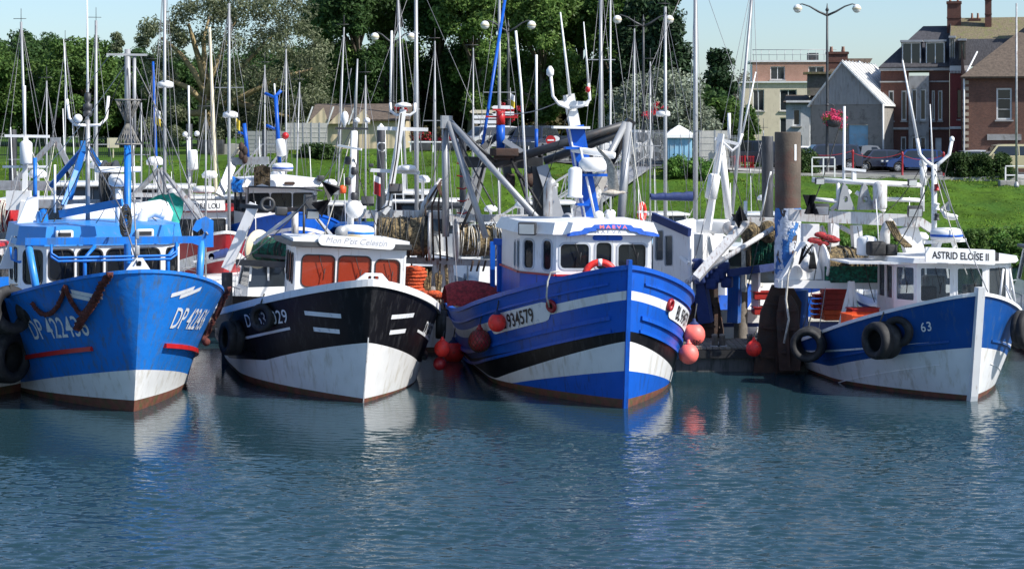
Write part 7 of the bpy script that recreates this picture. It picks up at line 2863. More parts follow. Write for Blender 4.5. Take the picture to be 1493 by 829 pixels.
# ================================================================== SECOND ROW
# rusty trawl doors leaning on the stern between C and the numbered pile
def trawl_door(label, px, py, Y, w_, h_, rz, tilt, mat='rust'):
 c = P(px, py, Y)
 t = thing('trawl_door', label, 'trawl door', c, rz, 'rusty trawl doors')
 mb = MB()
 M_ = Matrix.Rotation(tilt, 3, 'Y')
 U, V = M_ @ Vector((1, 0, 0)), M_ @ Vector((0, 0, 1))
 mb.panel((0, 0, 0), U, V, [(-w_ / 2, 0), (w_ / 2 * .8, 0), (w_ / 2, h_ * .2), (w_ / 2 * .9, h_ * .85), (w_ * .2, h_), (-w_ * .3, h_), (-w_ / 2, h_ * .7)], (), .06)
 mb.build('plate', mat, t)
 mb = MB()
 for q_ in (.25, .55, .8):
  mb.beam(U * (-w_ * .42) + V * (h_ * q_) - Vector((0, .05, 0)), U * (w_ * .4) + V * (h_ * q_) - Vector((0, .05, 0)), .06, .05)
 mb.beam(V * .1 - Vector((0, .1, 0)), V * h_ * .9 - Vector((0, .1, 0)), .07, .06)
 mb.build('rib', 'rust', t)
 mb = MB()
 for k in range(5):
  mb.lathe(V * (h_ * .5) + U * (w_ * .3) + Vector((0, -.12, -.1 * k)), (1, 0, .3 * (-1) ** k), [(.05, -.015), (.07, 0), (.05, .015)], 8)
 mb.build('chain', 'rust', t)
 return t
trawl_door('large rusty trawl door standing right of the royal blue bow behind the pontoon bollards', 1018, 505, 51.6, 1.1, 2.2, .3, .05)
trawl_door('narrow rusty trawl door with orange edge beside the first trawl door', 1040, 505, 52.0, .7, 2.0, -.5, -.15)
trawl_door('tall dark trawl door hanging left of the numbered pile', 1128, 556, 49.0, 1.1, 2.45, .15, .12)
trawl_door('rust brown trawl door hanging in front of the foot of the numbered pile', 1153, 540, 48.6, .6, 1.9, -.4, -.06)
mb = MB()
mb.tube([(0, 0, 0), (.12, -.02, .6), (.05, 0, 1.1), (.1, -.02, 1.7), (.3, 0, 2.3)], .028, 6)
c = P(1143, 500, 48.2)
o = mb.build('hanging_rope', 'rope_white', origin=None)
o.location = c
tag(o, 'frayed pale rope hanging down the dark trawl door by the numbered pile', 'rope')
def small_hull(t, L_, B_h, Hb_, Hm_, bands, mats, **k):
 h = Hull(t, L_, B_h, B_h * .82, Hb_, Hm_, **k)
 h.build(bands, mats, deckdrop=.3, ns=26)
 return h
def simple_cabin(t, x0, x1, y0, y1, z0, z1, nwin, roofmat='white', wallmat='white', gl='glass', side=2, rake=.0):
 W_ = x1 - x0
 ww = (W_ - .15) / nwin
 wins = [(.1 + k * ww, (z1 - z0) * .48, .02 + (k + 1) * ww, (z1 - z0) * .86) for k in range(nwin)]
 d_ = y1 - y0
 sw = (d_ - .15) / side
 swins = [(.1 + k * sw, (z1 - z0) * .48, .02 + (k + 1) * sw, (z1 - z0) * .86) for k in range(side)]
 pl_ = [(x0, y1), (x0, y0), (x1, y0), (x1, y1)]
 facets(t, pl_, z0, z1, [swins, wins, swins], wallmat, 'frame', gl, r=.06, fw=.02)
 mb = MB()
 mb.box(((x0 + x1) / 2, y1, (z0 + z1) / 2), (W_, .04, z1 - z0))
 mb.build('cabin_back', wallmat, t)
 prism(t, 'cabin_roof', [(x0 - .08, y1 + .1), (x0 - .08, y0 - .12), (x1 + .08, y0 - .12), (x1 + .08, y1 + .1)], z1, z1 + .1, roofmat, 1, camber=.06, top=.96)
# --- PIERRE LOU
PL, qp, MP = boat_root('fishing_boat', 'small red and white trawler with the name board PIERRE LOU behind the blue trawler', 322, 0, 24, 0, Y=66)
hP = Hull(PL, 9, 1.9, 1.6, 2.75, 1.5, rake=.7, sd=.4, pd=2, qd=.65, sw=.45, pw=1.7, sm=.7)
hP.build([(lambda t: .15, 0, 2), (lambda t: 1.35 - .5 * t, 1, 4), (lambda t: hP.H(t) - .95, 2, 2), (lambda t: hP.H(t) - .55, 1, 2), (None, 2, 4)], ['antifoul', 'hullwhite', 'darkred'], deckdrop=.6)
hP.cap(.12, .1, .03).build('rail_cap', 'white', PL)
hP.text(1, 'DP 675', .2, 1.95, .42, .8, 0, .9, bold=.01).build('registration_number', 'letter', PL)
hP.text(-1, 'DP 675', .2, 1.72, .42, .9, 0, .9, bold=.01).build('registration_number', 'letter', PL)
c0 = qp(243, 350, 69)
c1 = qp(322, 350, 68)
simple_cabin(PL, -1.05, .95, 2.4, 4.2, 1.5, 3.35, 3, 'darkred', 'white', 'glass', 2)
mb = MB()
mb.box((-.05, 2.3, 3.5), (2.25, .2, .28))
mb.build('roof_fascia', 'red', PL)
mb = MB()
mb.panel((-.75, 2.17, 3.40), (1, 0, 0), (0, 0, 1), rect(0, 0, 1.5, .36), (), .04)
nb = mb.build('name_board', 'plastic_white', PL)
flat_text('PIERRE LOU', (0, 2.17, 3.47), (1, 0, 0), (0, 0, 1), .27, .82, 0, .004).build('lettering', 'ink', nb)
radome(PL, (.2, 3.0, 4.0), .4, .25)
seg(PL, qp, 'reflector_mast', [(276, 300, 68), (276, 200, 68)], .05, 'white', True)
seg(PL, qp, 'whip_aerial', [(276, 200, 68), (275, 125, 68)], .035, 'plastic_white', True)
mb = MB()
mb.lathe(qp(281, 248, 67.9), (0, 0, 1), [(.14, 0), (.19, .05), (.17, .65), (.12, .72)], 16)
mb.build('radar_reflector', 'plastic_white', PL)
mb = MB()
for x_, y_ in ((270, 196), (287, 195)):
 mb = MB()
 mb.ball(qp(x_, y_, 68), .1, 10, 8)
 mb.build('aerial_dome', 'plastic_white', PL)
seg(PL, qp, 'crosstree', [(268, 203, 68), (290, 203, 68)], .05, 'steel_dark')
for a in ((232, 247, 195, 285), (233, 246, 296, 318), (233, 248, 234, 300), (196, 282, 180, 310)):
 seg(PL, qp, 'gallows_leg', [(a[0], a[1], 64), (a[2], a[3], 64)], .16, 'galv', h=.12)
seg(PL, qp, 'gallows_beam', [(186, 284, 64), (262, 285, 64)], .14, 'grime_white')
mb = MB()
mb.lathe(qp(252, 284, 63.6), (0, -1, 0), [(.05, -.1), (.2, 0), (.22, .08), (.2, .12)], 14)
mb.build('searchlight', 'alu', PL)
# --- royal blue boat behind the black one
Mb_, qm, MM = boat_root('fishing_boat', 'blue boat with white wheelhouse moored behind the black trawler', 432, 0, 18, 0, Y=68)
hM = Hull(Mb_, 10, 2.5, 2.1, 3.35, 2.2, rake=.6, sd=.42, pd=2, qd=.65, sw=.45, pw=1.7, sm=.7)
hM.build([(lambda t: .15, 0, 2), (lambda t: 1.6 - 1.2 * t, 1, 4), (lambda t: hM.H(t) - .62, 2, 4), (lambda t: hM.H(t) - .5, 1, 1), (None, 2, 4)], ['antifoul', 'hullwhite', 'blueC'], deckdrop=.6)
hM.cap(.12, .08, .03).build('rail_cap', 'blueC', Mb_)
for sd_ in (-1, 1):
 hM.rail(sd_, .03, .9, lambda t: hM.H(t) - .95, .06, .04).build('rubbing_strake', 'blueC', Mb_)
 hM.strip(sd_, .16, .30, lambda t: hM.H(t) - .85, lambda t: hM.H(t) - .42, .03).build('number_plate', 'letter', Mb_)
 hM.text(sd_, 'BL 734989', .23, hM.H(.23) - .76, .34, .8, 0, .9, .045, .006).build('registration_number', 'ink', Mb_)
simple_cabin(Mb_, -1.35, 1.25, 2.4, 5.0, 2.4, 4.2, 3, 'white', 'white', 'glass_c', 2)
prism(Mb_, 'cabin_roof', [(-1.6, 5.2), (-1.6, 2.0), (-.5, 1.7), (.5, 1.7), (1.5, 2.0), (1.5, 5.2)], 4.2, 4.5, 'white', 1, camber=.15, top=.86)
mb = MB()
mb.panel((-.1, 1.68, 4.27), (1, 0, 0), (0, 0, 1), rr(0, 0, .4, .12, .06), (), .03)
mb.build('name_plate', 'rust', Mb_)
mb = MB()
mb.bbox((-.9, 1.85, 4.52), (.35, .3, .2), .04)
mb.bbox((1.3, 1.95, 4.5), (.25, .3, .2), .04)
mb.build('deck_lamp', 'steel_dark', Mb_)
radome(Mb_, qm(412, 250, 69), .38, .3, band='blueC')
seg(Mb_, qm, 'mast', [(408, 245, 69.5), (402, 140, 69.5)], .075, 'blueC', True)
seg(Mb_, qm, 'mast', [(362, 235, 69.5), (356, 180, 69.5)], .07, 'blueC', True)
seg(Mb_, qm, 'mast_arm', [(386, 136, 69.5), (400, 142, 69.5), (410, 132, 69.5)], .06, 'blueC', True)
seg(Mb_, qm, 'mast_arm', [(388, 183, 69.5), (401, 188, 69.5)], .06, 'blueC', True)
seg(Mb_, qm, 'mast_arm', [(347, 193, 69.5), (360, 196, 69.5)], .05, 'blueC', True)
seg(Mb_, qm, 'whip_aerial', [(401, 140, 69.5), (400, 122, 69.5)], .03, 'plastic_white', True)
mb = MB()
mb.lathe(qm(411, 228, 69.2), (-.1, 0, 1), [(.1, 0), (.17, .04), (.17, .6), (.1, .64)], 14)
mb.build('radar_reflector', 'plastic_white', Mb_)
mb = MB()
mb.ball(qm(416, 198, 69.2), .13, 10, 8)
mb.build('navigation_light', 'red', Mb_)
seg(Mb_, qm, 'gallows_beam', [(333, 235, 67), (392, 234, 67)], .26, 'galv', h=.24)
seg(Mb_, qm, 'gallows_leg', [(340, 236, 67), (320, 285, 66)], .3, 'alu', h=.12)
seg(Mb_, qm, 'gallows_leg', [(350, 215, 67), (336, 232, 67)], .06, 'cushion', True)
mb = MB()
for k in range(4):
 mb.ball(qm(352 + (k % 2) * 5, 214 + k * 6, 66.8), .13, 8, 6, sq=(.8, .8, 1.3))
mb.build('hanging_floats', 'rust', Mb_)
mb = MB()
g = []
for i in range(9):
 u = i / 8
 g.append([qm(370 + 24 * u, 240 + 28 * v_ / 4 + 8 * abs(u - .5), 68 + .2 * math.sin(v_ * 2 + u * 6)) for v_ in range(5)])
mb.sheet(g)
mb.build('hanging_net', 'net_dark', Mb_)
mb = MB()
g = []
for i in range(8):
 u = i / 7
 g.append([qm(338 + 16 * u + 2 * math.sin(v_ * 2), 256 + 24 * v_ / 4 + (8 * u if v_ == 0 else 0), 66.6 + .15 * math.sin(v_ * 3 + u * 9)) for v_ in range(5)])
mb.sheet(g)
mb.build('blue_tarpaulin', 'blueA', Mb_)
# --- gantry boat between B and C (its drums and white beams)
G_, qg, MG = boat_root('fishing_boat', 'worn white trawler with net drums and leaning white mast, stern-on behind the black trawler', 600, 0, 186, 0, Y=63.5)
hG = Hull(G_, 10, 2.6, 2.3, 2.2, 1.5, rake=.5, sd=.4, pd=2, qd=.65, sw=.45, pw=1.7, sm=.7)
hG.build([(lambda t: .15, 0, 2), (lambda t: 1.0, 1, 4), (None, 2, 4)], ['antifoul', 'hullwhite', 'steel_dark'], deckdrop=.5)
YG2 = 53.6
seg(G_, qg, 'gantry_beam', [(522, 312, YG2), (655, 313, YG2)], .22, 'grime_white', h=.26)
seg(G_, qg, 'gantry_beam', [(655, 318, YG2 + .4), (770, 318, YG2 + .4)], .2, 'grime_white', h=.24)
seg(G_, qg, 'gantry_beam', [(560, 378, YG2 - .2), (735, 384, YG2 - .2)], .18, 'galv', h=.14)
seg(G_, qg, 'gantry_leg', [(645, 376, YG2), (645, 450, YG2)], .32, 'grime_white', h=.3)
seg(G_, qg, 'gantry_leg', [(612, 320, YG2), (612, 376, YG2)], .16, 'grime_white', h=.16)
seg(G_, qg, 'gantry_brace', [(644, 262, YG2), (618, 300, YG2 - .2), (616, 318, YG2 - .2)], .1, 'grime_white', True)
seg(G_, qg, 'mast', [(588, 160, YG2), (566, 300, YG2 - .2)], .17, 'white', h=.2)
seg(G_, qg, 'mast', [(566, 300, YG2 - .2), (558, 310, YG2 - .2)], .2, 'white', h=.2)
seg(G_, qg, 'crosstree', [(550, 187, YG2), (624, 189, YG2)], .1, 'white', h=.08)
seg(G_, qg, 'crosstree', [(540, 248, YG2), (612, 252, YG2)], .1, 'white', h=.08)
seg(G_, qg, 'aerial_arm', [(588, 167, YG2), (578, 168, YG2), (570, 162, YG2), (569, 150, YG2)], .04, 'plastic_white', True)
seg(G_, qg, 'aerial_arm', [(588, 167, YG2), (598, 168, YG2), (605, 162, YG2), (605, 150, YG2)], .04, 'plastic_white', True)
seg(G_, qg, 'whip_aerial', [(569, 150, YG2), (571, 45, YG2)], .03, 'plastic_white', True)
mb = MB()
mb.lathe(qg(588, 156, YG2), (0, 0, 1), [(.2, 0), (.24, .03), (.2, .09), (.05, .13)], 18)
mb.build('gps_dome', 'plastic_white', G_)
mb = MB()
mb.lathe(qg(595, 249, YG2 - .1), (0, 0, 1), [(.2, 0), (.24, .03), (.2, .14), (.05, .17)], 16)
mb.build('radar_dome', 'plastic_white', G_)
worklight(G_, qg(577, 275, YG2 - .3), (0, -1, -.5), .36)
worklight(G_, qg(536, 293, YG2 - .3), (0, -1, -.5), .36)
worklight(G_, qg(541, 241, YG2 - .1), (0, -1, -.1), .14)
seg(G_, qg, 'cable', [(585, 165, YG2 - .2), (578, 230, YG2 - .25), (566, 300, YG2 - .4), (550, 308, YG2 - .4)], .02, 'rubber', True)
net_drum(G_, qg(548, 345, YG2 - .5), qg(626, 345, YG2 - .5), .1, .52, .68, 'net_tan', 'galv', rope='rope_dark')
net_drum(G_, qg(664, 350, YG2 - .4), qg(735, 350, YG2 - .2), .1, .42, .6, 'net_tan', 'galv', rope='rope_white')
mb = MB()
for k in range(7):
 x_ = 650 + k * 9
 mb.tube([qg(x_ - 28 + k, 380, YG2 - .4), qg(x_ - 30 + k * .5, 300, YG2 - .5), qg(644 - k, 262 + k * 4, YG2 - .3)] if k < 4 else [qg(x_, 395, YG2 - .7), qg(x_ + 4, 380, YG2 - .8)], .03, 5)
mb.build('warp', 'rust', G_)
mb = MB()
for k in range(22):
 x_ = 600 + (k * 37 % 52)
 y0_ = 384 + (k * 13 % 18)
 mb.tube([qg(x_, y0_, YG2 - .6), qg(x_ + 3 * math.sin(k), y0_ + 28, YG2 - .65), qg(x_ + 5 * math.sin(k * 2), y0_ + 50, YG2 - .6)], .028, 5)
mb.build('hanging_line', 'net_tan', G_)
mb = MB()
g = []
for i in range(9):
 u = i / 8
 g.append([qg(590 + 42 * u, 388 + 50 * v_ / 6, YG2 + .4 + .3 * math.sin(v_ * 1.3 + u * 9)) for v_ in range(7)])
mb.sheet(g)
mb.build('hanging_net', 'net_dark', G_)
mb = MB()
for k in range(8):
 mb.ball(qg(603 + 3 * math.sin(k), 392 + k * 5, YG2 - .9), .33, 14, 8, sq=(1, 1, .28))
mb.build('stowed_net', 'net_orange', G_)
mb = MB()
for k in range(6):
 p_ = qg(600 + k * 8, 428 + (k % 2) * 3, YG2 - 1.5)
 mb.ball(p_, .2, 10, 6, sq=(1.2, 1, .5))
mb.build('orange_nets', 'net_orange', G_)
mb = MB()
mb.panel(qg(665, 428, YG2), (1, 0, 0), (0, 0, 1), [(0, 0), (.75, 0), (.65, .85), (.1, .85)], [rr(.22, .35, .5, .7, .05)], .15)
mb.build('roller_stand', 'grime_white', G_)
# --- E: white wheelhouse boat right of C
E_, qe, ME = boat_root('fishing_boat', 'trawler with tall white wheelhouse and blue trim lying behind the royal blue bow', 985, 0, -24, 0, Y=49.6)
hE = Hull(E_, 10, 2.1, 1.8, 2.3, 1.2, rake=.4, sd=.4, pd=2, qd=.65, sw=.45, pw=1.7, sm=.7)
E_.location.y = 53.6
E_.location.x = P(1000, 0, 53.6).x
ME = Matrix.Translation(E_.location) @ E_.rotation_euler.to_matrix().to_4x4()
_ie = ME.inverted()
qe = lambda px, py, Y: _ie @ P(px, py, Y)
hE.build([(lambda t: .1, 0, 2), (lambda t: .5, 1, 3), (None, 2, 4)], ['antifoul', 'hullwhite', 'blueC'], deckdrop=.5)
hE.cap(.16, .1, .04).build('rail_cap', 'rope_white', E_)
# wheelhouse built from world-aligned panels: left side faces the camera
lc = [qe(952, 430, 52.6), qe(1006, 430, 51.0), qe(1060, 430, 53.6)]
def wallp(a, b_, h_, holes, m_='white'):
 U = (b_ - a)
 W_ = U.length
 wall_windows(E_, 'cabin_wall', a, U, (0, 0, 1), [(0, 0), (W_, 0), (W_, h_ * .86), (0, h_ * 1.12)] if holes else rect(0, 0, W_, h_ * .86), holes, .06, m_, 'greyframe', 'glass_clear', .06, .02)
wallp(lc[0], lc[1], 1.9, [(.12, .95, .52, 1.75), (.6, .8, .98, 1.6)])
wallp(lc[1], lc[2], 1.9, [])
mb = MB()
mb.beam(lc[0] + Vector((0, 0, 2.15)), lc[1] + Vector((0, -.03, 1.66)), .1, .22, up=(0, 0, 1))
mb.build('trim', 'navy', E_)
mb = MB()
mb.beam(lc[0] + Vector((.02, -.05, .55)), lc[1] + Vector((0, -.05, .2)), .03, .12, up=(0, 0, 1))
mb.build('trim', 'navy', E_)
mb = MB()
tp = [qe(948, 330, 53.6), qe(1003, 382, 50.9), qe(1062, 385, 52.6), qe(1062, 345, 55.5), qe(1010, 318, 57)]
poly3(mb, tp, 0, .08)
mb.build('cabin_roof', 'plastic_white', E_)
mb = MB()
for (x_, y_, sx_, sy_) in ((985, 338, .5, .5), (1040, 330, .9, .4), (1022, 352, .7, .5)):
 mb.bbox(qe(x_, y_, 54), (sx_, .5, sy_), .08)
mb.build('roof_box', 'plastic_white', E_)
for x_ in (976, 990):
 mb = MB()
 mb.lathe(qe(x_, 345, 52.6), (0, 0, 1), [(.05, 0), (.05, .2), (.14, .22), (.14, .36), (.05, .42)], 12)
 mb.build('gps_dome', 'plastic_white', E_)
seg(E_, qe, 'mast', [(1032, 335, 53.5), (1052, 195, 53.5)], .16, 'white', h=.18)
seg(E_, qe, 'mast', [(1063, 320, 54), (1050, 200, 54)], .11, 'white', True)
mb = MB()
mb.lathe(qe(1036, 290, 53.1), (.18, 0, 1), [(.12, 0), (.17, .03), (.17, .65), (.12, .7)], 16)
mb.build('radar_reflector', 'plastic_white', E_)
seg(E_, qe, 'crosstree', [(1042, 202, 53.5), (1076, 210, 53.5)], .08, 'white')
seg(E_, qe, 'aerial_arm', [(1052, 205, 53.5), (1068, 220, 53.5), (1078, 210, 53.5), (1082, 195, 53.5)], .045, 'plastic_white', True)
seg(E_, qe, 'aerial_arm', [(1063, 202, 53.5), (1063, 165, 53.5)], .05, 'plastic_white', True)
seg(E_, qe, 'whip_aerial', [(1080, 205, 53.5), (1102, 105, 53.5)], [.035, .018], 'plastic_white', True)
mb = MB()
mb.ball(qe(1063, 333, 53.4), .2, 12, 8)
mb.build('mast_foot', 'galv', E_)
seg(E_, qe, 'outrigger', [(1088, 322, 50.5), (1015, 405, 50.0)], .22, 'grime_white', h=.22)
seg(E_, qe, 'outrigger', [(1128, 332, 50.5), (1000, 412, 50.3)], .07, 'grime_white', True)
seg(E_, qe, 'gantry_beam', [(1066, 322, 52), (1132, 324, 52)], .24, 'grime_white', h=.2)
seg(E_, qe, 'gantry_beam', [(1062, 398, 51), (1135, 388, 51.5)], .2, 'navy', h=.22)
seg(E_, qe, 'gantry_leg', [(1072, 400, 52), (1070, 470, 52)], .3, 'blueD', h=.3)
seg(E_, qe, 'gantry_leg', [(1018, 400, 51.5), (1030, 470, 51.5)], .35, 'navy', h=.3)
seg(E_, qe, 'gantry_leg', [(1102, 395, 52.5), (1102, 450, 52.5)], .2, 'white', h=.2)
seg(E_, qe, 'gantry_leg', [(1085, 365, 51.9), (1085, 425, 51.9)], .12, 'rope_white', h=.12)
net_drum(E_, qe(1088, 362, 52.2), qe(1128, 362, 52.2), .1, .55, .7, 'net_green', 'net_dark', rope='net_green')
mb = MB()
for (x_, y_) in ((1094, 340), (1120, 338)):
 mb.ball(qe(x_, y_, 51.5), .28, 12, 8, sq=(1, .8, 1.1))
mb.build('tangled_twine', 'net_tan', E_)
mb = MB()
for k in range(9):
 mb.bbox(qe(1016 + (k * 17 % 46), 385 + (k * 7 % 30), 51.2), (.3, .25, .3), .06)
mb.build('winch_gear', 'navy', E_)
cone_shape(E_, qe(1077, 312, 50.2), .2, -.38)
cone_shape(E_, qe(1077, 345, 50.2), .2, .4) if False else None
cone_shape(E_, qe(1079, 322, 50.2), .22, .42)
seg(E_, qe, 'aerial_mast', [(1087, 318, 51), (1087, 293, 51)], .05, 'plastic_white', True)
seg(E_, qe, 'whip_aerial', [(1108, 322, 51.5), (1124, 250, 51.5)], .025, 'plastic_white', True)
for i, (px_, py_, lb) in enumerate(((1118, 470, 'dark red fish crate, lower of the two behind the weathered wooden pile'), (1118, 448, 'dark red fish crate, upper of the two behind the weathered wooden pile'))):
 fish_crate(P(px_, py_ - 12, 52.5), .1, 'redbox', lb, 'crates by the wooden pile', 1.0)
# E's low blue side seen above the pontoon
mb = MB()
mb.bbox(qe(1175, 480, 54.5), (9.0, .6, .55), .06, Matrix.Rotation(R(24), 3, 'Z'))
mb.build('bulwark', 'navy', E_)
mb = MB()
mb.box(qe(1175, 465, 54.4), (9.05, .75, .06), Matrix.Rotation(R(24), 3, 'Z'))
mb.build('rail_cap_aft', 'rope_white', E_)
# --- X: neighbour at the far left, mostly out of frame
X_, qx, MX = boat_root('fishing_boat', 'dark hulled boat showing only its tyre hung side and white gallows at the left edge', -95, 590, 4)
hX = Hull(X_, 11, 2.3, 2.1, 2.4, 1.6, rake=.4, sd=.3, pd=2, qd=.6, sw=.4, pw=1.7, sm=.7)
hX.build([(lambda t: .2, 0, 2), (lambda t: .7, 1, 3), (None, 2, 8)], ['antifoul', 'hullwhite', 'black'], deckdrop=.6)
hX.cap(.12, .1, .04).build('rail_cap', 'black', X_)
YX = 50
seg(X_, qx, 'mast', [(36, 285, YX), (38, 90 + 110, YX)], .12, 'white', h=.12)
seg(X_, qx, 'crosstree', [(7, 198, YX), (72, 199, YX)], .07, 'plastic_white')
seg(X_, qx, 'crosstree', [(4, 243, YX), (70, 243, YX)], .06, 'plastic_white')
mb = MB()
mb.lathe(qx(38, 240, YX - .2), (0, 0, 1), [(.12, 0), (.16, .05), (.16, .55), (.12, .6), (.05, .64)], 16)
mb.build('radar_reflector', 'plastic_white', X_)
seg(X_, qx, 'whip_aerial', [(36, 200, YX), (36, 125, YX)], [.04, .03], 'plastic_white', True)
seg(X_, qx, 'gantry_beam', [(-10, 270, YX + 3), (75, 271, YX + 3)], .26, 'galv', h=.28)
seg(X_, qx, 'gantry_beam', [(10, 292, YX), (45, 292, YX)], .5, 'white', h=.2)
seg(X_, qx, 'gantry_leg', [(40, 294, YX), (34, 330, YX)], .3, 'white', h=.3)
seg(X_, qx, 'gallows_leg', [(80, 204, YX + 4), (22, 265, YX + 4)], .14, 'galv')
seg(X_, qx, 'gallows_leg', [(82, 204, YX + 4), (108, 258, YX + 4)], .14, 'galv')
seg(X_, qx, 'gallows_leg', [(85, 206, YX + 4), (100, 260, YX + 4)], .07, 'rust')
seg(X_, qx, 'gallows_head', [(74, 204, YX + 4), (88, 204, YX + 4)], .14, 'alu')
net_drum(X_, qx(-10, 315, 52), qx(22, 315, 52), .1, .4, .55, 'net_red', 'red', rope='rope_white')
# running rigging: thin slack lines between the gear of each boat
for root, q, nm, lines in (
 (A, qa, 'rigging_line', [(186, 90, 45.2, 92, 300, 49), (186, 90, 45.2, 30, 285, 50), (128, 190, 47, 60, 330, 48), (128, 200, 47, 175, 325, 46), (126, 214, 50, 240, 330, 48), (188, 100, 45.2, 262, 322, 47), (190, 160, 45.2, 245, 300, 49), (186, 212, 45.2, 140, 325, 46), (50, 300, 49, 110, 340, 47), (68, 308, 47.5, 20, 345, 46)]),
 (B_, qb, 'rigging_line', [(512, 190, 46.9, 440, 300, 49), (512, 195, 46.9, 470, 350, 46.5), (516, 230, 46.8, 560, 350, 48), (445, 295, 49, 350, 380, 50), (371, 297, 50, 345, 390, 49), (512, 100, 46.9, 470, 300, 49.5)]),
 (Cb, qc, 'rigging_line', [(651, 176, 53, 600, 370, 51), (652, 178, 53, 668, 430, 50), (655, 190, 53, 735, 345, 50), (730, 165, 53, 690, 260, 53), (830, 160, 46.6, 770, 330, 48), (838, 190, 46.8, 905, 330, 48), (830, 140, 46.6, 730, 165, 53), (918, 178, 51, 940, 325, 49), (782, 90, 53, 745, 235, 53), (704, 216, 53, 664, 330, 52)]),
 (D, qd_, 'rigging_line', [(1231, 160, 49.2, 1180, 310, 49), (1345, 240, 49.2, 1290, 310, 49), (1362, 245, 47.3, 1300, 370, 47.5), (1362, 245, 47.3, 1410, 400, 46), (1200, 330, 49, 1170, 480, 48), (1215, 325, 49, 1190, 500, 48), (1250, 330, 49, 1275, 440, 48), (1338, 206, 47.3, 1362, 290, 47.3), (1388, 206, 47.3, 1366, 290, 47.3)]),
 (E_, qe, 'rigging_line', [(1052, 200, 53.5, 990, 340, 53), (1052, 200, 53.5, 1010, 390, 51), (1060, 210, 54, 1090, 325, 51), (1082, 198, 53.5, 1115, 330, 52), (1124, 250, 51.5, 1090, 420, 51)]),
 (X_, qx, 'rigging_line', [(38, 200, 50, 5, 330, 49), (38, 200, 50, 90, 300, 50), (80, 205, 54, 60, 300, 52)])):
 for a in lines:
  mb = MB()
  mb.tube(sag(q(*a[:3]), q(*a[3:]), .12 + .1 * random.random(), 8), .011 + .006 * random.random(), 4)
  mb.build(nm, random.choice(['wire', 'rope_dark', 'rope_white']), root)
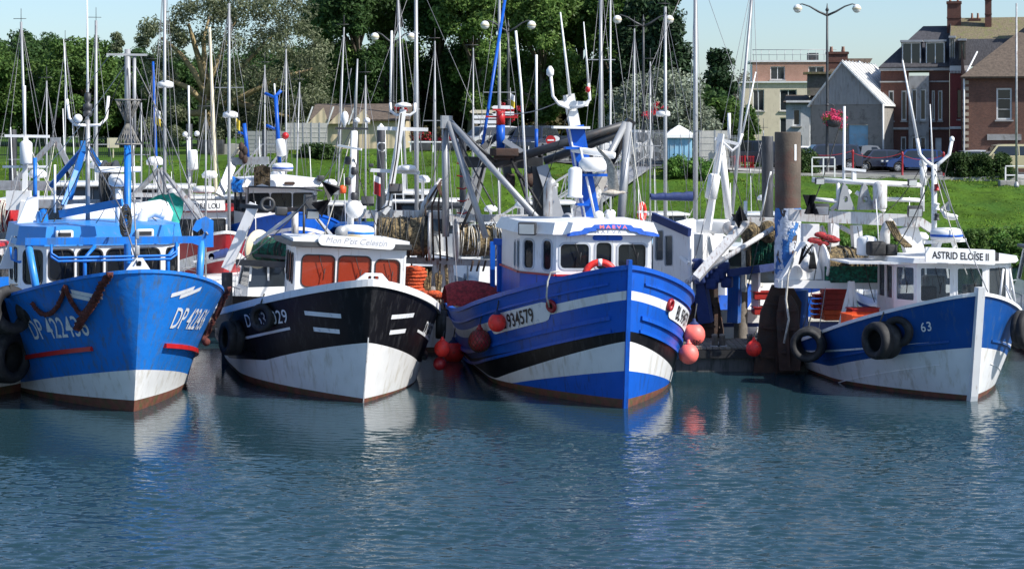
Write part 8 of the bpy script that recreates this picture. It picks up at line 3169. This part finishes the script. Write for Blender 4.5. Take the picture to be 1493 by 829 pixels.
# ================================================================== YACHTS AND CRUISERS BEHIND
def yacht(label, px, Y, top, L_=8.5, lean=0, mr=.085, yaw=180, spread=((.62, .7),), cover=None, hullmat='gelcoat', boomlen=2.6, dome=None, boom_side=-1, name='sailing_boat', furl=True, mastmat='alu', H=.95, cab=True, thin=False, bz=1.05):
 """sloop with mast at photo column px; top = photo row of the masthead (may be above the frame)"""
 c = P(px, 0, Y)
 yw = R(yaw)
 # the mast stands 40% aft of the stem
 f = Vector((-math.sin(yw), math.cos(yw), 0)) * (L_ * .42)
 t = thing(name, label, 'sailing boat', (c.x - f.x, Y - f.y, 0), yw, 'sailing yachts in the marina')
 h = Hull(t, L_, L_ * .16, L_ * .14, H * 1.25, H, rake=.7, sd=.5, pd=1.8, qd=.8, sw=.55, pw=1.6, sm=.9, tp=.3)
 h.build([(lambda t_: .1, 0, 1), (lambda t_: .2, 1, 1), (None, 2, 4)], ['antifoul', 'navy', hullmat], deckdrop=.06, ns=20, inner='gelcoat', deckmat='gelcoat')
 my = L_ * .42
 mr *= .68
 zt = P(px, top, Y).z
 if cab:
  mb = MB()
  w_ = L_ * .1
  for (y0, y1, z0, z1, q_) in ((my - 1.2, my + 2.0, H - .1, H + .42, .78),):
   vs = [(-w_, y0 - .3, z0), (w_, y0 - .3, z0), (w_, y1, z0), (-w_, y1, z0), (-w_ * q_, y0 + .5, z1 - .08), (w_ * q_, y0 + .5, z1 - .08), (w_ * q_, y1 - .05, z1), (-w_ * q_, y1 - .05, z1)]
   mb.add(vs, [(3, 2, 1, 0), (4, 5, 6, 7), (0, 1, 5, 4), (1, 2, 6, 5), (2, 3, 7, 6), (3, 0, 4, 7)])
  mb.build('coachroof', 'gelcoat', t)
  for sg in (-1, 1):
   g = MB()
   g.box((sg * (w_ * .9 + .005), my + .5, H + .16), (.02, 1.6, .14), Matrix.Rotation(sg * -.1, 3, 'Y'))
   g.build('window', 'glass', t)
 ld = lean * 1.0
 mb = MB()
 mb.tube([(0, my, H + .2), (ld * .5, my, H + (zt - H) * .5), (ld, my, zt)], [mr, mr, mr * .75], 10)
 m_ = mb.build('mast', mastmat, t)
 for q_, w2 in spread:
  mb = MB()
  z = H + (zt - H) * q_
  mb.beam((ld * q_ - w2, my, z), (ld * q_ + w2, my, z), .045, .03)
  mb.build('spreader', mastmat, t)
 mb = MB()
 r_ = .009 if Y < 75 else .011
 sp = spread[0][1] if spread else .5
 zs = H + (zt - H) * (spread[0][0] if spread else .6)
 mb.tube([(ld * .97, my, zt - .1), (0, -.4, H * 1.2)], r_, 4)
 mb.tube([(ld * .97, my, zt - .1), (0, L_ - .1, H)], r_, 4)
 for sg in (-1, 1):
  mb.tube([(ld * .97, my, zt - .2), (ld * .6 + sg * sp, my, zs), (sg * L_ * .14, my + .2, H)], r_, 4)
 mb.build('shrouds', 'wire', t)
 if boomlen:
  mb = MB()
  e = Vector((0, my + .1 + boomlen, H + bz))
  s_ = Vector((0, my + .1, H + bz - .05))
  mb.tube([s_, e], .05, 8)
  mb.build('boom', mastmat, t)
  if cover:
   mb = MB()
   n_ = 9
   g = []
   for i in range(n_ + 1):
    u = i / n_
    cc_ = s_.lerp(e, u)
    hh_ = .24 - .12 * u + .02 * math.sin(i * 2.2)
    g.append([cc_ + Vector((.1 * math.cos(a), 0, hh_ / 2 + (hh_ / 2 + .05) * math.sin(a))) for a in [2 * math.pi * k / 10 for k in range(11)]])
   mb.sheet(g)
   mb.build('sail_cover', cover, t)
 mb = MB()
 for sg in (-1, 1):
  for y in (0.5, L_ * .3, L_ * .65, L_ - .3):
   x = h.pt(sg, y / L_, H).x * .95
   mb.tube([(x, y, H), (x, y, H + .6)], .015, 5)
 for sg in (-1, 1):
  mb.tube([(h.pt(sg, min(1, y / L_), H).x * .95, y, H + .6) for y in [.5 + (L_ - .8) * k / 8 for k in range(9)]], .012, 4)
 mb.tube([(h.pt(-1, .5 / L_, H).x, .5, H + .6), (0, -.1, H + .65), (h.pt(1, .5 / L_, H).x, .5, H + .6)], .02, 5)
 mb.build('guard_rail', 'alu', t)
 if dome:
  mb = MB()
  z = P(px, dome, Y).z
  mb.lathe((0, my - .2, z), (0, 0, 1), [(.2, 0), (.27, .04), (.25, .18), (.1, .24)], 16)
  mb.build('radar_dome', 'plastic_white', t)
 if top > 0:
  mb = MB()
  mb.tube([(ld, my, zt), (ld, my, zt + .5)], .012, 5)
  mb.tube([(ld - .2, my, zt + .12), (ld + .3, my, zt + .12)], .012, 5)
  mb.build('wind_vane', 'steel_dark', t)
 return t
YS = [
 ('white sloop with leaning thin mast and wind vane near the left edge', 43, 72, 32, dict(lean=.33, mr=.09, yaw=172, spread=((.45, .7),))),
 ('white sloop with a pale double mast left of the basket cones', 140, 74, 30, dict(mr=.1, yaw=190, spread=((.5, .5),))),
 ('sloop whose tall thick grey mast passes left of the willow trunk', 240, 62, -60, dict(mr=.085, yaw=184, spread=((.30, .55),), dome=128)),
 ('sloop with grey mast and dark sail cover right of the willow trunk', 334, 66, 5, dict(mr=.085, yaw=176, spread=((.7, .5),), dome=172, cover='navy')),
 ('sloop with slightly leaning cream mast in front of the willow trunk', 319, 74, 40, dict(lean=.35, mr=.1, yaw=186, spread=(), mastmat='cushion')),
 ('small sloop with thin mast before the right half of the willow', 417, 76, 72, dict(lean=0, mr=.06, yaw=180, spread=())),
 ('small sloop whose thin mast leans left beside the pale panel fence', 428, 78, 120, dict(lean=-.25, mr=.05, yaw=175, spread=())),
 ('sloop with thin leaning mast in front of the shed gables', 489, 78, 40, dict(lean=-.35, mr=.055, yaw=183, spread=())),
 ('sloop with tall thick mast right of the shed and dark sail cover', 608, 70, -40, dict(lean=.22, mr=.12, yaw=262, spread=((.55, .55), (.8, .5)), cover='steel_dark', bz=2.5, boomlen=1.6)),
 ('sloop with slim grey mast close left of the thick mast by the shed', 597, 79, -20, dict(lean=.5, mr=.08, yaw=176, spread=())),
 ('sloop with tall pale mast behind the red and blue steel mast', 728, 72, -40, dict(mr=.09, yaw=181, spread=((.6, .6),), cover=None)),
 ('sloop with tall grey mast and two crosstrees right of the leaning blue mast', 876, 66, -40, dict(mr=.10, yaw=180, spread=((.42, .6), (.72, .5)))),
 ('sloop with thin white mast beside the flying gull', 890, 62, -30, dict(mr=.045, yaw=177, spread=(), mastmat='plastic_white')),
 ('sloop with slender mast before the silver bush', 925, 80, 42, dict(mr=.06, yaw=182, spread=())),
 ('sloop with grey mast and radar dome and blue sail cover', 970, 70, 10, dict(mr=.10, yaw=200, spread=(), dome=170, cover='navy', boomlen=2.2)),
 ('sloop with the thickest grey mast and long blue boom cover', 1014, 66, -60, dict(mr=.125, yaw=100, spread=((.47, .75),), cover='navy', boomlen=1.5, bz=2.95)),
 ('sloop with mast leaning strongly left between the thick mast and the flats', 1058, 64, -40, dict(lean=-.95, mr=.085, yaw=180, spread=())),
 ('small sloop with short mast before the bar fence at the far left', 95, 80, 62, dict(mr=.045, yaw=180, spread=())),
 ('sloop with thin blue mast left of the tall thick grey mast', 232, 80, 90, dict(lean=.25, mr=.09, yaw=184, spread=(), mastmat='blueC')),
 ('small sloop with thin bare mast close right of the leaning left mast', 68, 68, 118, dict(mr=.05, spread=())),
 ('small sloop with thin mast right behind the basket cones', 206, 70, 150, dict(mr=.05, spread=((.7, .3),))),
 ('small sloop with thin mast left of the blue boat wheelhouse', 300, 64, 160, dict(mr=.045, spread=())),
 ('small sloop with thin mast above the white wheelhouse of the blue boat', 386, 77, 95, dict(mr=.05, spread=((.6, .4),))),
 ('small sloop with thin mast between the horn mast and the pile C', 533, 70, 110, dict(mr=.05, spread=())),
 ('small sloop with thin mast between the thick mast and the derrick', 634, 74, 60, dict(mr=.055, spread=((.65, .45),))),
 ('small sloop with thin mast right of the derrick head', 690, 78, 70, dict(mr=.05, spread=())),
 ('small sloop with thin mast right of the flying gull', 948, 72, 90, dict(mr=.05, spread=((.6, .4),))),
 ('small sloop with short thin mast left of the rusty pile', 1173 - 60, 82, 190, dict(mr=.04, yaw=180, spread=())),
]
for lb, px, Y, top, kw in YS:
 yacht(lb, px, Y, top, **kw)
def cruiser(label, px, Y, W_=2.6, L_=7, yaw=180, z=1.1, canopy=None, flat=False, hullmat='gelcoat', style=0):
 c = P(px, 0, Y)
 t = thing('motor_cruiser', label, 'motor boat', (c.x, Y, 0), R(yaw), 'motor boats in the marina')
 h = Hull(t, L_, W_ / 2, W_ / 2 * .85, z * 1.2, z, rake=.9, sd=.5, pd=1.9, qd=.75, sw=.55, pw=1.6, sm=.9, tp=.1)
 h.build([(lambda t_: .15, 0, 1), (lambda t_: z * .7, 1, 2), (lambda t_: z * .8, 2, 1), (None, 1, 2)], ['antifoul', hullmat, 'navy'], deckdrop=.1, ns=20, inner='gelcoat', deckmat='gelcoat')
 w_ = W_ * .38
 y0, y1 = L_ * .35, L_ * .8
 h2 = 1.25 if style != 2 else 1.7
 mb = MB()
 vs = [(-w_, y0 - .6, z - .1), (w_, y0 - .6, z - .1), (w_, y1, z - .1), (-w_, y1, z - .1), (-w_ * .86, y0 + .5, z + h2 * .45), (w_ * .86, y0 + .5, z + h2 * .45), (w_ * .95, y1, z + h2 * .45), (-w_ * .95, y1, z + h2 * .45)]
 fs = [(3, 2, 1, 0), (4, 5, 6, 7), (0, 1, 5, 4), (1, 2, 6, 5), (2, 3, 7, 6), (3, 0, 4, 7)]
 mb.add(vs, fs)
 mb.build('superstructure', 'gelcoat', t)
 mb = MB()
 zl, zh = z + h2 * .45 + .002, z + h2
 vs = [(-w_ * .84, y0 + .55, zl), (w_ * .84, y0 + .55, zl), (w_ * .9, y1 - .05, zl), (-w_ * .9, y1 - .05, zl), (-w_ * .74, y0 + 1.1, zh), (w_ * .74, y0 + 1.1, zh), (w_ * .78, y1 - .2, zh), (-w_ * .78, y1 - .2, zh)]
 mb.add(vs, fs)
 mb.build('window_band', 'glass', t)
 mb = MB()
 mb.bbox((0, (y0 + y1) / 2 + .4, zh + .04), (w_ * 1.8, y1 - y0 - .5, .1), .04)
 mb.build('roof', canopy or 'gelcoat', t)
 for sg in (-1, 0, 1):
  for yy, f_ in ((y0 + .8, 1), (y1 - .12, 1)):
   mb = MB()
   mb.beam((sg * w_ * .86, yy - .2 * (yy < y1 - .5), zl), (sg * w_ * .76, yy + .15 * (yy < y1 - .5), zh), .06, .06)
   mb.build('window_post', 'gelcoat', t)
 mb = MB()
 for sg in (-1, 1):
  mb.tube([(h.pt(sg, y / L_, z).x * .94, y, z + .5) for y in [.3 + (L_ * .7) * k / 8 for k in range(9)]], .018, 5)
  for k in range(5):
   y = .4 + L_ * .68 * k / 4
   mb.tube([(h.pt(sg, y / L_, z).x * .94, y, z), (h.pt(sg, y / L_, z).x * .94, y, z + .5)], .015, 5)
 mb.build('guard_rail', 'alu', t)
 mb = MB()
 mb.lathe((0, y1 - .5, zh + .1), (0, 0, 1), [(.05, 0), (.05, .5), (.22, .52), (.24, .62), (.15, .72), (.02, .74)], 14)
 mb.build('radar_dome', 'plastic_white', t)
 mb = MB()
 mb.tube([(w_ * .5, y1 - .3, zh), (w_ * .55, y1 - .2, zh + 1.9)], [.02, .01], 5)
 mb.build('whip_aerial', 'plastic_white', t)
 if style == 1:     # outboard
  mb = MB()
  mb.bbox((0, L_ + .25, z + .25), (.4, .45, .6), .1)
  mb.build('outboard_motor', 'steel_dark', t)
 return t
for lb, px, Y, kw in [
 ('white motor boat at the left edge beyond the red drum', 10, 76, dict(yaw=170)),
 ('white motor boat behind the two cross-barred mast at the left', 60, 79, dict(yaw=190, style=2)),
 ('white cruiser with orange band behind the blue stern gallows', 110, 77, dict(yaw=182, W_=3.2, style=2)),
 ('white motor boat between the blue gallows and the basket cones', 162, 80, dict(yaw=175)),
 ('white motor boat behind the radar scanner right of the basket cones', 205, 72, dict(yaw=195, W_=2.8)),
 ('white motor boat left of the red and white trawler', 226, 78, dict(yaw=172, style=2)),
 ('white motor boat behind the name board of the red and white trawler', 290, 78, dict(yaw=185, W_=3.0, style=2)),
 ('white open motor boat with rails between the two wheelhouses', 345, 74, dict(yaw=5, W_=2.4)),
 ('white motor boat under the green bank right of the white wheelhouse', 470, 76, dict(yaw=184, W_=3.0)),
 ('boat with a blue canopy and lettering panel beside the black pile C', 540, 74, dict(yaw=180, canopy='blueD', style=2)),
 ('small boat with dark cover behind the crosstree of the leaning mast', 625, 76, dict(yaw=175, canopy='steel_dark')),
 ('white motor boat behind the steel derrick legs', 690, 72, dict(yaw=188, W_=3.0, style=2)),
 ('large white motor cruiser with raked screens under the dark girder', 750, 66, dict(yaw=182, W_=3.6, L_=9, z=1.5, style=2)),
 ('green trimmed motor boat behind the number 2 pile', 815, 78, dict(yaw=178, hullmat='gelcoat', canopy='net_green')),
 ('white motor boat behind the leaning blue mast', 850, 74, dict(yaw=184)),
 ('white motor boat between the gull and the orange life ring on a pole', 905, 80, dict(yaw=172)),
 ('motor cruiser with a blue arched screen right of the royal blue wheelhouse', 985, 62, dict(yaw=170, W_=3.0, canopy='door_blue', style=2)),
 ('white motor boat under the long blue boom cover', 1035, 60, dict(yaw=186, W_=2.6, style=2)),
 ('white motor boat behind the gantry of the boat with the name board', 1262, 62, dict(yaw=188, W_=2.2)),
 ('dark windowed motor boat at the right edge behind the ladder', 1500, 60, dict(yaw=176, W_=3.2, L_=9, canopy='steel_dark', style=2)),
 ('white rowing hull with greenish waterline left of the black pile', 352, 62, dict(yaw=200, W_=1.8, L_=5, z=.9)),
 ('tall white flybridge cruiser behind the left edge gallows', -5, 70, dict(yaw=178, W_=3, style=2, sc=1.3)),
 ('tall white flybridge cruiser seen between the blue gallows and the two-armed mast', 92, 73, dict(yaw=186, W_=3, style=2, sc=1.35)),
 ('tall white flybridge cruiser right of the basket cones', 212, 82, dict(yaw=176, W_=3, style=2, sc=1.4)),
 ('white flybridge cruiser under the gangway left of the blue boat', 330, 80, dict(yaw=183, W_=3, style=2, sc=1.3)),
 ('white flybridge cruiser right of the white wheelhouse below the bank', 505, 81, dict(yaw=179, W_=3, style=2, sc=1.2)),
 ('white flybridge cruiser between the leaning mast and the steel derrick', 650, 80, dict(yaw=174, W_=3, style=2, sc=1.25)),
 ('white flybridge cruiser under the footbridge right of the girder', 785, 82, dict(yaw=182, W_=2.8, style=2, sc=1.2)),
 ('high white cruiser with raked window band behind the left edge mast', 22, 77, dict(yaw=172, W_=2.8, style=2, sc=1.5)),
 ('high white cruiser right of the blue gallows apex', 150, 79, dict(yaw=188, W_=2.8, style=2, sc=1.5)),
 ('high white cruiser between the basket cones and the white cylinder', 256, 80, dict(yaw=184, W_=2.6, style=2, sc=1.45)),
 ('high white cruiser left of the black pile with the letter C', 445, 83, dict(yaw=177, W_=2.6, style=2, sc=1.3)),
 ('high white cruiser between the two masts right of the shed', 590, 82, dict(yaw=183, W_=2.6, style=2, sc=1.35)),
 ('white cruiser at the foot of the bank below the silver bush', 940, 84, dict(yaw=186, W_=2.6, style=2)),
 ('white cruiser at the foot of the bank left of the dark pile', 1090, 84, dict(yaw=180, W_=2.6, style=2)),
]:
 sc = kw.pop('sc', 1)
 o = cruiser(lb, px, Y, **kw)
 o.scale = (sc, sc, sc)
# barge-like white hull behind the red net of C
c = P(690, 0, 62.5)
t = thing('barge', 'long low pale grey hull with dark top edge lying behind the red net', 'barge', (P(640, 0, 62.5).x, 62.5, 0))
mb = MB()
mb.bbox((2.6, 1.2, .45), (8.5, 2.4, 1.5), .2)
mb.build('hull', 'grime_white', t)
mb = MB()
mb.box((2.6, 1.2, 1.24), (8.7, 2.6, .12))
mb.build('gunwale', 'steel_dark', t)
# flags
def flag(label, px, py, Y, w_, h_, mats, hh=1.2):
 c = P(px, py, Y)
 t = thing('flag', label, 'flag', c, 0, 'small flags on the rigging')
 n_ = len(mats)
 for k, m_ in enumerate(mats):
  mb = MB()
  g = []
  for i in range(5):
   u = i / 4
   g.append([(w_ * u, .06 * math.sin(u * 6), -h_ * (k + v_) / n_ - .1 * u) for v_ in (0, 1)])
  mb.sheet(g)
  mb.build('stripe', m_, t)
 mb = MB()
 mb.tube([(0, 0, .15), (0, 0, -hh)], .012, 5)
 mb.build('staff', 'alu', t)
flag('small white and yellow flag left of the tall thick grey mast', 226, 158, 62, .18, .5, ['plastic_white', 'flag_y'])
flag('tiny yellow flag on the stay right of the willow trunk', 344, 172, 66, .14, .35, ['flag_y'])
flag('red and white flag beside the black pile with the letter C', 545, 255, 71, .25, .7, ['plastic_white', 'red', 'red'])
flag('yellow and white pennant on the shroud left of the leaning blue mast', 744, 135, 60, .14, .4, ['plastic_white', 'flag_y'])
# orange life ring in a holder on the pontoon and a second red one on the E boat
t = life_ring(P(936, 309, 64), 'upright orange rescue ring on a post before the grass bank', .28, ax=(1, -.45, 0))
mb = MB()
mb.tube([(0, .05, -3.5), (0, .05, .3)], .03, 6)
mb.build('post', 'plastic_white', t)
life_ring(P(972, 432, 50.8), 'small dull red ring on deck beside the white wheelhouse with blue trim', .14, mat='darkred')
# red boat deck glimpsed at far left
t, q7, _m = boat_root('fishing_boat', 'small red boat glimpsed between the gallows and the left edge', 18, 0, 175, 0, Y=58)
h7 = Hull(t, 6, 1.1, .95, 1.4, 1.1, rake=.4)
h7.build([(lambda t_: .2, 0, 1), (None, 1, 3)], ['antifoul', 'red'], deckdrop=.3, ns=18)
simple_cabin(t, -.8, .8, 2.2, 4.0, 1.0, 2.9, 2, 'red', 'grime_white')
mb = MB()
mb.lathe((-1.0, 1.6, 2.6), (0, 0, 1), [(.1, 0), (.16, .1), (.16, .45), (.1, .55)], 12)
mb.lathe((.75, 1.6, 2.6), (0, 0, 1), [(.1, 0), (.16, .1), (.16, .45), (.1, .55)], 12)
mb.build('fender', 'orange', t)
# teal tarpaulin heap & nets behind A's fairlead
mb = MB()
g = []
for i in range(11):
 u = i / 10
 row = []
 for k in range(9):
  v_ = k / 8
  row.append((u * 1.0 - .1 * v_, .25 * math.sin(v_ * 3.1) - .35 * v_, -.75 * v_ + .1 * noise.noise(Vector((u * 5, v_ * 5, 2))) + .2 * math.sin(u * 3)))
 g.append(row)
mb.sheet(g)
T['teal'] = pm('teal_canvas', (0.02, 0.30, 0.24), .8, var=.25, scale=5, bump=.03, bscale=8)
o = mb.build('tarpaulin', 'teal')
o.location = P(216, 292, 54)
tag(o, 'bright teal tarpaulin hung behind the white exhaust pipe of the blue trawler', 'tarpaulin')
mb = MB()
mb.lathe((0, 0, 0), (.9, .2, .1), [(.02, 0), (.3, .05), (.38, .3), (.4, .9), (.3, 1.1), (.02, 1.2)], 18)
o = mb.build('raft_canister', 'plastic_white')
o.location = P(186, 318, 51)
tag(o, 'white life raft canister behind the mast foot of the blue trawler', 'life raft')
# ================================================================== BIRDS
T['gull_grey'] = pm('gull_plumage', (0.52, 0.46, 0.38), .8, var=.4, scale=18)
T['gull_white'] = pm('gull_white', (0.66, 0.66, 0.64), .8, var=.08, scale=12)
T['beak'] = pm('beak', (0.5, .33, .05), .5)
T['tailmat'] = pm('gull_tail', (0.55, 0.52, 0.47), .8, var=.5, scale=25)
def wing(root_p, pts, chords, side, mat, t):
 """curved tapering wing: pts are the leading edge, chords the trailing vectors"""
 mb = MB()
 n_ = len(pts)
 top, bot = [], []
 for p, c_ in zip(pts, chords):
  p, c_ = Vector(p), Vector(c_)
  row = []
  for k in range(6):
   u = k / 5
   th = .016 * math.sin(math.pi * min(1, u * 1.15 + .1)) + .002
   row.append((p + c_ * u, th))
  top.append([a + Vector((0, 0, b_)) + Vector((0, -b_, 0)) for a, b_ in row])
  bot.append([a - Vector((0, 0, b_)) + Vector((0, b_, 0)) for a, b_ in row])
 mb.sheet(top)
 mb.sheet(bot[::-1])
 return mb.build('wing', mat, t)
# flying young gull: body heads right, one wing raised towards upper left, the other beyond
c = P(895, 283, 44.0)
t = thing('gull', 'brown speckled young gull gliding past with raised wings before the leaning blue mast', 'gull', c, 0)
mb = MB()
# world scale here about 0.0157 m per photo px
k_ = 44.0 / F
mb.lathe((-18 * k_, 0, 1 * k_), (1, 0, .04), [(.004, 0), (.03, .04), (.062, .12), (.078, .22), (.07, .32), (.045, .40), (.036, .44), (.040, .47), (.034, .51), (.014, .54), (.006, .555)], 16)
mb.build('body', 'gull_grey', t)
mb = MB()
mb.lathe((18.4 * k_, 0, 2.0 * k_), (1, 0, -.12), [(.014, 0), (.010, .03), (.003, .06)], 8)
mb.build('beak', 'steel_dark', t)
mb = MB()
tl = [(-16 * k_, 0, 0), (-19 * k_, .0, 8 * k_), (-22 * k_, 0, 8 * k_), (-25 * k_, 0, 3 * k_), (-25.5 * k_, 0, -5 * k_), (-22 * k_, 0, -7 * k_)]
mb.panel((0, 0, 0), (1, 0, 0), (0, .25, 1), [(a, c_) for a, b_, c_ in tl][::-1], (), .012)
mb.build('tail', 'tailmat', t)
wing(None, [(8 * k_, -.02, 2 * k_), (6 * k_, -.06, 20 * k_), (3 * k_, -.10, 36 * k_), (-5 * k_, -.14, 50 * k_), (-16 * k_, -.16, 62 * k_), (-26 * k_, -.17, 70 * k_)],
     [(-17 * k_, .05, -2 * k_), (-15 * k_, .05, 3 * k_), (-13 * k_, .04, 5 * k_), (-10 * k_, .03, 4 * k_), (-8 * k_, .03, 2 * k_), (-1 * k_, 0, .5 * k_)], 1, 'gull_grey', t)
wing(None, [(4 * k_, .04, 3 * k_), (3 * k_, .25, 9 * k_), (-4 * k_, .45, 12 * k_), (-12 * k_, .62, 8 * k_)],
     [(-10 * k_, .02, 0), (-10 * k_, .0, 0), (-7 * k_, 0, 0), (-.8 * k_, 0, 0)], -1, 'gull_grey', t)
def standing_gull(label, px, py, Y, s_=1.0, rz=0, sit=False, mat='gull_white'):
 c = P(px, py, Y)
 t = thing('gull', label, 'gull', c, rz)
 mb = MB()
 zb = .13 * s_ if not sit else .07 * s_
 pts = [(-.24, zb - .02 * s_ / s_), (-.16, zb + .0), (-.05, zb + .03), (.06, zb + .07), (.11, zb + .13), (.13, zb + .17)]
 mb.tube([(a * s_, 0, b_ if not s_ != 1 else b_) for a, b_ in pts], [r_ * s_ for r_ in (.012, .05, .085, .075, .045, .04)], 12)
 mb.ball((.15 * s_, 0, pts[-1][1] + .015 * s_), .045 * s_, 12, 8)
 mb.build('body', 'gull_white', t)
 for sg in (-1, 1):
  w_ = MB()
  w_.ball((-.07 * s_, sg * .06 * s_, zb + .045 * s_), .1 * s_, 12, 8, sq=(1.7, .35, .6))
  w_.build('wing', mat, t)
  if not sit:
   l_ = MB()
   l_.tube([(0, sg * .03 * s_, zb - .02), (.01, sg * .03 * s_, 0), (.05 * s_, sg * .03 * s_, 0)], .008, 5)
   l_.build('leg', 'beak', t)
 mb = MB()
 mb.lathe((.185 * s_, 0, pts[-1][1] + .01), (1, 0, -.15), [(.014, 0), (.01, .03), (.003, .055)], 8)
 mb.build('beak', 'beak', t)
standing_gull('grey and white gull standing on deck left of the folded red net', 668, 432, 50.0, 1.15, 0, mat='gull_grey')
standing_gull('white gull resting on top of the radar over the name board', 1382, 322, 46.9, 1.0, R(180), True)
standing_gull('white gull sitting on the grey pile with the number 2', 803, 274, 60, 1.0, R(170), True, 'gull_white')
